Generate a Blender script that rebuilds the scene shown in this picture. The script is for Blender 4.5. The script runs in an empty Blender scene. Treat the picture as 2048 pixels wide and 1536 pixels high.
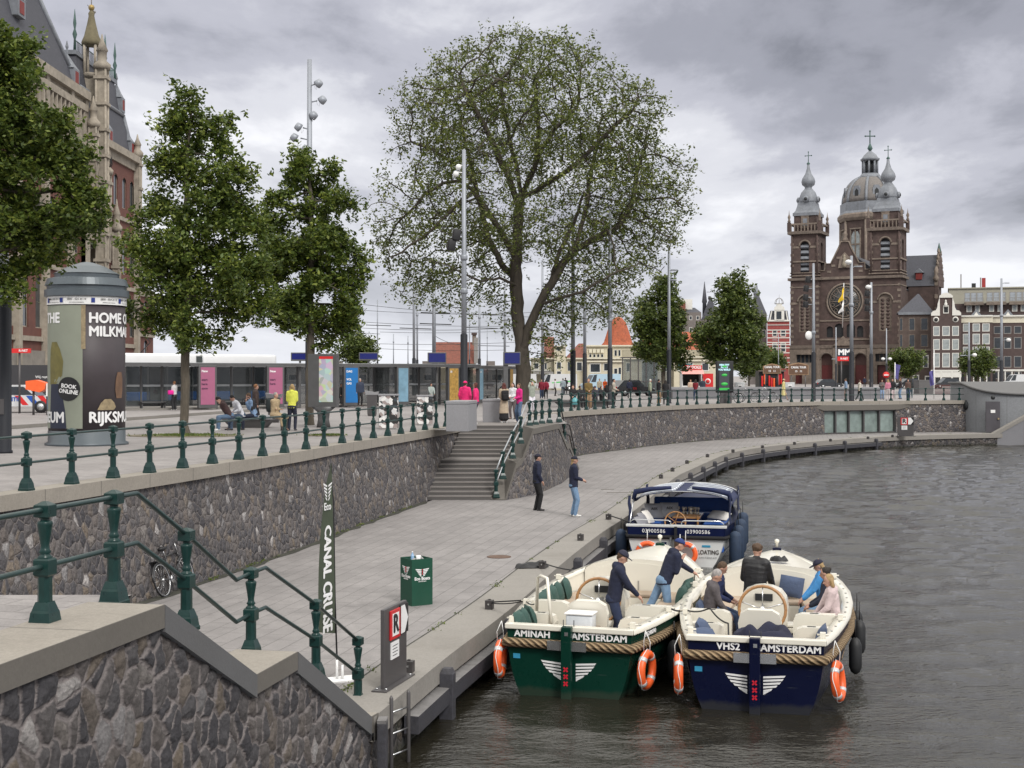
import bpy, bmesh, math, random
import numpy as np
from mathutils import Vector, Matrix, kdtree
R=math.radians; PI=math.pi
S=bpy.context.scene
# ---------------- camera, light, exposure ----------------
F=2731.0; HZ=751.0; CZ=2.0      # focal length in photo pixels, horizon row, eye height above the square
cam=bpy.data.objects.new('camera',bpy.data.cameras.new('camera')); S.collection.objects.link(cam)
cam.location=(0,0,CZ); cam.rotation_euler=(PI/2,0,0)
cam.data.sensor_width=36; cam.data.lens=F/2048*36
cam.data.shift_y=-(768-HZ)/2048; cam.data.clip_end=5000; cam.data.clip_start=0.2
S.camera=cam
S.view_settings.view_transform='Standard'; S.view_settings.look='None'; S.view_settings.gamma=1
S.view_settings.exposure=0.68
SUN_EL,SUN_AZ=40,152
W=bpy.data.worlds.new('World'); S.world=W; W.use_nodes=True
def build_world():
    nt=W.node_tree; N=nt.nodes; L=nt.links; N.clear()
    def nd(t,**k):
        n=N.new(t)
        for a,b in k.items(): setattr(n,a,b)
        return n
    def mth(op,a,b=None,c=None):
        n=nd('ShaderNodeMath',operation=op)
        for i,v in enumerate((a,b,c)):
            if v is None: continue
            if isinstance(v,(int,float)): n.inputs[i].default_value=v
            else: L.new(v,n.inputs[i])
        return n.outputs[0]
    out=nd('ShaderNodeOutputWorld'); tc=nd('ShaderNodeTexCoord'); sp=nd('ShaderNodeSeparateXYZ'); L.new(tc.outputs['Generated'],sp.inputs[0])
    z=mth('MAXIMUM',sp.outputs[2],0.0); zz=mth('ADD',z,0.16)
    u=mth('DIVIDE',sp.outputs[0],zz); v=mth('DIVIDE',sp.outputs[1],zz)
    cb=nd('ShaderNodeCombineXYZ'); L.new(u,cb.inputs[0]); L.new(v,cb.inputs[1]); cb.inputs[2].default_value=3.1
    def noise(sc,det,rough,off,dist=0):
        mp=nd('ShaderNodeMapping'); mp.inputs['Location'].default_value=off; mp.inputs['Scale'].default_value=(1.0,0.62,1); L.new(cb.outputs[0],mp.inputs[0])
        n=nd('ShaderNodeTexNoise'); n.inputs['Scale'].default_value=sc; n.inputs['Detail'].default_value=det; n.inputs['Roughness'].default_value=rough; n.inputs['Distortion'].default_value=dist
        L.new(mp.outputs[0],n.inputs['Vector']); return n.outputs['Fac']
    a=noise(0.85,7,0.47,SKY_OFF[0],0.3); b=noise(3.0,7,0.6,SKY_OFF[1],0.2)
    m=mth('ADD',mth('MULTIPLY',a,0.74),mth('MULTIPLY',b,0.26))
    rp=nd('ShaderNodeValToRGB'); cr=rp.color_ramp; cr.interpolation='EASE'
    for p,c in SKY_RAMP:
        e=cr.elements.new(p); e.color=(*c,1)
    cr.elements.remove(cr.elements[0]); cr.elements.remove(cr.elements[-1])
    L.new(m,rp.inputs[0])
    # haze of the overcast towards the horizon
    hz=mth('POWER',mth('SUBTRACT',1.0,mth('MINIMUM',mth('MULTIPLY',z,5.5),1.0)),2.2)
    mx=nd('ShaderNodeMix',data_type='RGBA'); L.new(mth('MULTIPLY',hz,0.8),mx.inputs['Factor']); L.new(rp.outputs[0],mx.inputs['A']); mx.inputs['B'].default_value=(0.50,0.515,0.555,1)
    # an overcast sky is brighter overhead
    br=mth('MULTIPLY',1.16,mth('ADD',1.0,mth('MULTIPLY',mth('MINIMUM',mth('MAXIMUM',mth('MULTIPLY',mth('SUBTRACT',z,0.26),2.0),0.0),1.0),0.75)))
    ov=nd('ShaderNodeMix',data_type='RGBA'); L.new(mth('MINIMUM',mth('MAXIMUM',mth('MULTIPLY',mth('SUBTRACT',z,0.27),4.0),0.0),1.0),ov.inputs['Factor']); L.new(mx.outputs['Result'],ov.inputs['A']); ov.inputs['B'].default_value=(0.56,0.545,0.515,1)
    bg=nd('ShaderNodeBackground'); L.new(ov.outputs['Result'],bg.inputs['Color']); L.new(br,bg.inputs['Strength'])
    sk=nd('ShaderNodeTexSky',sky_type='NISHITA'); sk.sun_disc=False; sk.sun_elevation=R(SUN_EL); sk.sun_rotation=R(SUN_AZ)
    b2=nd('ShaderNodeBackground'); L.new(sk.outputs[0],b2.inputs['Color']); b2.inputs['Strength'].default_value=0.05
    ms=nd('ShaderNodeMixShader'); ms.inputs[0].default_value=0.07
    L.new(bg.outputs[0],ms.inputs[1]); L.new(b2.outputs[0],ms.inputs[2]); L.new(ms.outputs[0],out.inputs[0])
SKY_OFF=((0.0,0.0,0),(5,1,0))
SKY_RAMP=((0.36,(0.135,0.138,0.160)),(0.43,(0.215,0.218,0.250)),(0.49,(0.31,0.312,0.35)),(0.545,(0.43,0.432,0.462)),(0.61,(0.56,0.56,0.58)))
build_world()
sun=bpy.data.objects.new('sun',bpy.data.lights.new('sun','SUN')); S.collection.objects.link(sun)
sun.data.energy=1.25; sun.data.angle=R(14); sun.data.color=(1,0.965,0.92)
_d=Vector((math.sin(R(SUN_AZ))*math.cos(R(SUN_EL)),math.cos(R(SUN_AZ))*math.cos(R(SUN_EL)),math.sin(R(SUN_EL))))
sun.rotation_euler=_d.to_track_quat('Z','Y').to_euler()
S.cycles.max_bounces=6; S.cycles.diffuse_bounces=2; S.cycles.glossy_bounces=3; S.cycles.transmission_bounces=4; S.cycles.transparent_max_bounces=8
S.cycles.use_denoising=True

# ---------------- helpers ----------------
col=S.collection
def wx(px,Y): return (px-1024)/F*Y
def wz(py,Y): return CZ-(py-HZ)/F*Y
def at(px,py,z=0.0):
    Y=(CZ-z)*F/(py-HZ); return (wx(px,Y),Y,z)
def pt(px,py,Y): return (wx(px,Y),Y,wz(py,Y))
def tag(o,label=None,cat=None,group=None,kind=None):
    if label: o['label']=label
    if cat: o['category']=cat
    if group: o['group']=group
    if kind: o['kind']=kind
    return o
def thing(name,label,cat,loc=(0,0,0),rz=0,group=None):
    o=bpy.data.objects.new(name,None); col.objects.link(o); o.location=loc; o.rotation_euler=(0,0,rz); o.empty_display_size=0.2
    return tag(o,label,cat,group)
_kids={}
def link(name,me,parent=None,loc=None,rot=None):
    o=bpy.data.objects.new(name,me); col.objects.link(o)
    if parent: o.parent=parent; _kids.setdefault(parent.name,[]).append(o)
    if loc is not None: o.location=loc
    if rot is not None: o.rotation_euler=rot
    return o
def copy_tree(o,parent=None,loc=None,rz=None,label=None,scale=None):
    c=o.copy(); col.objects.link(c)
    if parent: c.parent=parent; _kids.setdefault(parent.name,[]).append(c)
    if loc is not None: c.location=loc
    if rz is not None: c.rotation_euler=(0,0,rz)
    if label: c['label']=label
    if scale is not None: c.scale=(scale,)*3 if isinstance(scale,(int,float)) else scale
    for ch in list(_kids.get(o.name,[])): copy_tree(ch,c)
    return c
def hsh(*a): return random.Random(repr(a))
# ---- materials ----
_mats={}
def M(name,c=(0.5,0.5,0.5),rough=0.6,metal=0.0,var=0.12,sc=3.0,bump=0.0,bsc=None,alpha=None,emit=None,trans=0,stretch=(1,1,1),dirt=0.0,coat=0.0,spec=None):
    if name in _mats: return _mats[name]
    m=bpy.data.materials.new(name); m.use_nodes=True; _mats[name]=m
    nt=m.node_tree; N=nt.nodes; L=nt.links; p=N['Principled BSDF']
    p.inputs['Roughness'].default_value=rough; p.inputs['Metallic'].default_value=metal
    if spec is not None: p.inputs['Specular IOR Level'].default_value=spec
    if coat: p.inputs['Coat Weight'].default_value=coat; p.inputs['Coat Roughness'].default_value=0.15
    tc=N.new('ShaderNodeTexCoord'); mp=N.new('ShaderNodeMapping'); mp.inputs['Scale'].default_value=stretch; L.new(tc.outputs['Object'],mp.inputs[0])
    n=N.new('ShaderNodeTexNoise'); n.inputs['Scale'].default_value=sc; n.inputs['Detail'].default_value=5; n.inputs['Roughness'].default_value=0.62; L.new(mp.outputs[0],n.inputs['Vector'])
    rp=N.new('ShaderNodeValToRGB'); e=rp.color_ramp.elements
    e[0].position=0.28; e[1].position=0.72
    e[0].color=(*[max(0,x*(1-var)) for x in c],1); e[1].color=(*[min(1,x*(1+var)) for x in c],1)
    L.new(n.outputs['Fac'],rp.inputs[0]); src=rp.outputs[0]
    if dirt:
        n2=N.new('ShaderNodeTexNoise'); n2.inputs['Scale'].default_value=sc*0.35; n2.inputs['Detail'].default_value=8; n2.inputs['Roughness'].default_value=0.7; L.new(mp.outputs[0],n2.inputs['Vector'])
        r2=N.new('ShaderNodeValToRGB'); r2.color_ramp.elements[0].position=0.45; r2.color_ramp.elements[1].position=0.72; L.new(n2.outputs['Fac'],r2.inputs[0])
        mx=N.new('ShaderNodeMix'); mx.data_type='RGBA'; ml=N.new('ShaderNodeMath'); ml.operation='MULTIPLY'; ml.inputs[1].default_value=dirt
        L.new(r2.outputs[0],ml.inputs[0]); L.new(ml.outputs[0],mx.inputs['Factor']); L.new(src,mx.inputs['A']); mx.inputs['B'].default_value=(0.06,0.055,0.045,1); src=mx.outputs['Result']
    L.new(src,p.inputs['Base Color'])
    mr=N.new('ShaderNodeMapRange'); mr.inputs['To Min'].default_value=max(0.02,rough-0.08); mr.inputs['To Max'].default_value=min(1,rough+0.08); L.new(n.outputs['Fac'],mr.inputs[0]); L.new(mr.outputs[0],p.inputs['Roughness'])
    if bump:
        nb=N.new('ShaderNodeTexNoise'); nb.inputs['Scale'].default_value=bsc or sc*4; nb.inputs['Detail'].default_value=6; L.new(mp.outputs[0],nb.inputs['Vector'])
        b=N.new('ShaderNodeBump'); b.inputs['Strength'].default_value=bump; b.inputs['Distance'].default_value=0.03; L.new(nb.outputs['Fac'],b.inputs['Height']); L.new(b.outputs[0],p.inputs['Normal'])
    if emit:
        p.inputs['Emission Color'].default_value=(*emit[0],1); p.inputs['Emission Strength'].default_value=emit[1]
    if trans: p.inputs['Transmission Weight'].default_value=trans
    if alpha is not None: p.inputs['Alpha'].default_value=alpha
    return m
class NT:
    """node helper for the bigger materials"""
    def __init__(s,name):
        s.m=bpy.data.materials.new(name); s.m.use_nodes=True; _mats[name]=s.m
        s.N=s.m.node_tree.nodes; s.L=s.m.node_tree.links; s.p=s.N['Principled BSDF']; s.tc=s.N.new('ShaderNodeTexCoord')
    def n(s,t,ins=None,**k):
        x=s.N.new(t)
        for a,b in k.items(): setattr(x,a,b)
        for a,b in (ins or {}).items():
            if hasattr(b,'is_linked') or isinstance(b,bpy.types.NodeSocket): s.L.new(b,x.inputs[a])
            else: x.inputs[a].default_value=b
        return x
    def map(s,src,scale=(1,1,1),rot=(0,0,0),loc=(0,0,0)):
        return s.n('ShaderNodeMapping',{0:src,'Scale':scale,'Rotation':rot,'Location':loc}).outputs[0]
    def noise(s,v,sc,det=5,ro=0.6): return s.n('ShaderNodeTexNoise',{'Vector':v,'Scale':sc,'Detail':det,'Roughness':ro}).outputs['Fac']
    def math(s,op,a,b=None):
        d={0:a}
        if b is not None: d[1]=b
        return s.n('ShaderNodeMath',d,operation=op).outputs[0]
    def mix(s,f,a,b,bt='MIX'):
        x=s.n('ShaderNodeMix',data_type='RGBA',blend_type=bt)
        for k,v in (('Factor',f),('A',a),('B',b)):
            if isinstance(v,bpy.types.NodeSocket): s.L.new(v,x.inputs[k])
            else: x.inputs[k].default_value=v if k=='Factor' else (*v[:3],1)
        return x.outputs['Result']
    def ramp(s,f,stops,interp='LINEAR'):
        x=s.n('ShaderNodeValToRGB',{0:f}); cr=x.color_ramp; cr.interpolation=interp
        while len(cr.elements)<len(stops): cr.elements.new(0.5)
        for e,(p,c) in zip(cr.elements,stops):
            e.position=p; e.color=(*c,1) if isinstance(c,(tuple,list)) else (c,c,c,1)
        return x.outputs[0]
    def bump(s,h,st=0.5,d=0.05,nrm=None):
        x=s.n('ShaderNodeBump',{'Height':h,'Strength':st,'Distance':d})
        if nrm is not None: s.L.new(nrm,x.inputs['Normal'])
        return x.outputs[0]
    def set(s,**k):
        for a,b in k.items():
            a=a.replace('_',' ')
            if isinstance(b,bpy.types.NodeSocket): s.L.new(b,s.p.inputs[a])
            else: s.p.inputs[a].default_value=b if not isinstance(b,tuple) else (*b,1)
# ---- mesh builder ----
class MB:
    def __init__(s,T=None): s.v=[];s.f=[];s.mi=[];s.sm=[];s.uv=[];s.mats=[];s.T=T
    def add(s,vs,fs,mat,smooth=False,uvs=None):
        if mat not in s.mats: s.mats.append(mat)
        k=s.mats.index(mat); n=len(s.v)
        if s.T is not None: vs=[tuple(s.T@Vector(v)) for v in vs]
        s.v.extend([tuple(v) for v in vs])
        for i,f in enumerate(fs):
            s.f.append(tuple(n+j for j in f)); s.mi.append(k); s.sm.append(smooth)
            s.uv.append([uvs[j] for j in f] if uvs else None)
    def box(s,c,d,mat,rz=0,rx=0,ry=0,bev=0.0):
        x,y,z=[a/2 for a in d]
        if bev>0:
            bm=bmesh.new(); bmesh.ops.create_cube(bm,size=1)
            for v in bm.verts: v.co=Vector((v.co.x*d[0],v.co.y*d[1],v.co.z*d[2]))
            bmesh.ops.bevel(bm,geom=bm.edges[:]+bm.verts[:],offset=min(bev,0.45*min(d)),segments=2,affect='EDGES',profile=0.6)
            bm.verts.index_update(); vs=[v.co.copy() for v in bm.verts]; fs=[[v.index for v in f.verts] for f in bm.faces]; bm.free()
        else:
            vs=[Vector((i*x,j*y,k*z)) for i in(-1,1) for j in(-1,1) for k in(-1,1)]
            fs=[(0,1,3,2),(4,6,7,5),(0,4,5,1),(2,3,7,6),(0,2,6,4),(1,5,7,3)]
        Mx=Matrix.Translation(c)
        if rz: Mx=Mx@Matrix.Rotation(rz,4,'Z')
        if ry: Mx=Mx@Matrix.Rotation(ry,4,'Y')
        if rx: Mx=Mx@Matrix.Rotation(rx,4,'X')
        s.add([Mx@v for v in vs],fs,mat,bev>0.02)
        return s
    def bx(s,x0,x1,y0,y1,z0,z1,mat,bev=0): return s.box(((x0+x1)/2,(y0+y1)/2,(z0+z1)/2),(abs(x1-x0),abs(y1-y0),abs(z1-z0)),mat,bev=bev)
    def tube(s,pts,r,mat,n=8,closed=False,smooth=True,caps=True):
        P=[Vector(p) for p in pts]; m=len(P)
        rr=[r]*m if isinstance(r,(int,float)) else list(r)
        up=None; vs=[]
        for i in range(m):
            if closed: t=(P[(i+1)%m]-P[i-1])
            else: t=(P[min(i+1,m-1)]-P[max(i-1,0)])
            if t.length<1e-9: t=Vector((0,0,1))
            t.normalize()
            if up is None:
                up=Vector((0,0,1)) if abs(t.z)<0.9 else Vector((1,0,0))
            a=t.cross(up)
            if a.length<1e-6: a=t.cross(Vector((0.3,1,0.2)))
            a.normalize(); b=a.cross(t).normalized(); up=b
            for j in range(n):
                q=2*PI*j/n; vs.append(P[i]+(a*math.cos(q)+b*math.sin(q))*rr[i])
        fs=[]
        for i in range(m if closed else m-1):
            o=i*n; o2=((i+1)%m)*n
            for j in range(n): fs.append((o+j,o+(j+1)%n,o2+(j+1)%n,o2+j))
        if caps and not closed: fs.append(tuple(range(n))[::-1]); fs.append(tuple((m-1)*n+j for j in range(n)))
        s.add(vs,[f[::-1] for f in fs],mat,smooth); return s
    def lathe(s,prof,c,mat,n=16,smooth=True,T=None,ph=0.0,cap=True,sq=(1,1)):
        vs=[];fs=[]; T=T or Matrix.Identity(4); cx=Vector(c)
        for r,z in prof:
            for j in range(n):
                q=2*PI*(j+ph)/n; vs.append(cx+T@Vector((r*math.cos(q)*sq[0],r*math.sin(q)*sq[1],z)))
        m=len(prof)
        for i in range(m-1):
            for j in range(n): fs.append((i*n+j,i*n+(j+1)%n,(i+1)*n+(j+1)%n,(i+1)*n+j))
        if cap: fs.append(tuple(range(n))[::-1]); fs.append(tuple((m-1)*n+j for j in range(n)))
        s.add(vs,fs,mat,smooth); return s
    def prism(s,poly,h0,h1,mat,T=None,smooth=False):
        n=len(poly); T=T or Matrix.Identity(4)
        if sum(poly[i-1][0]*poly[i][1]-poly[i][0]*poly[i-1][1] for i in range(n))<0: poly=poly[::-1]
        vs=[T@Vector((x,y,h0)) for x,y in poly]+[T@Vector((x,y,h1)) for x,y in poly]
        fs=[tuple(range(n))[::-1],tuple(range(n,2*n))]+[(i,(i+1)%n,n+(i+1)%n,n+i) for i in range(n)]
        s.add(vs,fs,mat,smooth); return s
    def ell(s,c,r,mat,T=None,n=14,m=9,z0=-1.0,z1=1.0):
        prof=[]
        a0=math.asin(z0);a1=math.asin(z1)
        for i in range(m):
            a=a0+(a1-a0)*i/(m-1); prof.append((max(math.cos(a),1e-3),math.sin(a)))
        r=(r,r,r) if isinstance(r,(int,float)) else r
        TT=(T or Matrix.Identity(4))@Matrix.Diagonal((*r,1))
        s.lathe(prof,c,mat,n,True,TT); return s
    def grid(s,rows,mat,smooth=True,uvs=None,flip=False):
        h=len(rows);w=len(rows[0]); vs=[p for r in rows for p in r]; uu=[u for r in uvs for u in r] if uvs else None
        fs=[(i*w+j,i*w+j+1,(i+1)*w+j+1,(i+1)*w+j) for i in range(h-1) for j in range(w-1)]
        if flip: fs=[f[::-1] for f in fs]
        s.add(vs,fs,mat,smooth,uu); return s
    def poly(s,pts,mat,uvs=None): s.add(pts,[tuple(range(len(pts)))],mat,False,uvs); return s
    def text(s,st,size,T,mat,bold=0.0,ext=0.004,align='CENTER',fn=None,sx=1.0,sp=1.0):
        vs0,fs=glyphs(st,size,0,ext,align,sx,sp); b=bold*size if bold>.003 else 0; b=min(b*3.2,.05*size)
        for k,(ox,oy) in enumerate(((0,0),(-b,0),(b,0),(0,b*.7),(0,-b*.7)) if b>0 else ((0,0),)):
            vs=[v+Vector((ox*(1 if not fn else .8),oy,k*.0006)) for v in vs0]
            s.add([fn(v) for v in vs] if fn else [T@v for v in vs],fs,mat)
        return s
    def mesh(s,name):
        me=bpy.data.meshes.new(name); me.from_pydata(s.v,[],s.f); 
        for m in s.mats: me.materials.append(m)
        me.polygons.foreach_set('material_index',s.mi); me.polygons.foreach_set('use_smooth',s.sm)
        if any(u is not None for u in s.uv):
            ul=me.uv_layers.new(name='UVMap'); d=[]
            for f,u in zip(s.f,s.uv):
                for j in range(len(f)): d.extend(u[j] if u else (0,0))
            ul.data.foreach_set('uv',d)
        me.validate(); me.update(); return me
    def build(s,name,parent=None,loc=None,rz=None):
        return link(name,s.mesh(name),parent,loc,None if rz is None else (0,0,rz))
_gl={}
def glyphs(st,size,bold,ext,align,sx,sp=1.0):
    key=(st,size,bold,ext,align,sx,sp)
    if key in _gl: return _gl[key]
    cu=bpy.data.curves.new('t','FONT'); cu.body=st; cu.size=size; cu.offset=bold*size; cu.extrude=ext; cu.resolution_u=3; cu.align_x=align; cu.align_y='CENTER'; cu.space_character=sp; cu.space_line=0.85
    o=bpy.data.objects.new('t',cu); col.objects.link(o); dg=bpy.context.evaluated_depsgraph_get(); dg.update()
    me=o.evaluated_get(dg).to_mesh(); vs=[Vector((v.co.x*sx,v.co.y,v.co.z)) for v in me.vertices]; fs=[tuple(p.vertices) for p in me.polygons]
    o.evaluated_get(dg).to_mesh_clear(); bpy.data.objects.remove(o); bpy.data.curves.remove(cu)
    _gl[key]=(vs,fs); return _gl[key]
def plane(o,x,y):
    """matrix with local x along x, local y along y, local z out of the plane"""
    x=Vector(x).normalized(); y=Vector(y).normalized(); z=x.cross(y).normalized()
    m=Matrix.Identity(4)
    for i,a in enumerate((x,y,z)):
        for j in range(3): m[j][i]=a[j]
    m.translation=Vector(o); return m
def smooth_line(pts,step):
    P=np.array(pts,float); d=np.r_[0,np.cumsum(np.hypot(*np.diff(P[:,:2],axis=0).T))]
    # catmull-rom resample
    out=[];n=max(2,int(d[-1]/step)+1)
    for t in np.linspace(0,d[-1],n):
        i=min(np.searchsorted(d,t,side='right')-1,len(P)-2); i=max(i,0); u=(t-d[i])/(d[i+1]-d[i])
        p0=P[max(i-1,0)];p1=P[i];p2=P[i+1];p3=P[min(i+2,len(P)-1)]
        h=d[i+1]-d[i]
        m1=(p2-p0)/(d[i+1]-d[max(i-1,0)])*h; m2=(p3-p1)/(d[min(i+2,len(P)-1)]-d[i])*h
        out.append(tuple((2*u**3-3*u*u+1)*p1+(u**3-2*u*u+u)*m1+(-2*u**3+3*u*u)*p2+(u**3-u*u)*m2))
    return out
def arclen(P):
    d=[0]
    for a,b in zip(P,P[1:]): d.append(d[-1]+math.dist(a[:2],b[:2]))
    return d
def offset(P,d):
    """shift a plan polyline sideways (to its right when walking along it)"""
    out=[]
    for i in range(len(P)):
        a=P[max(i-1,0)];b=P[min(i+1,len(P)-1)]; t=Vector((b[0]-a[0],b[1]-a[1])).normalized(); out.append((P[i][0]+t.y*d,P[i][1]-t.x*d))
    return out
# ---------------- surface materials ----------------
def stone_mat(name,sc,disp,gain=1.0,near=False,m0=.03,mg=1.0,low=False):
    t=NT(name); uv=t.tc.outputs['UV']
    nz=t.n('ShaderNodeTexNoise',{'Vector':uv,'Scale':sc*0.55,'Detail':4.0,'Roughness':0.6})
    off=t.n('ShaderNodeVectorMath',{0:nz.outputs['Color'],1:(0.5,0.5,0.5)},operation='SUBTRACT').outputs[0]
    off=t.n('ShaderNodeVectorMath',{0:off,'Scale':0.42/sc*1.6},operation='SCALE').outputs[0]
    v=t.n('ShaderNodeVectorMath',{0:uv,1:off},operation='ADD').outputs[0]
    v=t.map(v,(sc,sc*0.8,1),(0,0,0.2))
    cell=t.n('ShaderNodeTexVoronoi',{'Vector':v,'Scale':1.0,'Randomness':0.95},voronoi_dimensions='2D',feature='F1')
    edge=t.n('ShaderNodeTexVoronoi',{'Vector':v,'Scale':1.0,'Randomness':0.95},voronoi_dimensions='2D',feature='DISTANCE_TO_EDGE').outputs['Distance']
    cs=t.n('ShaderNodeSeparateColor',{0:cell.outputs['Color']})
    g=gain
    tint=t.ramp(cs.outputs[0],[(0,(.048*g,.046*g,.052*g)),(.3,(.068*g,.065*g,.070*g)),(.55,(.094*g,.086*g,.086*g)),(.76,(.118*g,.102*g,.094*g)),(.88,(.145*g,.118*g,.092*g)),(.955,(.16*g,.155*g,.16*g)),(1,(.34*g,.32*g,.31*g))])
    fine=t.noise(uv,sc*7,8,0.75); fine2=t.noise(uv,sc*2.4,6,0.7)
    tint=t.mix(0.75,tint,t.ramp(fine,[(0.3,0.45),(0.7,1.6)]),'MULTIPLY')
    tint=t.mix(0.5,tint,t.ramp(fine2,[(0.3,0.5),(0.7,1.5)]),'MULTIPLY')
    spark=t.ramp(t.noise(uv,sc*16,3,0.8),[(0.66,0.0),(0.74,1.0)])
    tint=t.mix(t.math('MULTIPLY',spark,0.5),tint,(.34,.32,.31))
    mort=t.mix(t.noise(uv,sc*5,6,0.7),(.13*g*mg,.116*g*mg,.115*g*mg),(.235*g*mg,.21*g*mg,.205*g*mg))
    e2=t.math('ADD',edge,t.math('MULTIPLY',t.math('SUBTRACT',fine2,0.5),0.22))
    msk=t.ramp(e2,[(m0,0.0),(m0+.06,1.0)])
    c=t.mix(msk,mort,tint)
    if low:
        zz=t.n('ShaderNodeSeparateXYZ',{0:t.tc.outputs['Object']}).outputs[2]; wob=t.math('MULTIPLY',t.noise(uv,1.6,5,.7),.35)
        k=t.ramp(t.math('ADD',t.math('ADD',zz,3.9),t.math('MULTIPLY',wob,-1.0)),[(.42,1.0),(.62,0.0)]); c=t.mix(t.math('MULTIPLY',k,.8),c,(.022,.026,.012))
        k2=t.ramp(t.noise(uv,2.2,6,.75),[(.56,0.0),(.68,.7)]); c=t.mix(k2,c,(.05,.065,.02))
    big=t.noise(t.map(uv,(0.35,0.9,1)),1.0,4,0.6); c=t.mix(0.8,c,t.ramp(big,[(0.3,0.78),(0.7,1.22)]),'MULTIPLY')
    t.set(Base_Color=c,Roughness=0.86)
    hh=t.ramp(e2,[(m0*.6,0.0),(m0+.06,0.6),(0.38,1.0)])
    hh=t.math('ADD',hh,t.math('MULTIPLY',t.math('SUBTRACT',cs.outputs[1],0.5),0.5))
    facet=t.n('ShaderNodeTexVoronoi',{'Vector':t.map(uv,(sc*2.3,sc*1.9,1),(0,0,.6)),'Scale':1.0},voronoi_dimensions='2D',feature='F1').outputs['Distance']
    hh=t.math('ADD',hh,t.math('MULTIPLY',facet,-0.45))
    hh=t.math('ADD',hh,t.math('MULTIPLY',fine,0.35))
    if near:
        d=t.n('ShaderNodeDisplacement',{'Height':hh,'Midlevel':0.5,'Scale':disp})
        t.L.new(d.outputs[0],t.N['Material Output'].inputs['Displacement']); t.m.displacement_method='BOTH'
    else:
        t.set(Normal=t.bump(hh,1.0,disp))
    return t.m
ST_NEAR=stone_mat('basalt rubble close',4.8,0.045,0.85,True,.055,1.25)
ST_MID=stone_mat('basalt rubble',5.6,0.075,1.3,False,.04,.85)
ST_LOW=stone_mat('quay side basalt',4.2,0.08,0.85,low=True)
def conc_mat(name,c,sc=2.0,seam=None,dirt=0.35,ro=0.85):
    t=NT(name); ob=t.tc.outputs['Object']
    a=t.noise(ob,sc,8,0.65); b=t.noise(ob,sc*14,4,0.7); d=t.noise(ob,sc*60,2,0.6)
    cc=t.mix(a,[x*0.8 for x in c],[min(1,x*1.18) for x in c])
    cc=t.mix(0.6,cc,t.ramp(b,[(0.3,0.82),(0.7,1.14)]),'MULTIPLY'); cc=t.mix(0.45,cc,t.ramp(d,[(0.3,0.75),(0.7,1.2)]),'MULTIPLY')
    cc=t.mix(t.math('MULTIPLY',t.ramp(t.noise(ob,sc*0.5,9,0.75),[(0.5,0.0),(0.75,1.0)]),dirt),cc,(.09,.08,.065))
    if seam:
        uv=t.tc.outputs['UV']; br=t.n('ShaderNodeTexBrick',{'Vector':uv,'Scale':1.0,'Mortar Size':0.012,'Brick Width':seam,'Row Height':50.0,'Bias':0.0},offset=0.0)
        cc=t.mix(t.math('MULTIPLY',br.outputs['Fac'],0.7),cc,(.07,.065,.06))
    t.set(Base_Color=cc,Roughness=ro,Normal=t.bump(b,0.25,0.01)); return t.m
CONC=conc_mat('weathered sandstone coping',(.29,.265,.23),1.2,1.9,0.45)
CONC_D=conc_mat('quay edge slab',(.25,.235,.215),1.2,None,0.5)
BLUE=conc_mat('bluestone coping',(.235,.25,.275),2.2,1.25,0.2,0.6)
GRAN=conc_mat('grey granite',(.27,.27,.285),1.6,None,0.15,0.6)
GRAN_D=conc_mat('granite wall block',(.20,.20,.215),1.2,2.4,0.25,0.6)
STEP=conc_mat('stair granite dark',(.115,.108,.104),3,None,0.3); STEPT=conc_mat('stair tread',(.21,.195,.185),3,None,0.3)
KIOSK=conc_mat('board marked concrete',(.235,.245,.26),0.5,2.4,0.30,0.7)
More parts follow.
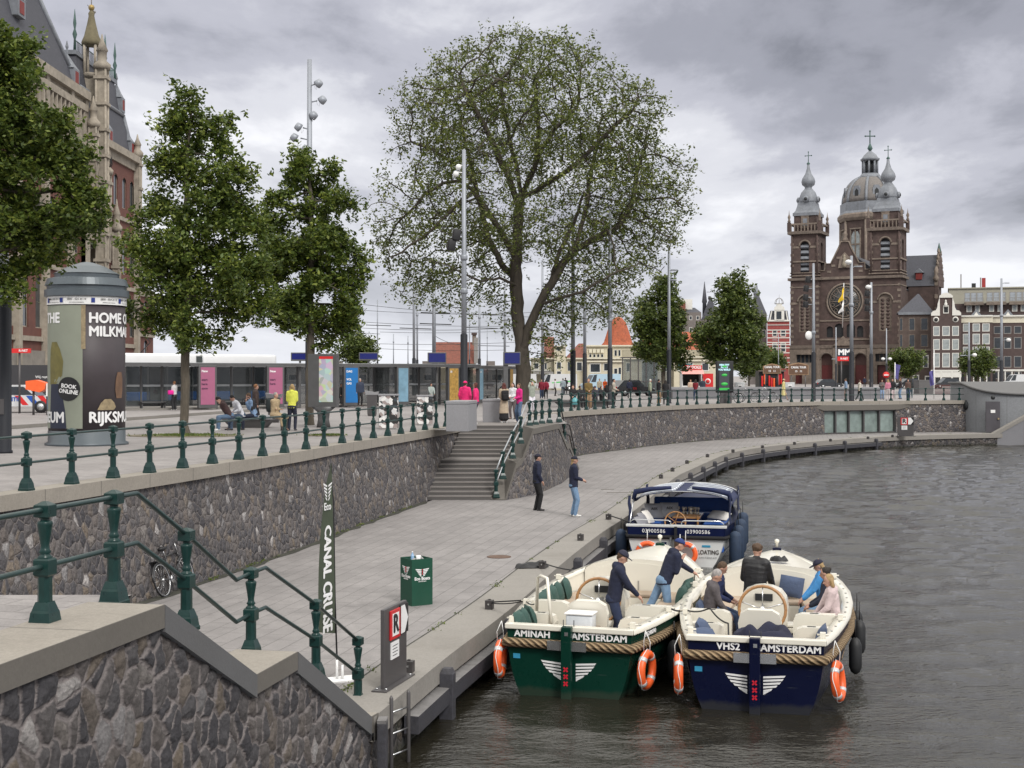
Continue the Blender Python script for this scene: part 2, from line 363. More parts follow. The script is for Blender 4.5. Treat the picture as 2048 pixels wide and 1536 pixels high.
def paving(name,c,bw,rh,rot,mort=0.012,dk=0.55,var=0.2,loc=(0,0,0),bands=False):
    t=NT(name); ob=t.map(t.tc.outputs['Object'],(1,1,1),(0,0,rot),loc)
    wob=t.n('ShaderNodeTexNoise',{'Vector':ob,'Scale':0.8,'Detail':2.0}).outputs['Color']
    br=t.n('ShaderNodeTexBrick',{'Vector':ob,'Color1':(*[x*(1-var) for x in c],1),'Color2':(*[x*(1+var) for x in c],1),'Mortar':(*[x*dk for x in c],1),'Scale':1.0,'Mortar Size':mort,'Mortar Smooth':0.4,'Bias':0.0,'Brick Width':bw,'Row Height':rh})
    cc=br.outputs['Color']
    a=t.noise(ob,0.22,7,0.7); b=t.noise(ob,3.5,6,0.7); d=t.noise(ob,40,3,0.7); g=t.noise(ob,0.9,8,0.75)
    cc=t.mix(0.9,cc,t.ramp(a,[(0.3,0.80),(0.7,1.16)]),'MULTIPLY')
    cc=t.mix(0.8,cc,t.ramp(b,[(0.3,0.82),(0.7,1.15)]),'MULTIPLY')
    cc=t.mix(0.6,cc,t.ramp(d,[(0.25,0.7),(0.75,1.3)]),'MULTIPLY')
    cc=t.mix(t.ramp(g,[(0.56,0.0),(0.74,0.55)]),cc,[x*0.45 for x in c])
    sp=t.n('ShaderNodeTexVoronoi',{'Vector':ob,'Scale':1.9},feature='F1'); spk=t.ramp(sp.outputs['Distance'],[(.030,1.0),(.045,0.0)]); cc=t.mix(t.math('MULTIPLY',spk,.55),cc,[x*1.7 for x in c])
    sp2=t.n('ShaderNodeTexVoronoi',{'Vector':t.map(ob,(1,1,1),(0,0,.4),(3,5,0)),'Scale':1.2},feature='F1'); spk=t.ramp(sp2.outputs['Distance'],[(.035,1.0),(.06,0.0)]); cc=t.mix(t.math('MULTIPLY',spk,.5),cc,[x*.4 for x in c])
    st=t.ramp(t.noise(t.map(ob,(.5,1.4,1)),.55,9,.8),[(.55,0.0),(.70,.5)]); cc=t.mix(st,cc,[x*.55 for x in c])
    t.set(Base_Color=cc,Roughness=t.ramp(b,[(0.3,0.62),(0.7,0.85)]),Normal=t.bump(t.math('SUBTRACT',t.math('MULTIPLY',b,0.4),t.math('MULTIPLY',br.outputs['Fac'],1.0)),0.5,0.012)); return t.m
PAVE_Q=paving('quay slab paving',(.238,.224,.221),0.85,0.36,R(12)+PI/2,0.010,0.62,0.06)
PAVE_P=paving('square paving',(.275,.257,.252),0.6,0.3,R(14),0.010,0.7,0.08)
ROAD=paving('asphalt road',(.16,.155,.16),30,30,0,0.0,1,0.02)
GREEN=M('dark green railing paint',(.008,.033,.030),0.30,0.0,0.25,9,0.05,40,spec=.35)
RAILM=M('worn dark green handrail',(.022,.048,.046),0.33,0.2,0.3,6)
RAILZ=M('galvanised handrail',(.36,.38,.40),0.4,0.6,0.2,8)
STEEL=M('grey lacquered steel',(.085,.08,.082),0.45,0.2,0.1,4)
POLE=M('galvanised pole grey',(.30,.32,.355),0.5,0.35,0.12,1.5,stretch=(3,3,.4))
POLED=M('dark grey pole sleeve',(.016,.018,.024),0.6,0.0,0.12,2,spec=.3)
BEAM=M('tarred timber beam',(.045,.045,.055),0.6,0,0.35,5,0.3,stretch=(3,3,3),dirt=.2)
WOOD=M('bollard box metal',(.06,.055,.055),0.5,0.3,0.2,6)
BLACK=M('matt black',(.012,.012,.014),0.55,0,0.2,8); WHITE=M('white paint',(.78,.78,.77),0.4,0,0.05,4); DARK=M('dark interior',(.018,.02,.022),0.6,0,0.3,3)
def glass_mat(name,c,ro=0.06,al=1.0):
    m=M(name,c,ro,0.0,0.35,1.2,alpha=al if al<1 else None); return m
GLASS=glass_mat('shelter glass',(.085,.095,.095),0.04,0.5); WIN=glass_mat('window glass dark',(.035,.042,.05),0.06); WINL=glass_mat('window glass curtained',(.30,.33,.33),0.12)

# ---------------- the ground, quays and water ----------------
ZQ=-2.45; ZW=-3.3
EDGE=[(-1.79,17.7),(-1.0,21.6),(-.36,24.4),(.25,27.3),(.97,31.1),(1.66,34.5),(2.6,38.8),(3.48,42.4),(4.7,48),(5.9,53.8),(7.4,60.6),(8.9,66),(10.6,72),(12.3,77.5),(14.5,82.5),(17.3,87.3),(20.5,91.8),(24.2,96),(28.2,99.8),(32,102),(36.4,103.9),(41,105)]
EDGE=smooth_line(EDGE,0.8)
LW=smooth_line([(-14.2,-2.0),(-11.6,9.8),(-8.3,23.7),(-7.65,26.6),(-6.97,29.5),(-6.35,32.5),(-5.7,35.6),(-5.2,38.7),(-4.6,42.0),(-3.95,45.3),(-3.3,48.8),(-2.45,53.4),(-1.9,56.5)],0.7)  # line of the posts on the long wall
LWC=offset(LW,0.16)
FW=smooth_line([(-1.9,56.5),(.2,62.5),(1.6,69.5),(3.3,75.6),(6.4,82),(10.4,89.5),(14.5,95),(19.5,100),(24.5,104),(30.7,106.8),(36.6,108.6)],0.7)
def nearedge(Y): return -3.3+0.205*(Y-11.8)+0.30      # outer face of the landing stairs in the foreground
def structure(o): o['kind']='structure'; return o
# square
g=MB(); ring=[p for p in LWC]+[p for p in FW[1:]]+[(60,112),(400,112),(3000,112),(3000,3000),(-3000,3000),(-3000,-20),(-14.2,-20)]
g.poly([(x,y,0) for x,y in ring],PAVE_P); structure(g.build('square_pavement'))
g=MB(); g.poly([(-3.4,50.2,-.004),(-2.35,50.2,-.004),(-2.0,55.1,-.004),(.3,55.1,-.004),(2.3,57,-.004),(2.3,72,-.004),(-3.4,72,-.004)],PAVE_P); structure(g.build('stair_head_pavement'))
g=MB(); g.poly([(-80,148,.004),(220,148,.004),(300,172,.004),(-80,172,.004)],ROAD); g.poly([(-80,205,.004),(300,205,.004),(300,232,.004),(-80,232,.004)],ROAD); structure(g.build('road'))
# quay walkway
g=MB(); E2=offset(EDGE,-0.85)
base=[(x,y) for x,y in offset(LW,0.45)]
q=[(-9,6)]+[p for p in base if p[1]>8]+[(x,y-0.05) for x,y in FW[1:]]+[(46,112),(46,106)]+E2[::-1]+[(-2.8,17.0),(-2.8,6)]
g.poly([(x,y,ZQ) for x,y in q],PAVE_Q); structure(g.build('quay_walkway'))
# quay edge: coping slab, side wall of rubble
g=MB(); n=len(EDGE); E3=offset(EDGE,0.0)
d=arclen(EDGE)
g.grid([[(x,y,ZQ+.02) for x,y in E2],[(x,y,ZQ+.02) for x,y in EDGE]],CONC_D,False,[[(a,0) for a in d],[(a,1) for a in d]],flip=True)
g.grid([[(x,y,ZQ+.02) for x,y in EDGE],[(x,y,ZQ-.30) for x,y in EDGE]],CONC_D,False,[[(a,0) for a in d],[(a,1) for a in d]],flip=True)
g.grid([[(x,y,ZQ+.02) for x,y in E2],[(x,y,ZQ-.02) for x,y in E2]],CONC_D,False)
Ei=offset(EDGE,-0.88)
g.grid([[(x,y,ZQ+.0235) for x,y in Ei],[(x,y,ZQ+.0235) for x,y in E2]],M('joint dirt',(.045,.045,.035),.95,0,.5,8),False,flip=True)
EW=offset(EDGE,-0.10)
g.grid([[(x,y,ZQ-.30) for x,y in EDGE],[(x,y,ZQ-.30) for x,y in EW]],CONC_D,False,flip=True)
tag(g.build('quay_coping'),kind='structure')
g=MB(); rows=[];uvs=[]
for k in range(7):
    z=ZQ-.28-(1.9*k/6); rows.append([(x,y,z) for x,y in EW]); uvs.append([(a,z) for a in d])
g.grid(rows,ST_LOW,False,uvs,flip=True); tag(g.build('quay_side_wall'),'dark wet rubble side of the quay rising from the water below the walkway','quay wall')
# water: real chop in the mesh, finer ripples as bump
t=NT('canal water'); ob=t.tc.outputs['Object']
n1=t.noise(t.map(ob,(1.0,1.7,1),(0,0,R(-8))),2.6,3,0.6); n2=t.noise(t.map(ob,(1,2.0,1),(0,0,R(14))),9,3,0.6); n3=t.noise(ob,0.12,3,0.5)
h=t.math('ADD',t.math('MULTIPLY',n1,0.75),t.math('MULTIPLY',n2,0.28))
t.set(Base_Color=t.mix(n3,(.015,.0135,.009),(.023,.021,.015)),Roughness=0.035,IOR=1.45,Normal=t.bump(h,0.9,0.065))
WATER=t.m
rw=np.random.default_rng(5); Yw=[6.0]
while Yw[-1]<106: Yw.append(Yw[-1]+max(.055,.0042*Yw[-1]))
Yw=np.array(Yw); nu=330; U_=np.linspace(0,1,nu); XL=np.interp(Yw,[6,18,60,80,106],[-4,-2.6,5.5,10,26]); XR=Yw*.42+6
XX=XL[:,None]+(XR-XL)[:,None]*U_[None]; YY=np.repeat(Yw[:,None],nu,1); Z=np.zeros_like(XX)
for k in range(46):
    lam=rw.uniform(.35,2.4)**1; th=rw.normal(R(80),R(34)); kx=2*PI/lam*math.cos(th); ky=2*PI/lam*math.sin(th); am=.0056*lam**.95
    Z+=am*np.sin(kx*XX+ky*YY+rw.uniform(0,6.28)+.6*np.sin(XX*.21+k)+.5*np.sin(YY*.17+k*2))
Z*=(.75+.35*np.sin(XX*.13+1.3*np.sin(YY*.07))*np.cos(YY*.09+.7)); edge=np.minimum(1,np.minimum(U_[None]*12,(1-U_)[None]*12)); Z*=edge
me=bpy.data.meshes.new('canal_water'); nv=XX.size; me.vertices.add(nv); me.vertices.foreach_set('co',np.stack([XX,YY,Z+ZW],2).ravel().astype(np.float32))
i_,j_=np.meshgrid(np.arange(len(Yw)-1),np.arange(nu-1),indexing='ij'); a_=(i_*nu+j_).ravel(); q_=np.stack([a_,a_+1,a_+nu+1,a_+nu],1).ravel().astype(np.int32); nf=len(a_)
me.loops.add(nf*4); me.loops.foreach_set('vertex_index',q_); me.polygons.add(nf); me.polygons.foreach_set('loop_start',np.arange(0,nf*4,4,dtype=np.int32)); me.polygons.foreach_set('loop_total',np.full(nf,4,np.int32)); me.polygons.foreach_set('use_smooth',np.ones(nf,bool)); me.materials.append(WATER); me.update()
structure(link('canal_water',me))
g=MB(); g.poly([(-60,-30,ZW-.12),(700,-30,ZW-.12),(700,111,ZW-.12),(-60,111,ZW-.12)],WATER); structure(g.build('canal_water'))

# ---------------- long retaining wall on the left ----------------
def wallstrip(mb,P,ztop,zbot,batter,mat,nz,u0=0.0):
    d=arclen(P); Pb=offset(P,batter); rows=[];uvs=[]
    for k in range(nz+1):
        f=k/nz; rows.append([(a[0]*(1-f)+b[0]*f,a[1]*(1-f)+b[1]*f,ztop+(zbot-ztop)*f) for a,b in zip(P,Pb)]); uvs.append([(u0+s,ztop+(zbot-ztop)*f) for s in d])
    mb.grid(rows,mat,False,uvs,flip=True)
def coping(mb,P,din,dout,zt,zb,mat):
    a=offset(P,-din); b=offset(P,dout); d=arclen(P)
    u=lambda w:[(s,w) for s in d]
    mb.grid([[(x,y,zt) for x,y in a],[(x,y,zt) for x,y in b]],mat,False,[u(0),u(.4)],flip=True)
    mb.grid([[(x,y,zt) for x,y in b],[(x,y,zb) for x,y in b]],mat,False,[u(.4),u(.7)],flip=True)
    mb.grid([[(x,y,zb) for x,y in b],[(x,y,zb) for x,y in a]],mat,False,[u(.7),u(1)],flip=True)
LWs=[p for p in LW if 8.6<p[1]<56.6]
T=thing('retaining_wall','long battered basalt rubble wall with sandstone coping carrying the left railing','wall',(0,0,0))
g=MB(); P=offset([p for p in LW if 8<p[1]<56.6],0.08); wallstrip(g,P,-.24,ZQ-.1,0.22,ST_MID,6); g.build('stone_face',T)
g=MB(); coping(g,LWs,0.32,0.17,.02,-.25,CONC)
x,y=LWs[-1]; g.box((x+.0,y,-.115),(.5,.02,.27),CONC,rz=R(-11)); g.build('coping',T)
# ---------------- far retaining wall with the glazed room ----------------
T=thing('retaining_wall','far curved basalt rubble wall behind the walkway with a grey glazed strip','wall')
gw0,gw1=wx(1640,103.6),wx(1798,106)
A=[p for p in FW if p[0]<gw0+.3]; B=[p for p in FW if p[0]>gw1-.3]
g=MB(); wallstrip(g,A,-.24,ZQ-.05,0.10,ST_MID,4); wallstrip(g,B,-.24,ZQ-.05,0.10,ST_MID,4,200); g.build('stone_face',T)
g=MB(); coping(g,FW[10:],0.35,0.10,.03,-.25,CONC); g.build('coping',T)
gp=[p for p in FW if gw0<=p[0]<=gw1]; gi=offset(gp,-0.25)
g=MB()
x0,y0=gp[0];x1,y1=gp[-1]; tx=Vector((x1-x0,y1-y0,0)).normalized(); Lg=math.hypot(x1-x0,y1-y0); PM=plane((x0,y0,0),tx,(0,0,1))
g.prism([(-1.6,-.252),(Lg+2.4,-.252),(Lg+.2,-.66),(-.1,-.66)],.02,.14,CONC,PM); g.build('lintel',T)
g=MB(); g.prism([(0,-.66),(Lg,-.66),(Lg,ZQ),(0,ZQ)],-.30,-.24,glass_mat('sea green glass',(.20,.25,.235),0.08),PM); GR=g.build('window',T)
g=MB()
for f in (0,.165,.35,.555,.775,1.0): g.prism([(Lg*f-.06,-.66),(Lg*f+.06,-.66),(Lg*f+.06,ZQ),(Lg*f-.06,ZQ)],-.22,.0,STEEL,PM)
g.prism([(0,ZQ),(Lg,ZQ),(Lg,ZQ+.10),(0,ZQ+.10)],-.215,-.01,STEEL,PM); g.prism([(0,-.66),(Lg,-.66),(Lg,-.74),(0,-.74)],-.215,-.01,STEEL,PM); g.build('frame',GR)
for nm,L0,o0,o1 in (('a',[p for p in LW if 22<p[1]<48.7],.28,.48),('b',[p for p in FW if 66<p[1]],.08,.30)):
    Pa,Pb=offset(L0,o0),offset(L0,o1); g=MB(); rr_=random.Random(nm); g.grid([[(x,y,ZQ+.006) for x,y in Pa],[(x+rr_.uniform(-.06,.10),y,ZQ+.006) for x,y in Pb]],M('joint dirt'),False,flip=True); structure(g.build('gutter_dirt'))
# ---------------- railings ----------------
def post_mesh(lod=1):
    g=MB(); q=PI/4; r2=math.sqrt(2)
    def sq(prof): g.lathe([(r*r2,z) for r,z in prof],(0,0,0),GREEN,4,False,ph=.5)
    sq([(.120,0),(.120,.035),(.112,.045),(.098,.13),(.088,.15),(.085,.16),(.070,.20),(.064,.215)])
    g.lathe([(.070,.21),(.067,.47)],(0,0,0),GREEN,8,False,ph=.5)
    sq([(.066,.42),(.079,.435),(.079,.55),(.066,.565)])
    n=16 if lod else 8
    g.lathe([(.05,.54),(.068,.56),(.07,.575),(.05,.59),(.045,.60),(.06,.615),(.045,.635),(.04,.66),(.05,.72),(.072,.835),(.074,.85),(.066,.862),(.045,.87),(.042,.885),(.06,.895),(.062,.905),(.05,.915)],(0,0,0),GREEN,n)
    sq([(.06,.892),(.077,.90),(.077,.99),(.073,.995),(.02,1.022),(.001,1.024)])
    return g.mesh('post')
PM1=post_mesh(1); PM0=post_mesh(0)
def put_post(T,x,y,z,rz=0,s=1.0,me=None):
    o=link('post',me or PM1,T,(x,y,z),(0,0,rz)); o.scale=(s*.84,s*.84,s); return o
def rail(T,pts,r=.023,mat=None): g=MB(); g.tube(pts,r,mat or RAILM,8); return g.build('rail',T)
def walk(P,step,start=0.0):
    d=arclen(P); out=[]; s=start
    while s<d[-1]:
        i=max(0,min(np.searchsorted(d,s)-1,len(P)-2)); u=(s-d[i])/(d[i+1]-d[i]); out.append((P[i][0]+(P[i+1][0]-P[i][0])*u,P[i][1]+(P[i+1][1]-P[i][1])*u,math.atan2(P[i+1][1]-P[i][1],P[i+1][0]-P[i][0]))); s+=step
    return out
T=thing('railing','dark green cast iron railing along the long left wall up to the granite blocks','railing')
for px,py in [(-40,991),(52,980),(143,967),(225,955),(298,944),(365,935),(424,926),(477,918),(526,910),(569,904),(612,897),(648,891),(684,886),(716,881),(747,876),(776,872),(802,868),(826,864.5),(850,861),(872,858),(892,855)]:
    # the post stands where its column crosses the post line
    k=(px-1024)/F; best=min(walk(LW,0.05),key=lambda p:abs(p[0]-k*p[1])); put_post(T,best[0],best[1],.02,best[2],me=PM1 if px<600 else PM0)
LR=[p for p in LW if 15<p[1]<51.5]
for h in (.955,.50): rail(T,[(x,y,h) for x,y in LR[::3]+[LR[-1]]])
T=thing('railing','long dark green railing on the far curved wall above the walkway','railing')
FR=offset(FW,-0.12)
FRk=[p for p in FR if p[0]>2.4]
wf=walk(FR,0.05)
for px in [1124,1142,1157,1173,1190,1208,1226,1244,1261,1280,1298,1317,1336,1355,1374,1394,1415,1436,1457,1477,1498,1519,1540,1561,1583,1604,1624,1645,1668,1692,1722,1751,1782,1816,1851,1887,1919]:
    k=(px-1024)/F; b=min([p for p in wf if p[1]>70],key=lambda p:abs(p[0]-k*p[1])); put_post(T,b[0],b[1],.03,b[2],me=PM0)
for h in (.955,.50): rail(T,[(x,y,h) for x,y in FRk[::2]])

# ---------------- stairs in the foreground ----------------
NX=Vector((0.205,1,0)).normalized(); SN=Vector((NX.y,-NX.x,0))  # along the wall, and outwards
def nw(Y,off=0.0,z=0.0): return (nearedge(Y)+SN.x*off,Y+SN.y*off,z)
T=thing('stair_wall','basalt rubble side wall of the stairs in the foreground with stepped coping','wall')
Ys=np.arange(4.0,17.75,0.028); prof_=[(4,0),(11.8,0),(13.84,-1.05),(14.98,-1.05),(17.7,-2.45)]
def ztop(Y): return float(np.interp(Y,[a for a,b in prof_],[b for a,b in prof_]))
rows=[];uvs=[];nzz=110
zb=ZW-.6
for k in range(nzz+1):
    r=[];u=[]
    for Y in Ys:
        zt=ztop(Y)-.19; z=zt+(zb-zt)*k/nzz; r.append(nw(Y,-.05,z)); u.append((Y*1.021,z))
    rows.append(r); uvs.append(u)
g=MB(); g.grid(rows,ST_NEAR,True,uvs,flip=True)
g.prism([(0,0),(.02,0),(.02,1),(0,1)],0,.001,CONC,Matrix.Translation((0,0,-30)))
g.build('stone_face',T)
g=MB(); 
def slab(g,Ya,Yb,za,zb_,mat,w=0.72,th=.20,o=.0):
    pts=[]; 
    for Y,z in ((Ya,za),(Yb,zb_)):
        pts+= [nw(Y,o,z),nw(Y,o-w,z),nw(Y,o-w,z-th),nw(Y,o,z-th)]
    uv=[(0,0),(0,.7),(0,.7),(0,0),(Yb-Ya,0),(Yb-Ya,.7),(Yb-Ya,.7),(Yb-Ya,0)]
    g.add(pts,[(0,1,5,4),(1,2,6,5),(2,3,7,6),(3,0,4,7),(0,3,2,1),(4,5,6,7)],mat,False,uv)
slab(g,3.0,11.8,.02,.02,CONC); slab(g,13.84,14.98,-1.03,-1.03,CONC); slab(g,17.62,17.9,-2.40,-2.42,CONC,.72,.22)
g.build('coping',T)
g=MB(); slab(g,11.803,13.837,.018,-1.032,BLUE,.36,.235,.004); slab(g,14.983,17.61,-1.032,-2.402,BLUE,.36,.235,.004); g.build('sloping_coping',T)
g=MB(); g.poly([(-16,2.5,-.004),nw(2.5,-.6,-.004),nw(12.36,-.6,-.004),(-16,12.36,-.004)],PAVE_P)
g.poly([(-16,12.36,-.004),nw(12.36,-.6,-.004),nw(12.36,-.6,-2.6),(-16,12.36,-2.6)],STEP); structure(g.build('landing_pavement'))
T=thing('staircase','granite stairs behind the foreground coping dropping to the walkway','stairs')
g=MB()
def flight(g,Y0,Y1,z0,z1,n,fx0,fx1):
    for i in range(n):
        a=Y0+(Y1-Y0)*i/n; b=Y0+(Y1-Y0)*(i+1)/n; z=z0+(z1-z0)*(i+1)/n
        P=[(fx0(a),a),(fx1(a),a),(fx1(b),b),(fx0(b),b)]
        g.add([(x,y,z) for x,y in P]+[(x,y,ZQ-.02) for x,y in P],[(3,2,1,0)[::-1],(4,7,6,5)[::-1],(0,1,5,4),(2,3,7,6),(1,2,6,5),(3,0,4,7)],STEPT)
flight(g,12.37,13.84,0,-1.05,7,lambda Y:nearedge(Y)-2.6,lambda Y:nearedge(Y)-.72)
g.add([(nearedge(13.85)-2.6,13.85,-1.054),nw(13.85,-.7,-1.054),nw(14.98,-.7,-1.054),(nearedge(14.98)-2.6,14.98,-1.054)],[(0,1,2,3)],STEPT)
flight(g,14.98,17.6,-1.05,-2.45,9,lambda Y:nearedge(Y)-2.6,lambda Y:nearedge(Y)-.72)
g.build('steps',T)
T=thing('railing','dark green stair railing in the foreground stepping down with bent handrails','railing')
def onl(px,Y=None):
    k=(px-1024)/F; Y=(3.60+2.42)/(0.205-k); X=k*Y; return X,Y
posts=[(90,1258,.02),(228,1212,.02),(373,1255,None),(502,1318,-1.03),(632,1340,None),(716,1410,None)]
tops=[1003,980,1056,1134,1198,1272]; nodes=[]
for (px,pb,z),tp in zip(posts,tops):
    X,Y=onl(px); zt=wz(tp,Y)
    zb_=wz(pb,Y) if z is None else z
    s=1.0
    o=put_post(T,X,Y,zt-1.02,math.atan2(1,.205)); nodes.append((X,Y,zt-.065))
for dz in (0,-.455):
    N_=[(x,y,z+dz) for x,y,z in nodes]
    def lerp(a,b,t): return tuple(a[i]+(b[i]-a[i])*t for i in range(3))
    a,b,c,d_,e,f=N_
    k0=(a[0]-.205*8,a[1]-8,a[2])
    b2=(b[0]+.205*.42,b[1]+.42,b[2]+.0)
    d0=(d_[0]-.205*.40,d_[1]-.40,d_[2]-.02); d2=(d_[0]+.205*.42,d_[1]+.42,d_[2])
    rail(T,[k0,a,b,b2,c,d0,d_,d2,e,f],.0235)
# ---------------- trees ----------------
def leaf_mat(name,c,c2,tr=0.35):
    t=NT(name); uv=t.n('ShaderNodeSeparateXYZ',{0:t.tc.outputs['UV']})
    cc=t.ramp(uv.outputs[0],[(0,[x*.55 for x in c]),(.5,c),(1,c2)])
    big=t.noise(t.tc.outputs['Object'],0.55,3,0.6)
    cc=t.mix(0.8,cc,t.ramp(big,[(0.32,(.62,.66,.62)),(0.68,(1.35,1.28,1.0))]),'MULTIPLY')
    t.set(Base_Color=cc,Roughness=0.5)
    tl=t.n('ShaderNodeBsdfTranslucent',{0:cc}); ms=t.n('ShaderNodeMixShader',{0:tr,1:t.p.outputs[0],2:tl.outputs[0]})
    t.L.new(ms.outputs[0],t.N['Material Output'].inputs[0]); return t.m
LEAF_A=leaf_mat('lime tree leaf',(.09,.14,.03),(.23,.275,.055)); LEAF_E=leaf_mat('elm leaf sparse',(.11,.145,.038),(.23,.26,.075),.36); LEAF_D=leaf_mat('far tree leaf',(.08,.12,.032),(.17,.21,.05))
BARK=M('tree bark brown',(.10,.085,.065),0.9,0,0.35,6,0.8,18,stretch=(2,2,.5)); BARKD=M('dark elm bark',(.062,.052,.040),0.92,0,0.35,3,0.8,10,stretch=(2,2,.5)); TWIG=M('twig bark',(.085,.074,.055),0.9,0,0.2,3)
def grow(seeds,att,D,di,dk,iters=90,rnd=None):
    """space colonisation: seeds = list of polylines; returns nodes and parents"""
    nodes=[];par=[]
    for pl,root in seeds:
        prev=-1
        if root is not None: prev=min(range(len(nodes)),key=lambda i:(nodes[i]-np.array(root))@(nodes[i]-np.array(root)))
        a=np.array(pl[0],float); st=0
        if prev<0: nodes.append(a); par.append(-1); prev=0
        for b in pl[1:] if root is None else pl:
            b=np.array(b,float); a=nodes[prev]; L=np.linalg.norm(b-a); k=max(1,int(L/D))
            for i in range(1,k+1):
                nodes.append(a+(b-a)*i/k+rnd.normal(0,D*.07,3)); par.append(prev); prev=len(nodes)-1
    att=np.array(att); N=np.array(nodes)
    best=np.full(len(att),1e9); bi=np.zeros(len(att),int)
    def upd(idx,pts):
        nonlocal best,bi
        for s in range(0,len(pts),64):
            d=np.linalg.norm(att[:,None]-pts[None,s:s+64],axis=2); j=d.argmin(1); m=d[np.arange(len(att)),j]
            u=m<best; best[u]=m[u]; bi[u]=idx[s+j[u]]
    upd(np.arange(len(nodes)),N); alive=best>dk
    for it in range(iters):
        act=alive&(best<di)
        if not act.any(): break
        dirs={}
        for a,i in zip(att[act],bi[act]):
            v=a-nodes[i]; v/=np.linalg.norm(v)+1e-9; dirs[i]=dirs.get(i,0)+v
        new=[];ni=[]
        for i,v in dirs.items():
            v=v/(np.linalg.norm(v)+1e-9)+rnd.normal(0,.16,3); v[2]+=.05; v/=np.linalg.norm(v)
            p=nodes[i]+v*D; new.append(p); ni.append(len(nodes)); nodes.append(p); par.append(i)
        upd(np.array(ni),np.array(new)); alive&=best>dk
    return np.array(nodes),np.array(par)
def radii(nodes,par,rt,e,r0):
    n=len(nodes); acc=np.zeros(n)
    tips=np.ones(n,bool); tips[par[par>=0]]=False
    order=range(n-1,-1,-1)
    # children always have a larger index than their parent
    for i in order:
        if acc[i]==0: acc[i]=rt**e
        if par[i]>=0: acc[par[i]]+=acc[i]
    r=acc**(1/e); k=r0/r[0]
    return np.maximum(r*(k if k>0 else 1),rt)
def branches(nodes,par,r,mat,mat2,name,parent,rmin=0.0,flare=1.35):
    kids=[[] for _ in nodes]
    for i,p in enumerate(par):
        if p>=0: kids[p].append(i)
    g=MB(); stack=[(0,[])]
    while stack:
        i,ch=stack.pop(); ch=ch+[i]
        while kids[i]:
            ks=sorted(kids[i],key=lambda k:-r[k]); 
            for k in ks[1:]: 
                if r[k]>rmin: stack.append((k,[i]))
            i=ks[0]
            if r[i]<=rmin: break
            ch.append(i)
        if len(ch)<2: continue
        rr=[r[j] for j in ch]; 
        if ch[0]!=0 and len(rr)>1: rr[0]=min(rr[0],rr[1]*1.25)
        if ch[0]==0:
            rr[0]*=flare
        n=12 if rr[0]>.2 else 7 if rr[0]>.06 else 4 if rr[0]>.02 else 3
        g.tube([nodes[j] for j in ch],rr,mat if rr[0]>.05 else mat2,n,caps=False)
    return g.build(name,parent)
def leafmesh(pts,size,mat,rnd,name,parent,up=0.5,asp=0.55):
    n=len(pts); pts=np.asarray(pts)
    nrm=rnd.normal(0,1,(n,3)); nrm[:,2]=np.abs(nrm[:,2])+up; nrm/=np.linalg.norm(nrm,axis=1)[:,None]
    a=np.cross(nrm,rnd.normal(0,1,(n,3))); a/=np.linalg.norm(a,axis=1)[:,None]; b=np.cross(nrm,a)
    s=(size*rnd.uniform(.65,1.25,n))[:,None]
    v=np.stack([pts-a*s*.5,pts+b*s*asp*.5-nrm*s*.06,pts+a*s*.5,pts-b*s*asp*.5-nrm*s*.06],1).reshape(-1,3)
    me=bpy.data.meshes.new(name); me.vertices.add(4*n); me.vertices.foreach_set('co',v.ravel().astype(np.float32))
    me.loops.add(4*n); me.loops.foreach_set('vertex_index',np.arange(4*n,dtype=np.int32)); me.polygons.add(n)
    me.polygons.foreach_set('loop_start',np.arange(0,4*n,4,dtype=np.int32)); me.polygons.foreach_set('loop_total',np.full(n,4,dtype=np.int32))
    ul=me.uv_layers.new(name='UVMap'); u=np.repeat(rnd.uniform(0,1,n),4); ul.data.foreach_set('uv',np.stack([u,u],1).ravel().astype(np.float32))
    me.materials.append(mat); me.update(); return link(name,me,parent)
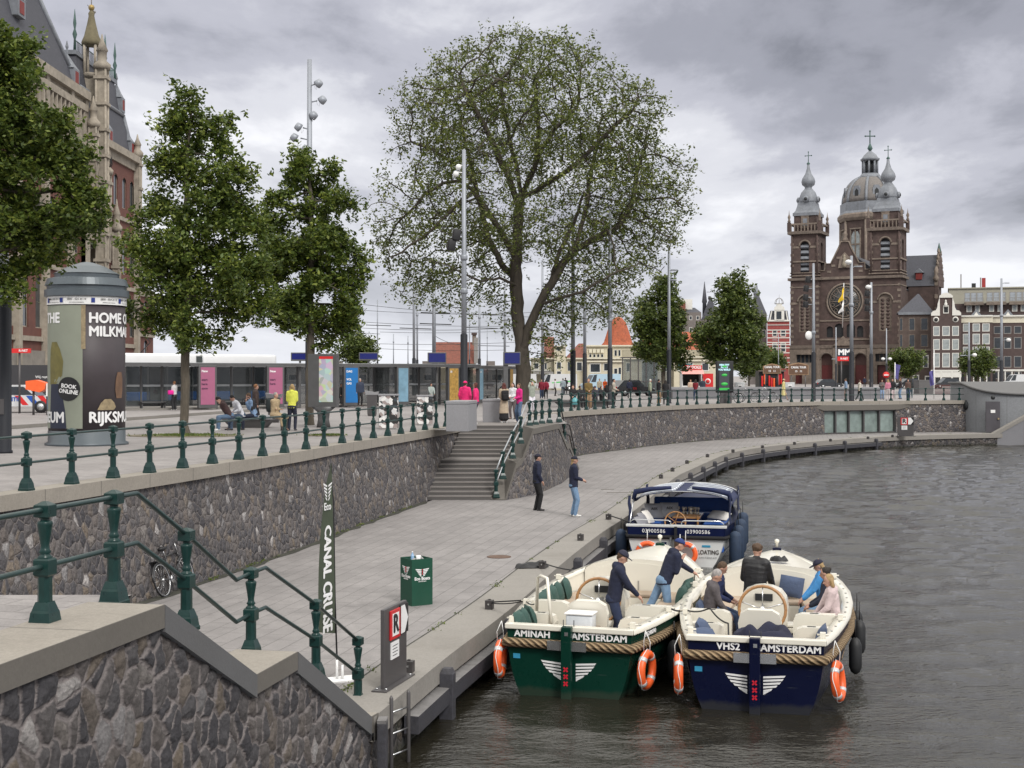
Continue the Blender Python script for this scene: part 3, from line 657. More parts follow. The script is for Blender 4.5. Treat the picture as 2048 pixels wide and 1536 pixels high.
def tree(label,px,base_y,Y,ells,trunk_r,lean,natt,nleaf,lsize,seed,leaf,bark,D=0.35,group=None,limbs=None,shell=0.0,spread=0.35,depth=1.0,top=None,name='leafy_tree',clump=1.0,rt=.008,blobs=0,blobr=.2):
    rnd=np.random.default_rng(seed); k=Y/F; ox=wx(px,Y)
    T=thing(name,label,'tree',(ox,Y,0),0,group)
    if base_y is None: pass
    att=[]; w=np.array([e[2]*e[3]*(e[4] if len(e)>4 else 1) for e in ells],float); w/=w.sum()
    rmean=max(e[2] for e in ells)
    while len(att)<natt:
        e=ells[rnd.choice(len(ells),p=w)]; v=rnd.normal(0,1,3); v/=np.linalg.norm(v); v*=rnd.uniform(shell,1)**(1/3)
        rd=min(e[2]*1.05,rmean)*depth
        att.append((wx(e[0]+v[0]*e[2],Y)-ox,v[1]*rd*k,wz(e[1]+v[2]*e[3],Y)))
    att=np.array(att)
    # uneven outline: thin whole pockets out of the crown
    for _ in range(int(9*clump)):
        c=att[rnd.integers(len(att))]; rr=rmean*k*rnd.uniform(.12,.26); att=att[np.linalg.norm(att-c,axis=1)>rr]
    if blobs:
        cs=att[rnd.choice(len(att),blobs)]; rb=rmean*k*blobr; dm=np.min(np.linalg.norm(att[:,None]-cs[None],axis=2),axis=1); att=att[dm<rb*rnd.uniform(.75,1.15,len(att))]
    topz=max(a[2] for a in att)
    if limbs is None:
        lo=min(e[1]-e[3] for e in ells)
        tp=[(0,0,0),(lean*.3,0,topz*.25),(lean*.6,rnd.normal(0,.1),topz*.5),(lean,0,topz*.78),(wx(ells[0][0],Y)-ox,0,wz(ells[0][1],Y))]
        seeds=[(tp,None)]
    else:
        seeds=[]
        for i,l in enumerate(limbs):
            pl=[(wx(a,Y)-ox,c*k,wz(b,Y)) for a,b,c in l]
            seeds.append((pl,None if i==0 else pl[0]))
    nodes,par=grow(seeds,att,D,D*9,D*1.3,120,rnd)
    r=radii(nodes,par,rt,2.35,trunk_r)
    branches(nodes,par,r,bark,TWIG,'trunk',T)
    rank=np.where(r<np.quantile(r,.80))[0]
    pick=rnd.choice(rank,nleaf//6 if nleaf>6 else 1)
    cen=nodes[pick]+rnd.normal(0,spread,(len(pick),3))
    lp=(cen[:,None]+rnd.normal(0,spread*.33,(len(pick),6,3))).reshape(-1,3)
    leafmesh(lp,lsize,leaf,rnd,'crown',T)
    return T
tree('big leafy tree filling the upper left corner above the advertising column',-75,None,33,[(0,120,90,60),(20,170,120,75),(-20,70,60,60),(60,270,125,80),(90,380,125,85),(60,470,150,70),(-60,300,170,200),(150,440,75,60),(-40,520,130,55),(120,330,70,60),(20,580,40,45,.5)],.17,.1,3600,60000,.14,3,LEAF_A,BARK,.22,group='street trees on the square',spread=.15,depth=.9,rt=.006,blobs=150,blobr=.17)
tree('tall leafy tree with pointed top and bare brown trunk right of the advertising column',370,868,46.7,[(385,195,40,32),(360,250,50,35,.8),(425,255,50,35,.8),(385,300,85,45),(330,370,75,50,.9),(440,370,75,55),(390,430,125,60),(330,510,105,60),(460,500,105,60),(390,570,165,60),(300,610,70,50,.8),(490,610,75,55),(400,655,130,40,.9)],.15,.05,3800,46000,.17,5,LEAF_A,BARK,.28,group='street trees on the square',spread=.2,depth=.95,clump=1.5,blobs=85,blobr=.19)
tree('narrower leafy tree in front of the tall lamp mast left of the map panel',619,850,55.2,[(612,318,38,22,.8),(640,345,40,28,.8),(585,360,42,32,.8),(615,400,85,40),(560,450,50,40,.7),(670,440,55,45),(620,490,100,50),(560,545,55,40,.8),(690,540,55,55),(620,590,105,50),(640,650,85,38,.9),(560,620,45,35,.6),(700,620,45,45)],.16,.1,3400,36000,.19,8,LEAF_A,BARK,.32,group='street trees on the square',spread=.2,depth=.95,clump=1.5,blobs=75,blobr=.22)
limbs=[[(1047,812,0),(1046,760,0),(1044,705,0),(1038,640,8),(1032,570,5),(1033,500,0),(1038,440,-5),(1042,390,0),(1034,330,10),(1018,270,25),(1005,200,30),(1000,150,30)],
[(1045,700,0),(1058,655,-8),(1078,610,-16),(1098,570,-20),(1125,530,-20),(1152,500,-20),(1185,480,-25),(1222,462,-25),(1250,435,-25),(1266,400,-20),(1272,350,-10),(1290,300,0)],
[(1140,512,-20),(1158,470,0),(1170,420,20),(1180,365,35),(1192,300,45),(1205,230,50)],
[(1098,570,-20),(1120,500,10),(1150,440,50),(1170,380,80)],
[(1033,520,0),(1012,485,-15),(988,445,-30),(965,412,-40),(945,388,-45),(922,368,-50),(890,372,-55),(855,395,-60),(825,430,-60)],
[(965,412,-40),(948,370,-20),(925,335,0),(895,315,15),(855,290,25),(820,280,30)],
[(1030,560,0),(1005,530,30),(975,470,60),(960,400,80),(940,320,90),(920,240,90)],
[(1036,575,0),(1000,560,-40),(965,568,-70),(930,555,-90),(900,540,-110),(860,530,-120)],
[(1042,400,0),(1062,350,-20),(1085,300,-40),(1110,265,-50),(1150,225,-50)],
[(1040,420,0),(1020,370,-60),(990,310,-90),(960,250,-100),(930,190,-90)],
[(1042,390,0),(1070,330,40),(1080,250,60),(1070,160,60)],
[(1078,610,-16),(1110,600,-60),(1160,590,-100),(1210,560,-120),(1260,540,-120)],
[(1042,395,0),(1100,370,-40),(1160,330,-60),(1220,270,-60),(1260,230,-50)],
[(945,388,-45),(900,440,-100),(850,490,-120),(800,520,-110)]]
tree('huge old elm with sparse foliage and dark forked trunk rising behind the stairs',1047,808,95,[(1045,150,190,90),(1050,240,260,110),(900,240,140,100),(840,340,110,110,1.1),(800,420,70,80),(1240,260,120,110),(1310,350,85,110,1.1),(1290,440,95,80),(1050,380,300,150),(860,490,115,80),(780,500,45,50,.6),(1230,510,110,70),(900,580,120,40,.8),(1180,600,110,50,.9),(1110,650,60,50,.6),(1120,690,50,35,.4),(980,620,50,40,.3)],.52,0,6800,78000,.23,11,LEAF_E,BARKD,.5,limbs=limbs,shell=.25,spread=.42,depth=.8,name='elm_tree',clump=1.2,rt=.011)
tree('small leafy tree before the red tiled coffee house left of the glass lift',1327,790,128,[(1325,570,24,26,.8),(1322,610,46,32),(1318,650,56,36),(1322,695,58,32),(1340,725,35,18,.6)],.2,0,1500,17000,.34,21,LEAF_D,BARK,.6,group='small trees along the quay road',spread=.38,clump=.5,blobs=75,blobr=.30)
tree('conical leafy tree rising behind the backlit advertisement panel',1462,790,126,[(1470,555,16,18,.7),(1466,585,38,24),(1458,625,55,32),(1450,670,66,32),(1462,705,66,26),(1500,650,28,30,.7)],.2,0,1700,20000,.34,22,LEAF_D,BARK,.6,group='small trees along the quay road',spread=.38,clump=.5,blobs=75,blobr=.30)
for lb,px,ry,sd,Yd in (('small round tree in front of the church side house',1808,(1812,726,33,25),31,262),('round tree in front of the white framed canal houses at right',1955,(1956,725,33,26),32,262),('small round tree between the canal tour kiosk and the red brick house',1540,(1542,725,28,20),33,262),('bushy tree beyond the tram shelters left of the display boards',712,(716,702,32,28),34,150),('low tree behind the conical tree near the souvenir kiosk',1498,(1500,730,24,20),35,255)):
    tree(lb,px,790,Yd,[(*ry,),(ry[0]-12,ry[1]+4,ry[2]*.6,ry[3]*.7),(ry[0]+14,ry[1]-3,ry[2]*.6,ry[3]*.7)],.16,0,380,6500,.5 if Yd>200 else .35,sd,LEAF_D,BARK,.8,group='small trees along the quay road',spread=.55,clump=.3,rt=.02)
GRASSM=leaf_mat('grass blade',(.10,.15,.03),(.2,.24,.06),.3); SOIL=M('tree pit soil',(.16,.14,.10),.95,0,.3,5)
for px,py,w in ((370,868,2.0),(650,868,.7)):
    x,y,_=at(px,py+4); rnd=np.random.default_rng(px)
    g=MB(); g.lathe([(w*.95,.004),(w*.95,.03),(w*.9,.03),(w*.88,.012)],(x,y,0),SOIL,24,cap=False,sq=(1,.55)); g.poly([(x+w*.9*math.cos(a),y+w*.5*math.sin(a),.016) for a in np.linspace(0,2*PI,24,False)],SOIL); structure(g.build('tree_pit'))
    p=rnd.normal(0,1,(900,3))*(w*.33,w*.2,0)+(x+.1,y-.1,.05); o=leafmesh(p,.10,GRASSM,rnd,'grass',None,up=-.6,asp=.3); tag(o,kind='stuff')

# weeds in the joint behind the quay coping and at the wall foot
rnd=np.random.default_rng(77); pts=[]
for P_,n_,o_ in ((E2,60,0.0),([p for p in LW if 22<p[1]<48],40,.36),([p for p in FW if p[1]>66],45,.16)):
    P_=offset(P_,o_)
    for _ in range(n_):
        i=rnd.integers(len(P_)-1); u=rnd.uniform(); c=np.array([P_[i][0]+(P_[i+1][0]-P_[i][0])*u,P_[i][1]+(P_[i+1][1]-P_[i][1])*u,ZQ+.03]); m_=rnd.integers(6,26); pts.append(c+rnd.normal(0,1,(m_,3))*(.05,.12,.012))
o=leafmesh(np.concatenate(pts),.055,GRASSM,rnd,'weeds',None,up=-.6,asp=.35); tag(o,kind='stuff')
# ---------------- buildings ----------------
def inv(T): return (Matrix.Translation(T.location)@Matrix.Rotation(T.rotation_euler[2],4,'Z')).inverted()
def bw(g,name,T):
    """build a part given in world coordinates under a placed thing"""
    m=inv(T); g.v=[tuple(m@Vector(v)) for v in g.v]; return g.build(name,T)
BRK=M('dark purple brown brick',(.085,.058,.052),0.9,0,0.35,0.9,0.2,12,dirt=.25); BRKH=M('canal house brown brick',(.085,.06,.056),0.9,0,0.2,1.5,dirt=.1)
STN=M('weathered church stone',(.205,.165,.135),0.9,0,0.35,1.2,dirt=.45); LEAD=M('lead roof grey blue',(.20,.215,.24),0.55,0.1,0.2,1.5,dirt=.25); SLATE=M('roof slate',(.062,.064,.078),0.7,0,0.25,3,0.2,14); DOMES=M('dome slate brown grey',(.17,.155,.145),0.75,0,0.2,2,0.15,10)
COPPER=M('green copper',(.05,.10,.088),0.6,0,0.2,3); CREAM=M('cream painted trim',(.66,.62,.50),0.7,0,0.07,2,dirt=.12); TRIM=M('white painted window trim',(.70,.69,.64),0.6,0,0.05,3,dirt=.08); REDDOOR=M('dark red door',(.10,.02,.02),0.5,0,0.2,2)
def wall_holes(g,PMx,u0,u1,v0,v1,holes,mat,dep=.22,rev=None):
    us=sorted({u0,u1,*[h[0] for h in holes],*[h[0]+h[2] for h in holes]}); vs=sorted({v0,v1,*[h[1] for h in holes],*[h[1]+h[3] for h in holes]})
    us=[u for u in us if u0<=u<=u1]; vs=[v for v in vs if v0<=v<=v1]
    for a,b in zip(us,us[1:]):
        run=None
        for c,d in zip(vs,vs[1:]):
            m=((a+b)/2,(c+d)/2); inh=any(h[0]<m[0]<h[0]+h[2] and h[1]<m[1]<h[1]+h[3] for h in holes)
            if not inh: run=(run[0],d) if run else (c,d)
            if (inh or d==vs[-1]) and run:
                g.add([PMx@Vector(p) for p in ((a,run[0],0),(b,run[0],0),(b,run[1],0),(a,run[1],0))],[(0,1,2,3)],mat); run=None
    for h in holes:
        a,c,b,d=h[0],h[1],h[0]+h[2],h[1]+h[3]; P=[(a,c),(b,c),(b,d),(a,d)]
        for i in range(4):
            p,q=P[i],P[(i+1)%4]
            g.add([PMx@Vector(x) for x in ((p[0],p[1],0),(q[0],q[1],0),(q[0],q[1],-dep),(p[0],p[1],-dep))],[(3,2,1,0)],rev or mat)
        if len(h)>4 and h[4]=='arch':
            r=h[2]/2; cx=a+r; cy=d-r; n=8
            for sg in (-1,1):
                pl=[(cx+sg*r,d)]+[(cx+sg*r*math.cos(PI/2*i/n),cy+r*math.sin(PI/2*i/n)) for i in range(n+1)]
                pl=pl if sg<0 else pl[::-1]
                g.add([PMx@Vector((x,y,-.002)) for x,y in pl],[tuple(range(len(pl)))],mat)
def facade(T,PMx,u0,u1,v0,v1,mat,wins,dep=.2,name='wall',thick=.4,extra=None):
    g=MB(); wall_holes(g,PMx,u0,u1,v0,v1,[w[:4]+((w[8],) if len(w)>8 else ()) for w in wins],mat,dep)
    for a,b in (((u0,v0),(u0,v1)),((u1,v1),(u1,v0)),((u0,v1),(u1,v1))):
        g.add([PMx@Vector(x) for x in ((*a,0),(*b,0),(*b,-thick),(*a,-thick))],[(0,1,2,3)],mat)
    if extra: extra(g)
    W_=g.build(name,T)
    cache={}
    for w in wins:
        u,v,a,b=w[:4]; fm,pm,nx,ny=w[4:8]; key=(round(a,2),round(b,2),fm.name,pm.name,nx,ny)
        if key not in cache:
            g=MB(); t=min(.13,a*.12)
            g.bx(0,a,-.1,.04,0,t,fm); g.bx(0,a,-.1,.04,b-t,b,fm); g.bx(0,t,-.1,.035,t,b-t,fm); g.bx(a-t,a,-.1,.035,t,b-t,fm)
            for i in range(1,nx): g.bx(a*i/nx-t*.3,a*i/nx+t*.3,-.08,.0,t,b-t,fm)
            for i in range(1,ny): g.bx(t,a-t,-.085,-.005,b*i/ny-t*.35,b*i/ny+t*.35,fm)
            f=g.mesh('window'); g=MB(); g.bx(t,a-t,-.09,-.045,t,b-t,pm); cache[key]=(f,g.mesh('pane'))
        f,p=cache[key]
        fo=link('window',f,T); d=max(dep-.06,.02)
        Mx=PMx@Matrix.Translation((u,v,-d+.02))@Matrix(((1,0,0,0),(0,0,1,0),(0,-1,0,0),(0,0,0,1)))
        fo.matrix_local=Mx; link('pane',p,fo)
    return W_
XZ=plane((0,0,0),(1,0,0),(0,0,1))   # facade plane: local u along x, v up, normal towards the camera
def at_px(name,label,cat,px,Y,group=None,rz=None):
    X=wx(px,Y); return thing(name,label,cat,(X,Y,0),-math.atan2(X,Y) if rz is None else rz,group)
def frus(g,x0,x1,y0,y1,z0,a0,a1,b0,b1,z1,mat,cap=True):
    g.add([(x0,y0,z0),(x1,y0,z0),(x1,y1,z0),(x0,y1,z0),(a0,b0,z1),(a1,b0,z1),(a1,b1,z1),(a0,b1,z1)],[(0,1,5,4),(1,2,6,5),(2,3,7,6),(3,0,4,7),(4,5,6,7),(3,2,1,0)],mat)
# --- church ---
CH=thing('church','dark brick basilica with two onion topped towers, a rose window and a grey dome','church',(wx(1581,322),322,0),R(-26))
def tower(x0,x1,dpt=7.2,h=1.0):
    g=MB(); w=x1-x0; c=(x0+x1)/2
    def bxx(a,b,c_,d,e,f,m): g.bx(a,b,c_,d,e,f,m)
    # lower stage with blind arched panel, upper stage with belfry opening
    PMf=plane((x0,0,0),(1,0,0),(0,0,1)); pw=w*.42
    wall_holes(g,PMf,0,w,8.9,24.6,[((w-pw)/2,12.2,pw,8.4,'arch')],BRK,.35)
    g.bx(x0+(w-pw)/2,x0+(w+pw)/2,.30,.5,12.2,20.6,STN)
    for k in range(9):
        for s in (-1,1): g.lathe([(.42,-.06),(.42,.06)],(c+s*.62,.28,12.9+k*.8),BRK,8,T=Matrix.Rotation(PI/2,4,'X'))
    PMf2=plane((x0+.15,.1,0),(1,0,0),(0,0,1)); w2=w-.3; bw_=w*.30
    wall_holes(g,PMf2,0,w2,24.6,35.4,[((w2-bw_)/2,26.2,bw_,7.2,'arch')],BRK,.5)
    for k in range(5): g.box((c,.55,26.9+k*1.35),(bw_,.5,.75),LEAD,rx=R(-35))
    g.bx(x0+.5,x1-.5,.9,1.0,26,33.6,DARK)
    for (xx,sx) in ((x0,-1),(x1,1)):
        PMs=plane((xx,dpt if sx<0 else 0,0),(0,-1 if sx<0 else 1,0),(0,0,1)); wall_holes(g,PMs,0,dpt,8.9,24.6,[],BRK)
        PMs=plane((xx-.15*sx,dpt-.1 if sx<0 else .1,0),(0,-1 if sx<0 else 1,0),(0,0,1)); wall_holes(g,PMs,0,dpt-.2,24.6,35.4,[((dpt-.2-bw_)/2,26.2,bw_,7.2,'arch')],BRK,.5)
    g.bx(x0,x1,dpt-.1,dpt,8.9,35.4,BRK)
    # archivolts, quoins, bands, cornices
    for cz,rr,yy in ((20.6-pw/2,pw/2+.25,-.06),(33.4-bw_/2,bw_/2+.3,.04)):
        g.tube([(c+rr*math.cos(a),yy,cz+rr*math.sin(a)) for a in np.linspace(0,PI,13)],.22,STN,5)
        g.bx(x0+.2,c-rr,yy-.05,yy+.2,cz-.5,cz+.0,STN); g.bx(c+rr,x1-.2,yy-.05,yy+.2,cz-.5,cz,STN)
    for z,o,hh in ((8.6,.35,.5),(24.3,.55,.6),(25.3,.2,.25),(35.2,.6,.7),(22.6,.12,.25),(26.0,.12,.2),(28.6,.10,.35)):
        g.bx(x0-o,x1+o,-o,dpt+o,z,z+hh,STN if hh<.5 else M('church cornice stone',(.15,.12,.10),.9,0,.3,1.5,dirt=.4))
    for sx in (x0+.35,x1-.35):
        for k in range(11): g.box((sx,0,9.8+k*1.3),(.85 if k%2 else .55,.14,.62),STN)
        for k in range(7): g.box((sx,.08,26.6+k*1.25),(.75 if k%2 else .5,.14,.6),STN)
        g.tube([(sx,-.12,25.5),(sx,-.12,35.2)],.22,BRK,6)
    # balustrade
    for s in (0,1):
        g.bx(x0-.4,x1+.4,-.45+s*(dpt+.6),-.15+s*(dpt+.6),37.4,37.75,STN)
        for k in range(9): g.bx(x0+.1+k*(w-.3)/8,x0+.35+k*(w-.3)/8,-.4+s*(dpt+.6),-.2+s*(dpt+.6),35.9,37.4,STN)
    for sx in (x0-.25,x1+.25):
        g.bx(sx-.15,sx+.15,-.3,dpt+.3,37.4,37.75,STN)
        for sy in (-.3,dpt+.3):
            g.bx(sx-.4,sx+.4,sy-.35,sy+.35,35.9,38.0,BRK); g.lathe([(.25,38),(.4,38.3),(.2,38.7),(.38,39.3),(.12,39.9),(.02,40.9)],(sx,sy,0),STN,6)
    g.bx(x0+.7,x1-.7,.5,dpt-.5,35.9,39.6,BRK); g.bx(c-.9,c+.9,.35,.6,36.6,39.4,STN); g.bx(c-.5,c+.5,.3,.4,37.2,38.9,LEAD)
    g.prism([(-1.1,39.4),(1.1,39.4),(0,40.4)],-.55,-.3,STN,plane((c,0,0),(1,0,0),(0,0,1)))
    o=g.build('tower',CH)
    g=MB(); q=w*.43; 
    g.bx(x0+.45,x1-.45,.25,dpt-.25,39.6,40.3,LEAD)
    yc=dpt/2; r2=1.414
    g.lathe([(q*r2,40.3),(q*.86*r2,40.9),(q*.74*r2,42.0),(q*.70*r2,42.9)],(c,yc,0),LEAD,4,False,ph=.5)
    g.lathe([(q*.78,42.9),(q*.80,43.3),(q*.72,44.4),(q*.60,45.3),(q*.42,45.9),(q*.30,46.3),(q*.30,46.7),(q*.52,47.2),(q*.58,47.9),(q*.50,48.7),(q*.26,49.8),(q*.13,51.0),(q*.10,52.0)],(c,yc,0),LEAD,12)
    for s in range(4):
        a=PI/2*s-PI/2; dx,dy=math.cos(a),math.sin(a); g.lathe([(.75,-.3),(.75,.3),(.45,.42)],(c+dx*q*.78,yc+dy*q*.78,43.6),LEAD,10,T=plane((0,0,0),(-dy,dx,0),(0,0,1)).to_3x3().to_4x4())
        g.lathe([(.4,.4),(.4,.45)],(c+dx*q*.80,yc+dy*q*.80,43.6),DARK,8,T=plane((0,0,0),(-dy,dx,0),(0,0,1)).to_3x3().to_4x4())
    g.lathe([(.12,51.8),(.45,52.2),(.12,52.6)],(c,yc,0),COPPER,8)
    g.build('spire',o)
    g=MB(); g.tube([(c,yc,52.4),(c,yc,55.0)],.09,COPPER,5); g.tube([(c-.75,yc,54.1),(c+.75,yc,54.1)],.08,COPPER,5)
    for a,b in ((-.75,54.1),(.75,54.1),(0,55)): g.ell((c+a,yc,b),.17,COPPER,n=6,m=4)
    g.build('cross',o)
tower(0,6.7); tower(18.4,25.4)
# centre bay
g=MB(); PMc=plane((6.7,.9,0),(1,0,0),(0,0,1)); cw=11.7; rc=(cw/2,19.2); 
wall_holes(g,PMc,0,cw,8.9,25.0,[(1.6,10.9,1.5,2.6,'arch'),(3.5,10.9,2.0,3.2,'arch'),(6.2,10.9,2.0,3.2,'arch'),(8.6,10.9,1.5,2.6,'arch')],BRK,.4)
g.bx(6.9,18.2,1.35,1.5,10.7,14.3,DARK)
for z,o,h in ((8.6,.3,.5),(14.6,.15,.35),(24.4,.35,.6),(10.2,.15,.4)): g.bx(6.5,18.5,.9-o,1.1,z,z+h,STN)
g.prism([(0,25.0),(cw,25.0),(cw,26.4),(cw-1.3,26.4),(cw-1.3,28.0),(cw-2.6,28.0),(cw-4.4,31.6),(cw/2+.9,33.0),(cw/2-.9,33.0),(4.4,31.6),(2.6,28.0),(1.3,28.0),(1.3,26.4),(0,26.4)],-.8,0,BRK,PMc)
g.tube([(6.7+x,.85,z) for x,z in ((0,26.5),(1.2,26.5),(1.3,28.1),(2.6,28.1),(4.4,31.7),(4.95,33.1),(6.75,33.1),(7.3,31.7),(9.1,28.1),(10.4,28.1),(10.5,26.5),(11.7,26.5))],.2,STN,5)
for x,z in ((2.2,26.2),(9.5,26.2),(3.2,27.6),(8.5,27.6),(4.4,29.4),(7.3,29.4)): g.box((6.7+x,.86,z),(.9,.12,.5),STN)
g.prism([(-1.5,0),(1.5,0),(1.1,2.4),(0,3.6),(-1.1,2.4)],0,.35,STN,plane((12.55,.85,27.0),(1,0,0),(0,0,1)))
g.lathe([(.5,0),(.55,.8),(.35,1.7),(.45,2.0),(.22,2.3),(.3,2.7),(.05,3.0)],(12.55,.45,27.1),M('pale statue stone',(.30,.26,.20),.9,0,.2,2),8)
g.lathe([(.45,33),(.8,33.6),(.4,34.2),(.6,34.8),(.1,35.6)],(12.55,1.2,0),STN,6)
g.bx(6.7,18.4,6.5,6.7,8,25,BRK); o=g.build('nave_front',CH)
g=MB(); T_=plane((12.55,.88,19.2),(1,0,0),(0,0,1))
ring=lambda rr,th,m,zz=0: g.tube([(T_@Vector((rr*math.cos(a),rr*math.sin(a),zz))) for a in np.linspace(0,2*PI,33)[:-1]],th,m,5,closed=True)
g.lathe([(4.0,-.02),(4.0,.06)],T_@Vector((0,0,0)),M('stained glass dim',(.055,.06,.06),.3,0,.4,1.5),32,T=T_.to_3x3().to_4x4())
ring(4.1,.28,STN); ring(3.5,.12,STN,.1); ring(1.15,.2,STN,.1); ring(.5,.12,STN,.1)
for k in range(12):
    a=2*PI*k/12; g.tube([T_@Vector((1.2*math.cos(a),1.2*math.sin(a),.12)),T_@Vector((3.4*math.cos(a),3.4*math.sin(a),.12))],.09,STN,4)
    b=a+PI/12; g.tube([T_@Vector((2.9*math.cos(b)+.42*math.cos(q),2.9*math.sin(b)+.42*math.sin(q),.1)) for q in np.linspace(0,2*PI,9)[:-1]],.07,STN,4,closed=True)
g.build('rose_window',o)
# ground floor portals
PMg=plane((-.2,-.6,0),(1,0,0),(0,0,1)); g=MB()
dr=[(1.6,3.0,3.6,3.0)]; doors=[(7.5,0,2.7,7.0,'arch'),(11.3,0,2.9,7.4,'arch'),(15.3,0,2.7,7.0,'arch')]
wall_holes(g,PMg,0,25.9,0,8.6,[(1.7,5.0,3.8,1.9),(1.4,0,1.7,3.6),(20.4,0,2.4,4.4),(20.0,5.2,3.6,1.8)]+doors,STN,1.0)
g.bx(-.2,0,-.6,5,0,8.6,STN); g.bx(25.5,25.7,-.6,7,0,8.6,BRK); g.bx(-.3,25.8,-.75,-.45,8.3,8.9,M('church cornice stone'))
for u in (6.9,10.7,14.6,18.5): g.bx(u-.2-.35,u-.2+.35,-.85,-.6,0,8.3,STN)
for d in doors:
    r=d[2]/2; g.tube([PMg@Vector((d[0]+r+(r+.25)*math.cos(a),d[3]-r+(r+.25)*math.sin(a),.05)) for a in np.linspace(0,PI,13)],.2,M('church cornice stone'),5)
g.prism([(-2.4,0),(2.4,0),(0,2.2)],0,.4,STN,plane((12.55,-.7,8.9),(1,0,0),(0,0,1))); P_=g.build('portal',CH)
for d,m in zip(doors,(REDDOOR,DARK,REDDOOR)):
    g=MB(); g.bx(d[0]-.2,d[0]+d[2]-.2,.3,.4,0,4.4,m); g.bx(d[0]-.2,d[0]+d[2]-.2,.28,.4,4.45,d[3],M('door fanlight brown',(.07,.035,.03),.6,0,.2,3)); g.build('door',P_)
for a in ((1.5,5.0,3.8,1.9),(19.8,5.2,3.6,1.8)): g=MB(); g.bx(a[0],a[0]+a[2],.2,.3,a[1],a[1]+a[3],WIN); [g.bx(a[0]+a[2]*k/4-.06,a[0]+a[2]*k/4+.06,.1,.2,a[1],a[1]+a[3],STN) for k in (1,2,3)]; g.build('window',P_)
g=MB(); g.bx(1.2,2.9,.2,.3,0,3.6,REDDOOR); g.build('door',P_); g=MB(); g.bx(20.2,22.6,.2,.3,0,4.4,REDDOOR); g.build('door',P_)
# nave and transept behind
g=MB(); g.bx(6.8,25.0,7,50,0,22,BRK); g.bx(0.2,6.5,7.2,24,0,16,BRK)
g.bx(25,31.0,12,22,0,23,BRK); 
for k in range(5): g.bx(31.0,31.6,12+k*.9,22-k*.9,23+k*1.5,24.6+k*1.5,BRK)
for k in range(5):
    for s in (0,1): g.box((31.35,(12.2+k*.9) if s==0 else (21.8-k*.9),24.7+k*1.5),(.7,.6,.35),STN); g.lathe([(.3,24.8+k*1.5),(.35,25.3+k*1.5),(.05,26.1+k*1.5)],(31.35,(12.2+k*.9) if s==0 else (21.8-k*.9),0),STN,6)
for k in range(8): g.bx(31.0,31.75,11.8,12.6,2+k*3,3+k*3,STN)
g.bx(31.0,31.9,11.9,12.5,0,24,BRK); g.bx(31.0,31.3,13,13.6,6,20,M('red painted dormer',(.20,.03,.025),.6,0,.2,2)); g.lathe([(.5,24),(.7,24.8),(.3,25.6),(.5,26.4),(.08,27.5)],(31.3,12.0,0),STN,6); g.lathe([(.3,30.8),(.5,31.5),(.3,32.4),(.06,33.4)],(31.25,17,0),COPPER,6)
g.build('nave',CH)
g=MB(); frus(g,6.6,25.2,6.8,50,22,12.2,13.0,6.8,50,30.5,SLATE); frus(g,20,30.95,11.8,22.2,23,20,30.95,16.8,17.2,30.6,SLATE)
o=g.build('roof',CH); g=MB(); g.bx(26.6,28.0,12.6,14.4,24.6,26.2,M('red painted dormer')); g.prism([(-1.1,0),(1.1,0),(0,1.0)],-1.8,.1,LEAD,plane((27.3,12.5,26.2),(1,0,0),(0,0,1))); g.build('dormer',o)
# dome over the crossing, placed in world space
dx,dy=wx(1740,352),352.0
g=MB(); ph=.5
g.lathe([(7.5,20),(7.5,41.9)],(dx,dy,0),BRK,8,False,ph=ph); g.lathe([(7.9,41.5),(8.3,42.2),(8.3,43.0),(7.9,43.4)],(dx,dy,0),STN,8,False,ph=ph)
for k in range(8):
    a=2*PI*(k+.5+ph)/8+0; ca,sa=math.cos(a),math.sin(a); F_=plane((dx+ca*6.98,dy+sa*6.98,0),(-sa,ca,0),(0,0,1))
    g.prism([(-1.2,32),(1.2,32),(1.2,37.5),(.6,38.6),(-.6,38.6),(-1.2,37.5)],.0,.08,WINL,F_)
    for u in (-1.4,0,1.4): g.prism([(u-.15,31.5),(u+.15,31.5),(u+.15,39),(u-.15,39)],.0,.25,STN,F_)
    for v in (31.2,35.2,39.2): g.prism([(-1.6,v),(1.6,v),(1.6,v+.35),(-1.6,v+.35)],.0,.27,STN,F_)
    g.lathe([(.35,20),(.35,41.5)],(dx+math.cos(a+PI/8)*7.5,dy+math.sin(a+PI/8)*7.5,0),STN,6)
D_=bw(g,'drum',CH)
g=MB(); g.lathe([(7.9,43.4),(7.6,44.0),(7.6,46.2),(7.2,46.3)],(dx,dy,0),LEAD,8,False,ph=ph)
prof=[(7.0*math.cos(t)**.8*.98,46.2+7.2*math.sin(t)) for t in np.linspace(0.02,1.18,9)]
g.lathe(prof,(dx,dy,0),DOMES,16,True,ph=ph)
for k in range(8):
    a=2*PI*(k+ph)/8; g.tube([(dx+(r+.02)*math.cos(a),dy+(r+.02)*math.sin(a),z) for r,z in prof],.40,LEAD,5)
    b=a+PI/8; r_=6.2; F_=plane((dx+math.cos(b)*r_,dy+math.sin(b)*r_,47.0),(-math.sin(b),math.cos(b),0),(0,0,1))
    g.prism([(-1.0,0),(1.0,0),(1.0,2.4),(.6,3.3),(-.6,3.3),(-1.0,2.4)],-1.4,.35,LEAD,F_); g.prism([(-.5,.3),(.5,.3),(.5,2.0),(0,2.6),(-.5,2.0)],.35,.40,DARK,F_)
Dm=bw(g,'dome',CH)
g=MB(); g.lathe([(2.9,52.6),(2.7,53.3),(2.2,54.0)],(dx,dy,0),LEAD,8,ph=ph)
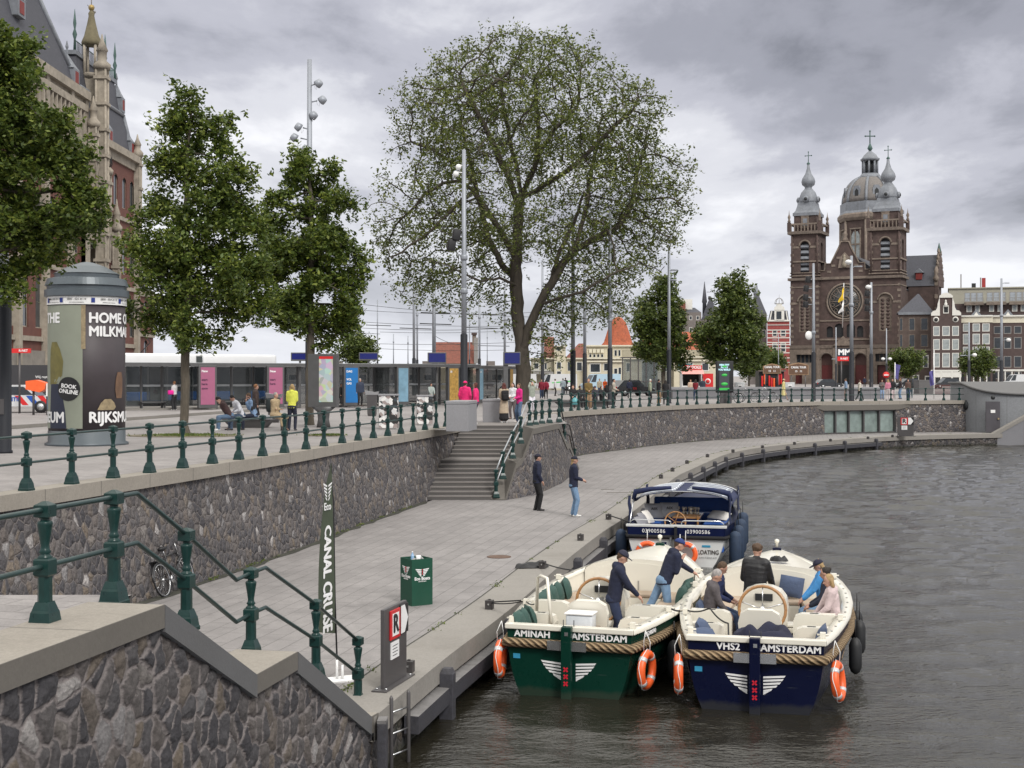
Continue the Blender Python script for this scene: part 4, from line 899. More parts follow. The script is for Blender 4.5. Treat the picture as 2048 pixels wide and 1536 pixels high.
for k in range(8):
    a=2*PI*(k+ph)/8; g.tube([(dx+1.85*math.cos(a),dy+1.85*math.sin(a),54),(dx+1.85*math.cos(a),dy+1.85*math.sin(a),57.4)],.26,LEAD,6)
g.lathe([(1.0,54),(1.0,57.5)],(dx,dy,0),DARK,8); g.lathe([(2.3,57.3),(2.5,57.8),(2.0,58.1),(1.6,58.8),(.8,59.5),(.3,59.9)],(dx,dy,0),LEAD,8,ph=ph)
bw(g,'lantern',CH).parent=CH
g=MB(); g.lathe([(.25,59.8),(.7,60.5),(.5,61.0),(.15,61.8)],(dx,dy,0),COPPER,8); g.tube([(dx,dy,61.5),(dx,dy,65.0)],.16,COPPER,5); g.tube([(dx-1.2,dy,63.7),(dx+1.2,dy,63.7)],.15,COPPER,5)
for a,b in ((-1.2,63.7),(1.2,63.7),(0,65)): g.ell((dx+a,dy,b),.25,COPPER,n=6,m=4)
bw(g,'cross',CH)
# --- generic town house ---
def house(label,px0,px1,Y,ytop,mat,cols,rows,trim,pane,dep=9,cornice=None,ground=None,group='tall houses across the road',roof=None,nx=3,ny=4,extra=None,name='town_house',wall0=None):
    T=at_px(name,label,'house',px0,Y,group); k=Y/F; Wd=(px1-px0)*k; H=wz(ytop,Y); V=lambda py: wz(py,Y); U=lambda px:(px-px0)*k
    wins=[]
    for (c0,c1) in cols:
        for (r0,r1) in rows: wins.append((U(c0),V(r1),(c1-c0)*k,(r1-r0)*k,trim,pane,nx,ny))
    g_=None
    facade(T,XZ,0,Wd,0,H,mat,wins,.18,'wall',dep)
    if cornice:
        g=MB()
        for a,b,o,m in cornice: g.bx(-.05,Wd+.05,-o,.3,V(b),V(a),m)
        g.build('cornice',T)
    g=MB(); (roof or (lambda g,Wd,H:frus(g,0,Wd,.2,dep,H,Wd*.1,Wd*.9,dep*.3,dep*.7,H+1.6,SLATE)))(g,Wd,H); g.build('roof',T)
    if extra: extra(T,U,V,Wd,H)
    return T
Z7=lambda x,y:(1840+x*.2345,540+y*.2345)
zx=lambda x:1840+x*.2345
zy=lambda y:540+y*.2345
def gableA(T,U,V,Wd,H):
    u=lambda x:U(zx(x)); v=lambda y:V(zy(y)); PMx=XZ
    g=MB(); wall_holes(g,PMx,u(165),u(268),H,v(235),[(u(197),v(365),u(235)-u(197),v(315)-v(365))],BRKH,.15); g.bx(u(165),u(268),.15,.5,H,v(235),BRKH)
    g.build('gable',T)
    g=MB()
    for s in (-1,1):
        c=u(216.5); f=lambda a:c+s*(a-216.5)*(u(217.5)-u(216.5))
        pl=[(f(338),v(390)),(f(338),v(368)),(f(322),v(350)),(f(300),v(345)),(f(288),v(320)),(f(284),v(285)),(f(275),v(255)),(f(268),v(235)),(f(266),v(390))]
        g.prism(pl,-.02,.16,TRIM,PMx); g.build('gable_scroll',T); g=MB()
    g.prism([(u(160),v(238)),(u(273),v(238)),(u(270),v(222)),(u(250),v(205)),(u(217),v(195)),(u(183),v(205)),(u(163),v(222))],-.1,.22,TRIM,PMx)
    for a in (135,293):
        g.lathe([(.62,-.05),(.62,.08)],(u(a),-.02,v(424)),TRIM,16,T=Matrix.Rotation(PI/2,4,'X')); g.lathe([(.40,.0),(.40,.11)],(u(a),-.02,v(424)),DARK,14,T=Matrix.Rotation(PI/2,4,'X'))
    g.bx(u(193),u(238),-.1,.05,v(372),v(365),TRIM); g.bx(u(193),u(199),-.08,.05,v(365),v(312),TRIM); g.bx(u(233),u(238),-.08,.05,v(365),v(312),TRIM); g.bx(u(193),u(238),-.1,.05,v(312),v(304),TRIM); g.bx(u(199),u(233),.05,.1,v(365),v(312),DARK)
    g.bx(-.05,Wd+.05,-.15,.1,v(868),v(852),TRIM); g.bx(u(120),u(340),-.1,.05,v(915),v(870),TRIM)
    for a in (115,170,258,322): g.bx(u(a),u(a+14),-.12,.05,0,v(868),TRIM)
    for a,b in ((132,168),(187,255),(275,320)): g.bx(u(a),u(b),-.03,.1,0,v(920),DARK)
    g.lathe([(.3,0),(.35,.7),(.15,1.1),(.22,1.3),(.02,1.6)],(u(214),-.15,v(318)),TRIM,8)
    g.build('gable_trim',T)
cA=[(zx(112),zx(165)),(zx(185),zx(247)),(zx(265),zx(320))]
house('narrow brown canal house with white neck gable and two round windows',zx(95),zx(340),290,zy(390),BRKH,cA,[(zy(480),zy(563)),(zy(590),zy(682)),(zy(708),zy(830))],TRIM,WINL,extra=gableA,nx=4,ny=5,roof=lambda g,Wd,H:(frus(g,.2,Wd-.2,.4,9,H,Wd*.4,Wd*.6,.4,9,H+4.6,SLATE)))
def dormB(T,U,V,Wd,H):
    for px,py in ((1951,zy(345)),):
        g=MB(); c=Wd*.5; g.prism([(c-1.1,H),(c+1.1,H),(c,H+1.35)],-1.2,.1,LEAD,XZ); g.prism([(c-.5,H),(c+.5,H),(c,H+.8)],.1,.16,TRIM,XZ); g.build('dormer',T)
    g=MB(); 
    for k in range(5): g.bx(.3+k*Wd/5,.3+k*Wd/5+Wd/5-.7,-.03,.1,0,2.3,DARK); g.bx(k*Wd/5,k*Wd/5+.25,-.1,.05,0,3.1,TRIM)
    g.bx(0,Wd,-.2,.05,2.9,3.3,TRIM); g.build('shop_front',T)
house('brown canal house with white cross windows and straight cream cornice',zx(342),zx(603),290,zy(390),BRKH,[(zx(365),zx(419)),(zx(443),zx(502)),(zx(521),zx(580))],[(zy(458),zy(526)),(zy(545),zy(635)),(zy(655),zy(735)),(zy(760),zy(840))],TRIM,WINL,cornice=[(zy(388),zy(400),.45,TRIM),(zy(400),zy(450),.15,CREAM)],extra=dormB,nx=2,ny=2,roof=lambda g,Wd,H:g.bx(0,Wd,.3,9,H,H+.15,SLATE))
GW=M('grey painted window frame',(.25,.24,.23),.6,0,.1,3)
house('brown canal house with grey window frames beside the tall lamp post',zx(606),zx(878),290,zy(390),BRKH,[(zx(628),zx(685)),(zx(708),zx(768)),(zx(790),zx(850))],[(zy(480),zy(545)),(zy(575),zy(672)),(zy(735),zy(832)),(zy(868),zy(930))],GW,WIN,cornice=[(zy(388),zy(400),.5,TRIM),(zy(400),zy(452),.12,CREAM)],extra=dormB,nx=2,ny=2,roof=lambda g,Wd,H:g.bx(0,Wd,.3,9,H,H+.15,SLATE))
house('brown brick house cut by the right edge of the picture',zx(882),zx(1010),290,zy(460),BRKH,[(zx(905),zx(960))],[(zy(490),zy(560)),(zy(600),zy(690)),(zy(740),zy(840))],GW,WIN,nx=2,ny=3)
OLIVE=M('olive beige rendered wall',(.36,.345,.28),.8,0,.08,1,dirt=.15)
def hotelx(T,U,V,Wd,H):
    g=MB(); v=lambda y:V(zy(y)); u=lambda x:U(zx(x)); 
    for a,b in ((370,525),(548,705),(728,885)):
        g.bx(u(a),u(b),-1.3,-.01,v(305),v(280),STN); 
        for k in range(12): g.bx(u(a)+k*(u(b)-u(a))/11-.03,u(a)+k*(u(b)-u(a))/11+.03,-1.25,-1.2,v(280),v(245),GW)
        g.bx(u(a),u(b),-1.28,-1.18,v(247),v(243),GW)
    g.build('balcony',T)
    g=MB()
    for a,b,h,m in ((432,466,110,DARK),(500,510,62,GW),(515,545,66,M('red chimney panel',(.30,.03,.03),.6,0,.1,2)),(738,765,148,GW)): g=MB(); g.bx(u(a),u(b),3,4.2,v(168),v(h),m); g.build('chimney',T)
    g=MB(); g.bx(u(340),u(350),2.9,3.1,v(168),v(30),GW); g.bx(u(275),u(330),2,5,v(175),v(150),GW); g.build('chimney',T)
hw=[]
T=house('wide olive hotel top floor with glazed balconies above the canal houses',zx(245),zx(1010),308,zy(163),OLIVE,[(zx(a),zx(b)) for a,b in ((372,420),(422,470),(472,522),(550,600),(603,652),(655,703),(732,782),(785,832),(834,884))],[(zy(196),zy(275))],GW,glass_mat('sky lit glass',(.34,.37,.40),.08),extra=hotelx,nx=1,ny=1,dep=14,roof=lambda g,Wd,H:(g.bx(-.2,Wd,-.3,14,H,H+.25,OLIVE)),name='hotel')
g=MB(); k=308/F
for a,b in ((388,432),(457,497),(570,610),(637,678),(752,795),(820,862)): g.bx((zx(a)-zx(245))*k,(zx(b)-zx(245))*k,-.25,-.05,wz(zy(362),308),wz(zy(303),308),TRIM); g.bx((zx(a)-zx(245))*k+.25,(zx(b)-zx(245))*k-.25,-.3,-.24,wz(zy(355),308),wz(zy(310),308),WINL)
g.bx((zx(262)-zx(245))*k,24,-.12,.0,wz(zy(395),308),wz(zy(290),308),BRKH); g.build('attic_window',T)
# presbytery beside the church
Zc=lambda x:1550+x*.3582
Zd=lambda y:250+y*.3582
SB=M('presbytery brick',(.095,.07,.06),.9,0,.25,1.2,dirt=.2)
T=house('brown brick side house with grey pyramid roof between church and canal houses',Zc(690),Zc(873),296,Zd(1052),SB,[(Zc(745),Zc(778)),(Zc(808),Zc(848)),(Zc(696),Zc(712))],[(Zd(1078),Zd(1148)),(Zd(1170),Zd(1240))],STN,WIN,cornice=[(Zd(1046),Zd(1060),.4,LEAD),(Zd(1250),Zd(1262),.15,STN)],nx=2,ny=2,roof=lambda g,Wd,H:frus(g,-.4,Wd+.3,-.3,9,H,Wd*.56,Wd*.60,4,5,H+4.4,SLATE))
g=MB(); k=296/F
g.bx(14*k*.36,9*k,-.02,.1,0,0.1,DARK)
for a,b,c,d in ((820,850,1285,1355),(745,770,1290,1360),(830,870,1400,1440),(765,800,1395,1440)): g.bx((Zc(a)-Zc(690))*k,(Zc(b)-Zc(690))*k,-.06,.1,wz(Zd(d),296),wz(Zd(c),296),TRIM); g.bx((Zc(a)-Zc(690))*k+.2,(Zc(b)-Zc(690))*k-.2,-.1,-.05,wz(Zd(d),296)+.1,wz(Zd(c),296)-.25,WIN)
g.build('window',T)
# red and white house left of the church
Rx=lambda x:1360+x*.1823
Ry=lambda y:540+y*.1823
REDB=M('rose red brick',(.27,.06,.055),.85,0,.15,2)
def redx(T,U,V,Wd,H):
    u=lambda x:U(Rx(x)); v=lambda y:V(Ry(y)); g=MB()
    for y in (600,655,690,740,790,815,850,905,960,1010,1060): g.bx(-.02,Wd+.02,-.06,.05,v(y+9),v(y),TRIM)
    g.build('stone_band',T)
    g=MB(); frus(g,u(965),u(1192),-.1,6,H,u(990),u(1175),.9,5,v(445),SLATE)
    g.prism([(u(975),H),(u(990),H),(u(1012),v(450)),(u(1000),v(450))],-.1,.25,TRIM,XZ); g.prism([(u(1185),H),(u(1172),H),(u(1155),v(450)),(u(1165),v(450))],-.1,.25,TRIM,XZ)
    g.build('mansard',T)
    g=MB(); g.bx(u(1035),u(1140),-.3,1.5,H,v(440),TRIM); g.prism([(u(1028),v(440)),(u(1148),v(440)),(u(1140),v(410)),(u(1115),v(392)),(u(1088),v(385)),(u(1060),v(392)),(u(1036),v(410))],-.1,.4,TRIM,XZ); g.bx(u(1056),u(1110),-.36,-.29,v(540),v(455),WIN); d=g.build('dormer',T)
    g=MB(); c=u(1086); r=.95
    for k in range(8):
        a=2*PI*k/8; g.tube([(c+r*math.cos(a)*math.cos(t),.6+r*math.sin(a)*math.cos(t),v(385)+.3+1.25*math.sin(t)) for t in np.linspace(0,PI/2,7)],.055,GW,4)
    g.tube([(c+r*math.cos(a),.6+r*math.sin(a),v(385)+.3) for a in np.linspace(0,2*PI,17)[:-1]],.06,GW,4,closed=True); g.tube([(c,.6,v(385)+1.4),(c,.6,v(385)+2.3)],.03,GW,4); g.bx(c-.6,c+.6,0,1.2,v(390),v(385)+.3,TRIM); g.build('cupola',d)
house('slim red brick house with white bands and a wire cupola left of the church',Rx(958),Rx(1197),300,Ry(560),REDB,[(Rx(1012),Rx(1065)),(Rx(1100),Rx(1158))],[(Ry(658),Ry(730)),(Ry(800),Ry(900)),(Ry(970),Ry(1080))],TRIM,WIN,cornice=[(Ry(548),Ry(565),.3,TRIM),(Ry(600),Ry(604),.2,TRIM)],extra=redx,nx=1,ny=2,roof=lambda g,Wd,H:g.bx(0,Wd,.3,8,H,H+.1,SLATE))
GRB=M('grey brown render',(.17,.15,.14),.85,0,.15,1.2,dirt=.2)
house('grey brown house with stepped slate roof behind the conical tree',1497,1533,304,628,GRB,[(1503,1509),(1514,1520),(1525,1531)],[(660,675),(690,708),(720,735)],TRIM,WIN,nx=1,ny=2,roof=lambda g,Wd,H:(frus(g,0,Wd,.2,9,H,Wd*.35,Wd*.55,2,7,H+4.5,SLATE),g.lathe([(.7,H+4.3),(.75,H+5.2),(.3,H+5.8),(.12,H+6.8)],(Wd*.45,4,0),LEAD,8)))
house('dark grey building with pale chimney block between the two leafy trees',1340,1402,310,625,GRB,[(1362,1368),(1378,1384),(1392,1398)],[(632,640),(655,668),(685,700)],TRIM,WIN,nx=1,ny=1,roof=lambda g,Wd,H:(g.bx(Wd*.3,Wd*.72,2,6,H,H+3.1,TRIM),g.bx(0,Wd*.5,1,5,H,H+2.3,M('rust brick',(.2,.07,.05),.9,0,.2,2)),frus(g,0,Wd,.2,9,H,Wd*.2,Wd*.8,3,6,H+1.2,SLATE)))
house('grey gabled house with needle turret above the coffee house roofs',1402,1440,315,640,GRB,[(1408,1414),(1424,1430)],[(650,662),(680,695)],TRIM,WIN,nx=1,ny=2,roof=lambda g,Wd,H:(frus(g,0,Wd,.2,9,H,Wd*.45,Wd*.55,1,8,H+5.2,SLATE),g.lathe([(.5,H),(.45,H+4),(.6,H+4.2),(.05,H+9)],(.8,2,0),SLATE,6)))
# --- coffee house ---
Kx=lambda x:1050+x*.1709
Ky=lambda y:580+y*.1709
TILE=M('orange clay roof tile',(.36,.095,.045),.8,0,.35,4,.3,9,dirt=.25); TILEB=M('brown red roof tile',(.20,.07,.05),.85,0,.3,4,.3,9,dirt=.3); CRW=M('cream boarded wall',(.58,.53,.40),.75,0,.06,2,dirt=.15); CRD=M('beige boarded wall',(.36,.33,.25),.75,0,.08,2,dirt=.15)
YK=188.0
KH=at_px('coffee_house','cream timber coffee house with orange and brown tiled roofs beyond the taxi','building',1062,YK); kk=YK/F
U=lambda x:(Kx(x)-1062)*kk; V=lambda y:wz(Ky(y),YK)
def kw(x0,x1,y0,y1,nx=4,ny=3,pm=None): return (U(x0),V(y1),U(x1)-U(x0),V(y0)-V(y1),TRIM,pm or WIN,nx,ny)
facade(KH,XZ,0,U(340),0,V(800),CRD,[kw(100,165,850,930),kw(225,258,850,930,2)],.15,'wall',8)
facade(KH,plane((0,-.8,0),(1,0,0),(0,0,1)),U(342),U(475),0,V(660),CRW,[kw(366,426,840,930,1,1)+('arch',),kw(366,426,945,1045,1,1),kw(366,424,655+10,715,2,1),],.15,'wall',9)
facade(KH,XZ,U(477),U(722),0,V(800),CRW,[kw(497,535,840,950,2),kw(600,672,840,950,4)],.15,'wall',8)
facade(KH,plane((0,-1.5,0),(1,0,0),(0,0,1)),U(724),U(1140),0,V(800),CRW,[kw(750,880,858,970,7,4),kw(912,968,858,950,4,3),kw(1030,1075,915,985,2,2),kw(1082,1118,905,990,1,1)],.15,'wall',9)
facade(KH,plane((0,.5,0),(1,0,0),(0,0,1)),U(724),U(1500),V(800),V(655),CRW,[kw(750,782,748,790,1,1),kw(796,830,748,790,1,1),kw(842,874,748,790,1,1),kw(888,920,748,790,1,1),kw(1045,1080,700,775,2,3),kw(1092,1122,700,775,2,3),kw(1195,1230,725,768,1,1)],.12,'wall',7)
facade(KH,XZ,U(1142),U(1730),0,V(800),CRD,[kw(1180,1230,850,960,2),kw(1480,1540,850,960,4),kw(1600,1680,850,960,4)],.15,'wall',8)
facade(KH,plane((0,-1.0,0),(1,0,0),(0,0,1)),U(1732),U(2230),0,V(790),CRW,[kw(1768,1955,850,950,8,3,glass_mat('teal lit glass',(.06,.17,.19),.1)),kw(2050,2140,850,950,4,3)],.15,'wall',9)
g=MB()
for a,b,yy,o in ((0,340,800,.1),(342,475,660,.9),(477,722,800,.1),(724,1140,800,1.6),(724,1500,650,-.4),(1142,1730,800,.1),(1732,2230,785,1.1),(1732,2230,825,1.06),(724,1140,835,1.55)): g.bx(U(a)-.1,U(b)+.1,-o-.25,-o+.2,V(yy+10),V(yy-6),CREAM)
for a in (750,795,840,887): g.bx(U(a),U(a+36),.25,.45,V(735),V(690),CREAM)
g.build('cornice',KH)
g=MB(); frus(g,U(225),U(345),.3,8,V(795),U(230),U(345),4,6,V(540),TILEB); g.build('roof',KH); g=MB(); frus(g,U(478),U(726),-.2,8,V(795),U(640),U(722),3,6,V(620),TILEB)
g.build('roof',KH)
g=MB(); cx=U(1110); wv=lambda x:U(x)
g.lathe([(U(1330)-cx,V(645)),((U(1290)-cx),V(600)),((U(1250)-cx),V(480)),((U(1210)-cx),V(370)),(U(1160)-cx,V(312)),(.1,V(300))],(cx,4.2,0),TILE,8,False,ph=.5,sq=(1,.7))
g.build('roof',KH)
g=MB(); frus(g,U(1330),U(1740),1,8,V(700),U(1420),U(1650),4,5,V(560),TILE); g.build('roof',KH); g=MB(); frus(g,U(1732),U(2230),.3,8,V(700),U(1850),U(2200),4,5,V(480),TILE); g.bx(U(1732),U(2230),0,8,V(790),V(700),CRD); g.bx(U(1142),U(1735),.4,8,V(800),V(700),CRD); g.build('roof',KH)
g=MB(); PMt=plane((0,-1.72,0),(1,0,0),(0,0,1))
g.text('KOFFIEHUIS',.42,plane((U(815),-1.64,V(826)),(1,0,0),(0,0,1)),STN,.01); g.build('lettering',KH)
g=MB(); g.bx(U(95),U(330),-1.4,.1,V(985),V(955),GW); g.bx(U(80),U(300),-1.2,.1,V(950),V(935),M('awning grey',(.45,.45,.42),.8,0,.1,2)); g.build('awning',KH)
# brick hall with tiled roof behind the shelters
T=at_px('brick_hall','low hall with brown red tiled roof and tall chimney behind the tram shelters','building',868,195)
k=195/F; Wd=84*k
g=MB(); g.bx(0,Wd,.5,8,0,wz(727,195),CRD); g.build('wall',T); g=MB(); frus(g,-.2,Wd*.97,.2,8.2,wz(727,195),0,Wd*.96,3.5,5,wz(683,195),TILEB); rf=g.build('roof',T)
g=MB(); g.bx(Wd*.93,Wd*1.02,3,4.2,wz(727,195),wz(664,195),STN); g.bx(Wd*.91,Wd*1.04,2.8,4.4,wz(668,195),wz(664,195),BRKH); g.bx(Wd*.955,Wd*1.05,.1,.9,wz(727,195),wz(675,195),GW); g.build('chimney',rf)
# --- central station ---
ST=thing('railway_station','red brick and cream stone railway station with steep slate roofs and pinnacles at left','station',(-50,150,0),PI/2)
# local: x runs along the front away from the camera, y back (to the left)
RB=M('station red brick',(.13,.05,.038),.85,0,.2,1.2,dirt=.12); CS=M('station cream stone',(.33,.29,.235),.85,0,.25,1.3,dirt=.35)
def stf(x0,x1,yf,H,wins,dep): return facade(ST,plane((0,yf,0),(1,0,0),(0,0,1)),x0,x1,0,H,RB,wins,.35,'wall',dep)
def arc(x,z,w,h): return (x,z,w,h,CS,WIN,2,3,'arch')
stf(-75,9,0,34,[arc(x,z,2.0,h) for x in np.arange(-60,8,4.1) for z,h in ((7,5.5),(16,5.5),(27.5,4.5))],25)
stf(9,16,2.5,27,[arc(11,8,2.8,8),arc(11,18.5,2.8,6)],22)
stf(16,31,0,30,[arc(x,z,1.9,h) for x in (17.6,21.4,25.2,28.6) for z,h in ((7,5),(15,5),(23.5,4))],24)
stf(31,46,1.5,14,[arc(x,z,2,4) for x in (32.5,37,41) for z in (3,8.5)],20)
g=MB()
for x0,x1,yf,zs in ((-75,9,0,(5.6,13.5,24.6,26,33.2)),(16,31,0,(5.6,13,21.8,29)),(31,46,1.5,(2,7.4,13))):
    for i,z in enumerate(zs): g.bx(x0,x1,yf-.25,yf+.05,z,z+(.5 if i<len(zs)-1 else 1.0),CS)
g.bx(-75,9.4,-.9,.1,34,35,CS); g.bx(15.7,31.4,-.8,.1,30,30.9,CS)
g.bx(-75,9.05,-.12,.0,26.2,33.2,CS) if False else None
for x in np.arange(-59.4,9,4.1): g.bx(x-1.15,x-.7,-.22,.0,26.5,33.2,CS)
for x in list(np.arange(-70,9,8.2))+[9,16,31]: g.bx(x-.5,x+.5,-.6,.2,0,34 if x<10 else 30,CS)
for x in (9.4,15.6): g.bx(x-.9,x+.9,-.5,3,0,29,CS)
g.bx(-75,46,-.4,.0,0,4.6,M('station grey plinth',(.22,.20,.175),.9,0,.2,1.2,dirt=.3))
g.build('stone_trim',ST)
g=MB()
frus(g,-40,8.6,0.2,24,35,-34,.6,2.6,20,44.4,SLATE); frus(g,-34,.4,2.8,20,44.4,-32,-3.5,5.5,18,53,SLATE)
frus(g,10,31,.2,20,30.8,11.5,29.6,1.2,17,36.2,SLATE); frus(g,11.6,29.5,1.3,16.8,36.2,12.5,28.6,2.0,15,40.2,SLATE); frus(g,11.2,29.9,1.0,17.2,36.0,11.2,29.9,1.0,17.2,36.35,LEAD); frus(g,12.2,28.9,1.8,15.4,40.2,12.2,28.9,1.8,15.4,40.7,LEAD); frus(g,-34.3,.9,2.4,20.3,44.2,-34.3,.9,2.4,20.3,44.7,LEAD)
frus(g,9,16,2.5,20,27,11,14,8,14,33,SLATE); frus(g,31,46,1.5,20,14,33,44,6,14,19,SLATE)
rf=g.build('roof',ST)
g=MB()
for x0,x1,y0,z0,a0,a1,b0,z1 in ((-40,8.6,.2,35,-34,.6,2.6,44.4),(10,31,.2,30.8,11.5,29.6,1.2,36.2)):
    g.tube([(x1,y0-.05,z0),(a1,b0-.05,z1)],.28,LEAD,5); g.tube([(x0,y0-.05,z0),(a0,b0-.05,z1)],.28,LEAD,5); g.tube([(a0,b0-.1,z1),(a1,b0-.1,z1)],.25,LEAD,5); g.tube([(x1,y0,z0),(x1,20,z0)],.25,LEAD,5)
    g.tube([(a1,b0,z1),(a1,b0+10,z1)],.25,LEAD,5)
g.build('ridge',rf)
def dormer(x,y,z,w):
    g=MB(); g.bx(x-w,x+w,y-w*.9,y+2,z,z+1.9,LEAD); g.bx(x-w*.55,x+w*.55,y-w*.95,y-w*.88,z+.3,z+1.6,M('red painted dormer')); g.lathe([(w*1.7,z+1.9),(w*1.0,z+2.6),(.15,z+3.6),(.1,z+4.2),(.22,z+4.5),(.03,z+5.2)],(x,y+.3,0),LEAD,4,False,ph=.5); g.build('dormer',rf)
for a in ((-3,2.6,44.8,1.1),(7.4,1.0,35.4,.95),(-9,1.6,39,1.1),(29.2,1.6,36.5,.7),(30.4,.8,31,.8),(21,.9,31,.8)): dormer(*a)
g=MB()
for x in np.arange(16.5,30,.8): g.tube([(x,3.2,42-4+4.0),(x,3.2,43.2)],.05,BLACK,4) if False else None
for x in np.arange(12.3,28.9,.5): g.tube([(x,2,40.7),(x,2,42.0)],.05,COPPER if x>20 else BLACK,4)
for y in np.arange(2,15,.8): g.tube([(28.8,y,40.7),(28.8,y,42.0)],.05,COPPER,4)
g.tube([(12.2,2,41.9),(28.8,2,41.9),(28.8,15,41.9)],.06,COPPER,4)
for x,y in ((12.4,2),(24.5,2),(28.8,2),(28.8,6)): g.lathe([(.18,40.7),(.12,42),(.28,42.6),(.1,43.2),(.2,43.9),(.02,45.6)],(x,y,0),COPPER,6)
g.build('cresting',rf)
def pinn(x,y,w,z0,z1,top,m=CS,gold=False):
    g=MB(); g.bx(x-w*.8,x+w*.8,y-w*.8,y+w*.8,z0,z1,m)
    for a in (-1,1):
        for b in (-1,1): g.tube([(x+a*w*.8,y+b*w*.8,z0),(x+a*w*.8,y+b*w*.8,z1)],w*.22,m,6)
    n=int((z1-z0)/3.0)
    for i in range(n): g.bx(x-w-.12,x+w+.12,y-w-.12,y+w+.12,z0+(i+1)*(z1-z0)/(n+.4),z0+(i+1)*(z1-z0)/(n+.4)+.35,m)
    g.lathe([(w*1.5,z1),(w*1.6,z1+.5),(w*.8,z1+1),(w*.9,z1+top*.5),(w*1.1,z1+top*.52),(w*.35,z1+top*.8),(.06,z1+top)],(x,y,0),m,8)
    g.build('pinnacle',ST)
pinn(13.2,-1.0,.68,0,38.6,4.2)
g=MB(); [g.bx(x_-.16,x_+.16,-.62,-.2,27.6,32.6,CS) for x_ in np.arange(-40,9,1.37)]; g.bx(-60,9,-.7,-.1,32.6,33.4,CS); g.build('arcade',ST)
g=MB(); x,y=15.6,1.0
g.bx(x-.75,x+.75,y-.75,y+.75,20,38,CS); g.bx(x-.5,x+.5,y-.78,y-.7,35.5,37.2,RB)
for a in (-1,1):
    for b in (-1,1): g.tube([(x+a*.65,y+b*.65,38),(x+a*.65,y+b*.65,42)],.18,CS,6)
g.lathe([(1.0,38),(1.2,38.4),(1.0,38.6)],(x,y,0),CS,8); OL=M('lichen stone cap',(.15,.13,.08),.9,0,.2,2)
g.lathe([(1.15,42),(1.25,42.4),(.9,43.2),(.55,44.6),(.35,45.6),(.4,45.9),(.1,46.4)],(x,y,0),OL,8); GOLD=M('gilded ornament',(.35,.25,.09),.5,.4,.2,2)
g.tube([(x,y,46.2),(x,y,49.2)],.06,GW,5); g.bx(x-1.3,x-.1,y-.03,y+.03,47.6,48.9,OL); g.ell((x,y,46.6),.4,GOLD,n=8,m=5); g.ell((x+1.2,y,46.4),.2,GW,n=6,m=4); g.tube([(x-1.6,y,46.5),(x+1.3,y,46.4)],.05,GW,4)
g.build('vane_tower',ST)
for a in ((9.2,-1.2,.5,24,31,3.6),(11.0,-.6,.55,18,28.4,4.2),(16.6,-.5,.55,16,26.5,4.6),(20.3,-.7,.45,12,20,4.0),(31.2,-.3,.5,14,31,3)): pinn(*a)
for x,z in ((11.0,29.5),(16.6,27)):
    g=MB()
    for k in range(6):
        t=2*PI*k/6; g.tube([(x+.6*math.cos(t)*s,-.6+.6*math.sin(t)*s,z+zz) for s,zz in ((.4,0),(1,.8),(.8,1.6),(.2,2.3),(.05,4.2))],.07,BLACK,4)
    g.build('finial',ST)
g=MB(); g.prism([(9.5,27),(15.5,27),(15.3,30),(13.8,34.5),(11.2,34.5),(9.7,30)],-.4,.4,CS,plane((0,2,0),(1,0,0),(0,0,1))); g.bx(13.2,14.6,-.35,-.2,17,26,GOLD); g.build('clock_gable',ST)
# concrete kiosk at right with door, and the ramp parapet in the water
x0=wx(1936,107.5)
T=thing('pavilion','low curved concrete service pavilion with sloping roof beside the walkway','building',(x0,105,0))
g=MB(); Lc=[(x0+.05,112),(x0-.02,109.2),(x0+.25,107.9),(x0+1.0,106.8),(x0+2.1,106.2),(x0+3.6,105.9),(x0+8,105.9),(x0+16,105.9)]
Lc=smooth_line(Lc,.4); d=arclen(Lc); zt=[.55+min(1,max(0,(y-105.9)/3.2))*.85 for x,y in Lc]
nrow=6; rows=[[(x,y,ZQ-.1+(z-ZQ+.1)*k/nrow) for (x,y),z in zip(Lc,zt)] for k in range(nrow+1)]
g.grid(rows,KIOSK,True,[[(s,k*.6) for s in d] for k in range(nrow+1)])
bw(g,'wall',T)
for w_ in range(1): pass
g=MB(); top=[(x,y,z+.02) for (x,y),z in zip(Lc,zt)]; back=[(x+.6 if x<x0+1 else x,112.0,1.5) for (x,y) in Lc]
g.grid([top,back],KIOSK,False); fr=[(x-.12 if i<8 else x,y-.12 if i>3 else y,z) for i,((x,y),z) in enumerate(zip(Lc,zt))]
g.tube([(x,y,z) for x,y,z in fr],.10,KIOSK,6); bw(g,'roof',T)
dx0=wx(1971,105.9); dx1=wx(1999,105.9)
g=MB(); g.bx(dx0,dx1,105.78,105.88,ZQ+.08,wz(803,105.9),M('dark grey steel door',(.075,.07,.08),.5,.1,.1,2)); D_=bw(g,'door',T)
g=MB(); g.bx(dx0+.35,dx0+.7,105.74,105.78,-.9,-.66,WHITE); g.box((dx1-.15,105.72,-1.35),(.12,.1,.12),M('brass handle',(.45,.35,.2),.4,.6),0); g.v=[tuple(inv(T)@Vector(v)) for v in g.v]; g.build('handle',D_)
g=MB(); g.ell((wx(1986,105.7),105.7,wz(795,105.7)),(.18,.16,.18),DARK,n=10,m=6); g.ell((x0+.12,108.4,-.35),(.2,.42,.42),DARK,n=12,m=7); bw(g,'wall_light',T)
KS=at(1984,889.5,ZW); ky=104.2; xa=wx(1985,ky)
T=thing('ramp_parapet','rising concrete ramp wall with stone cap standing in the water at right','wall',(xa,ky,0))
xb=xa+16; zr=lambda x:wz(868,ky)+(x-xa)*((wz(833,ky)-wz(868,ky))/(wx(2048,ky)-wx(1985,ky)))
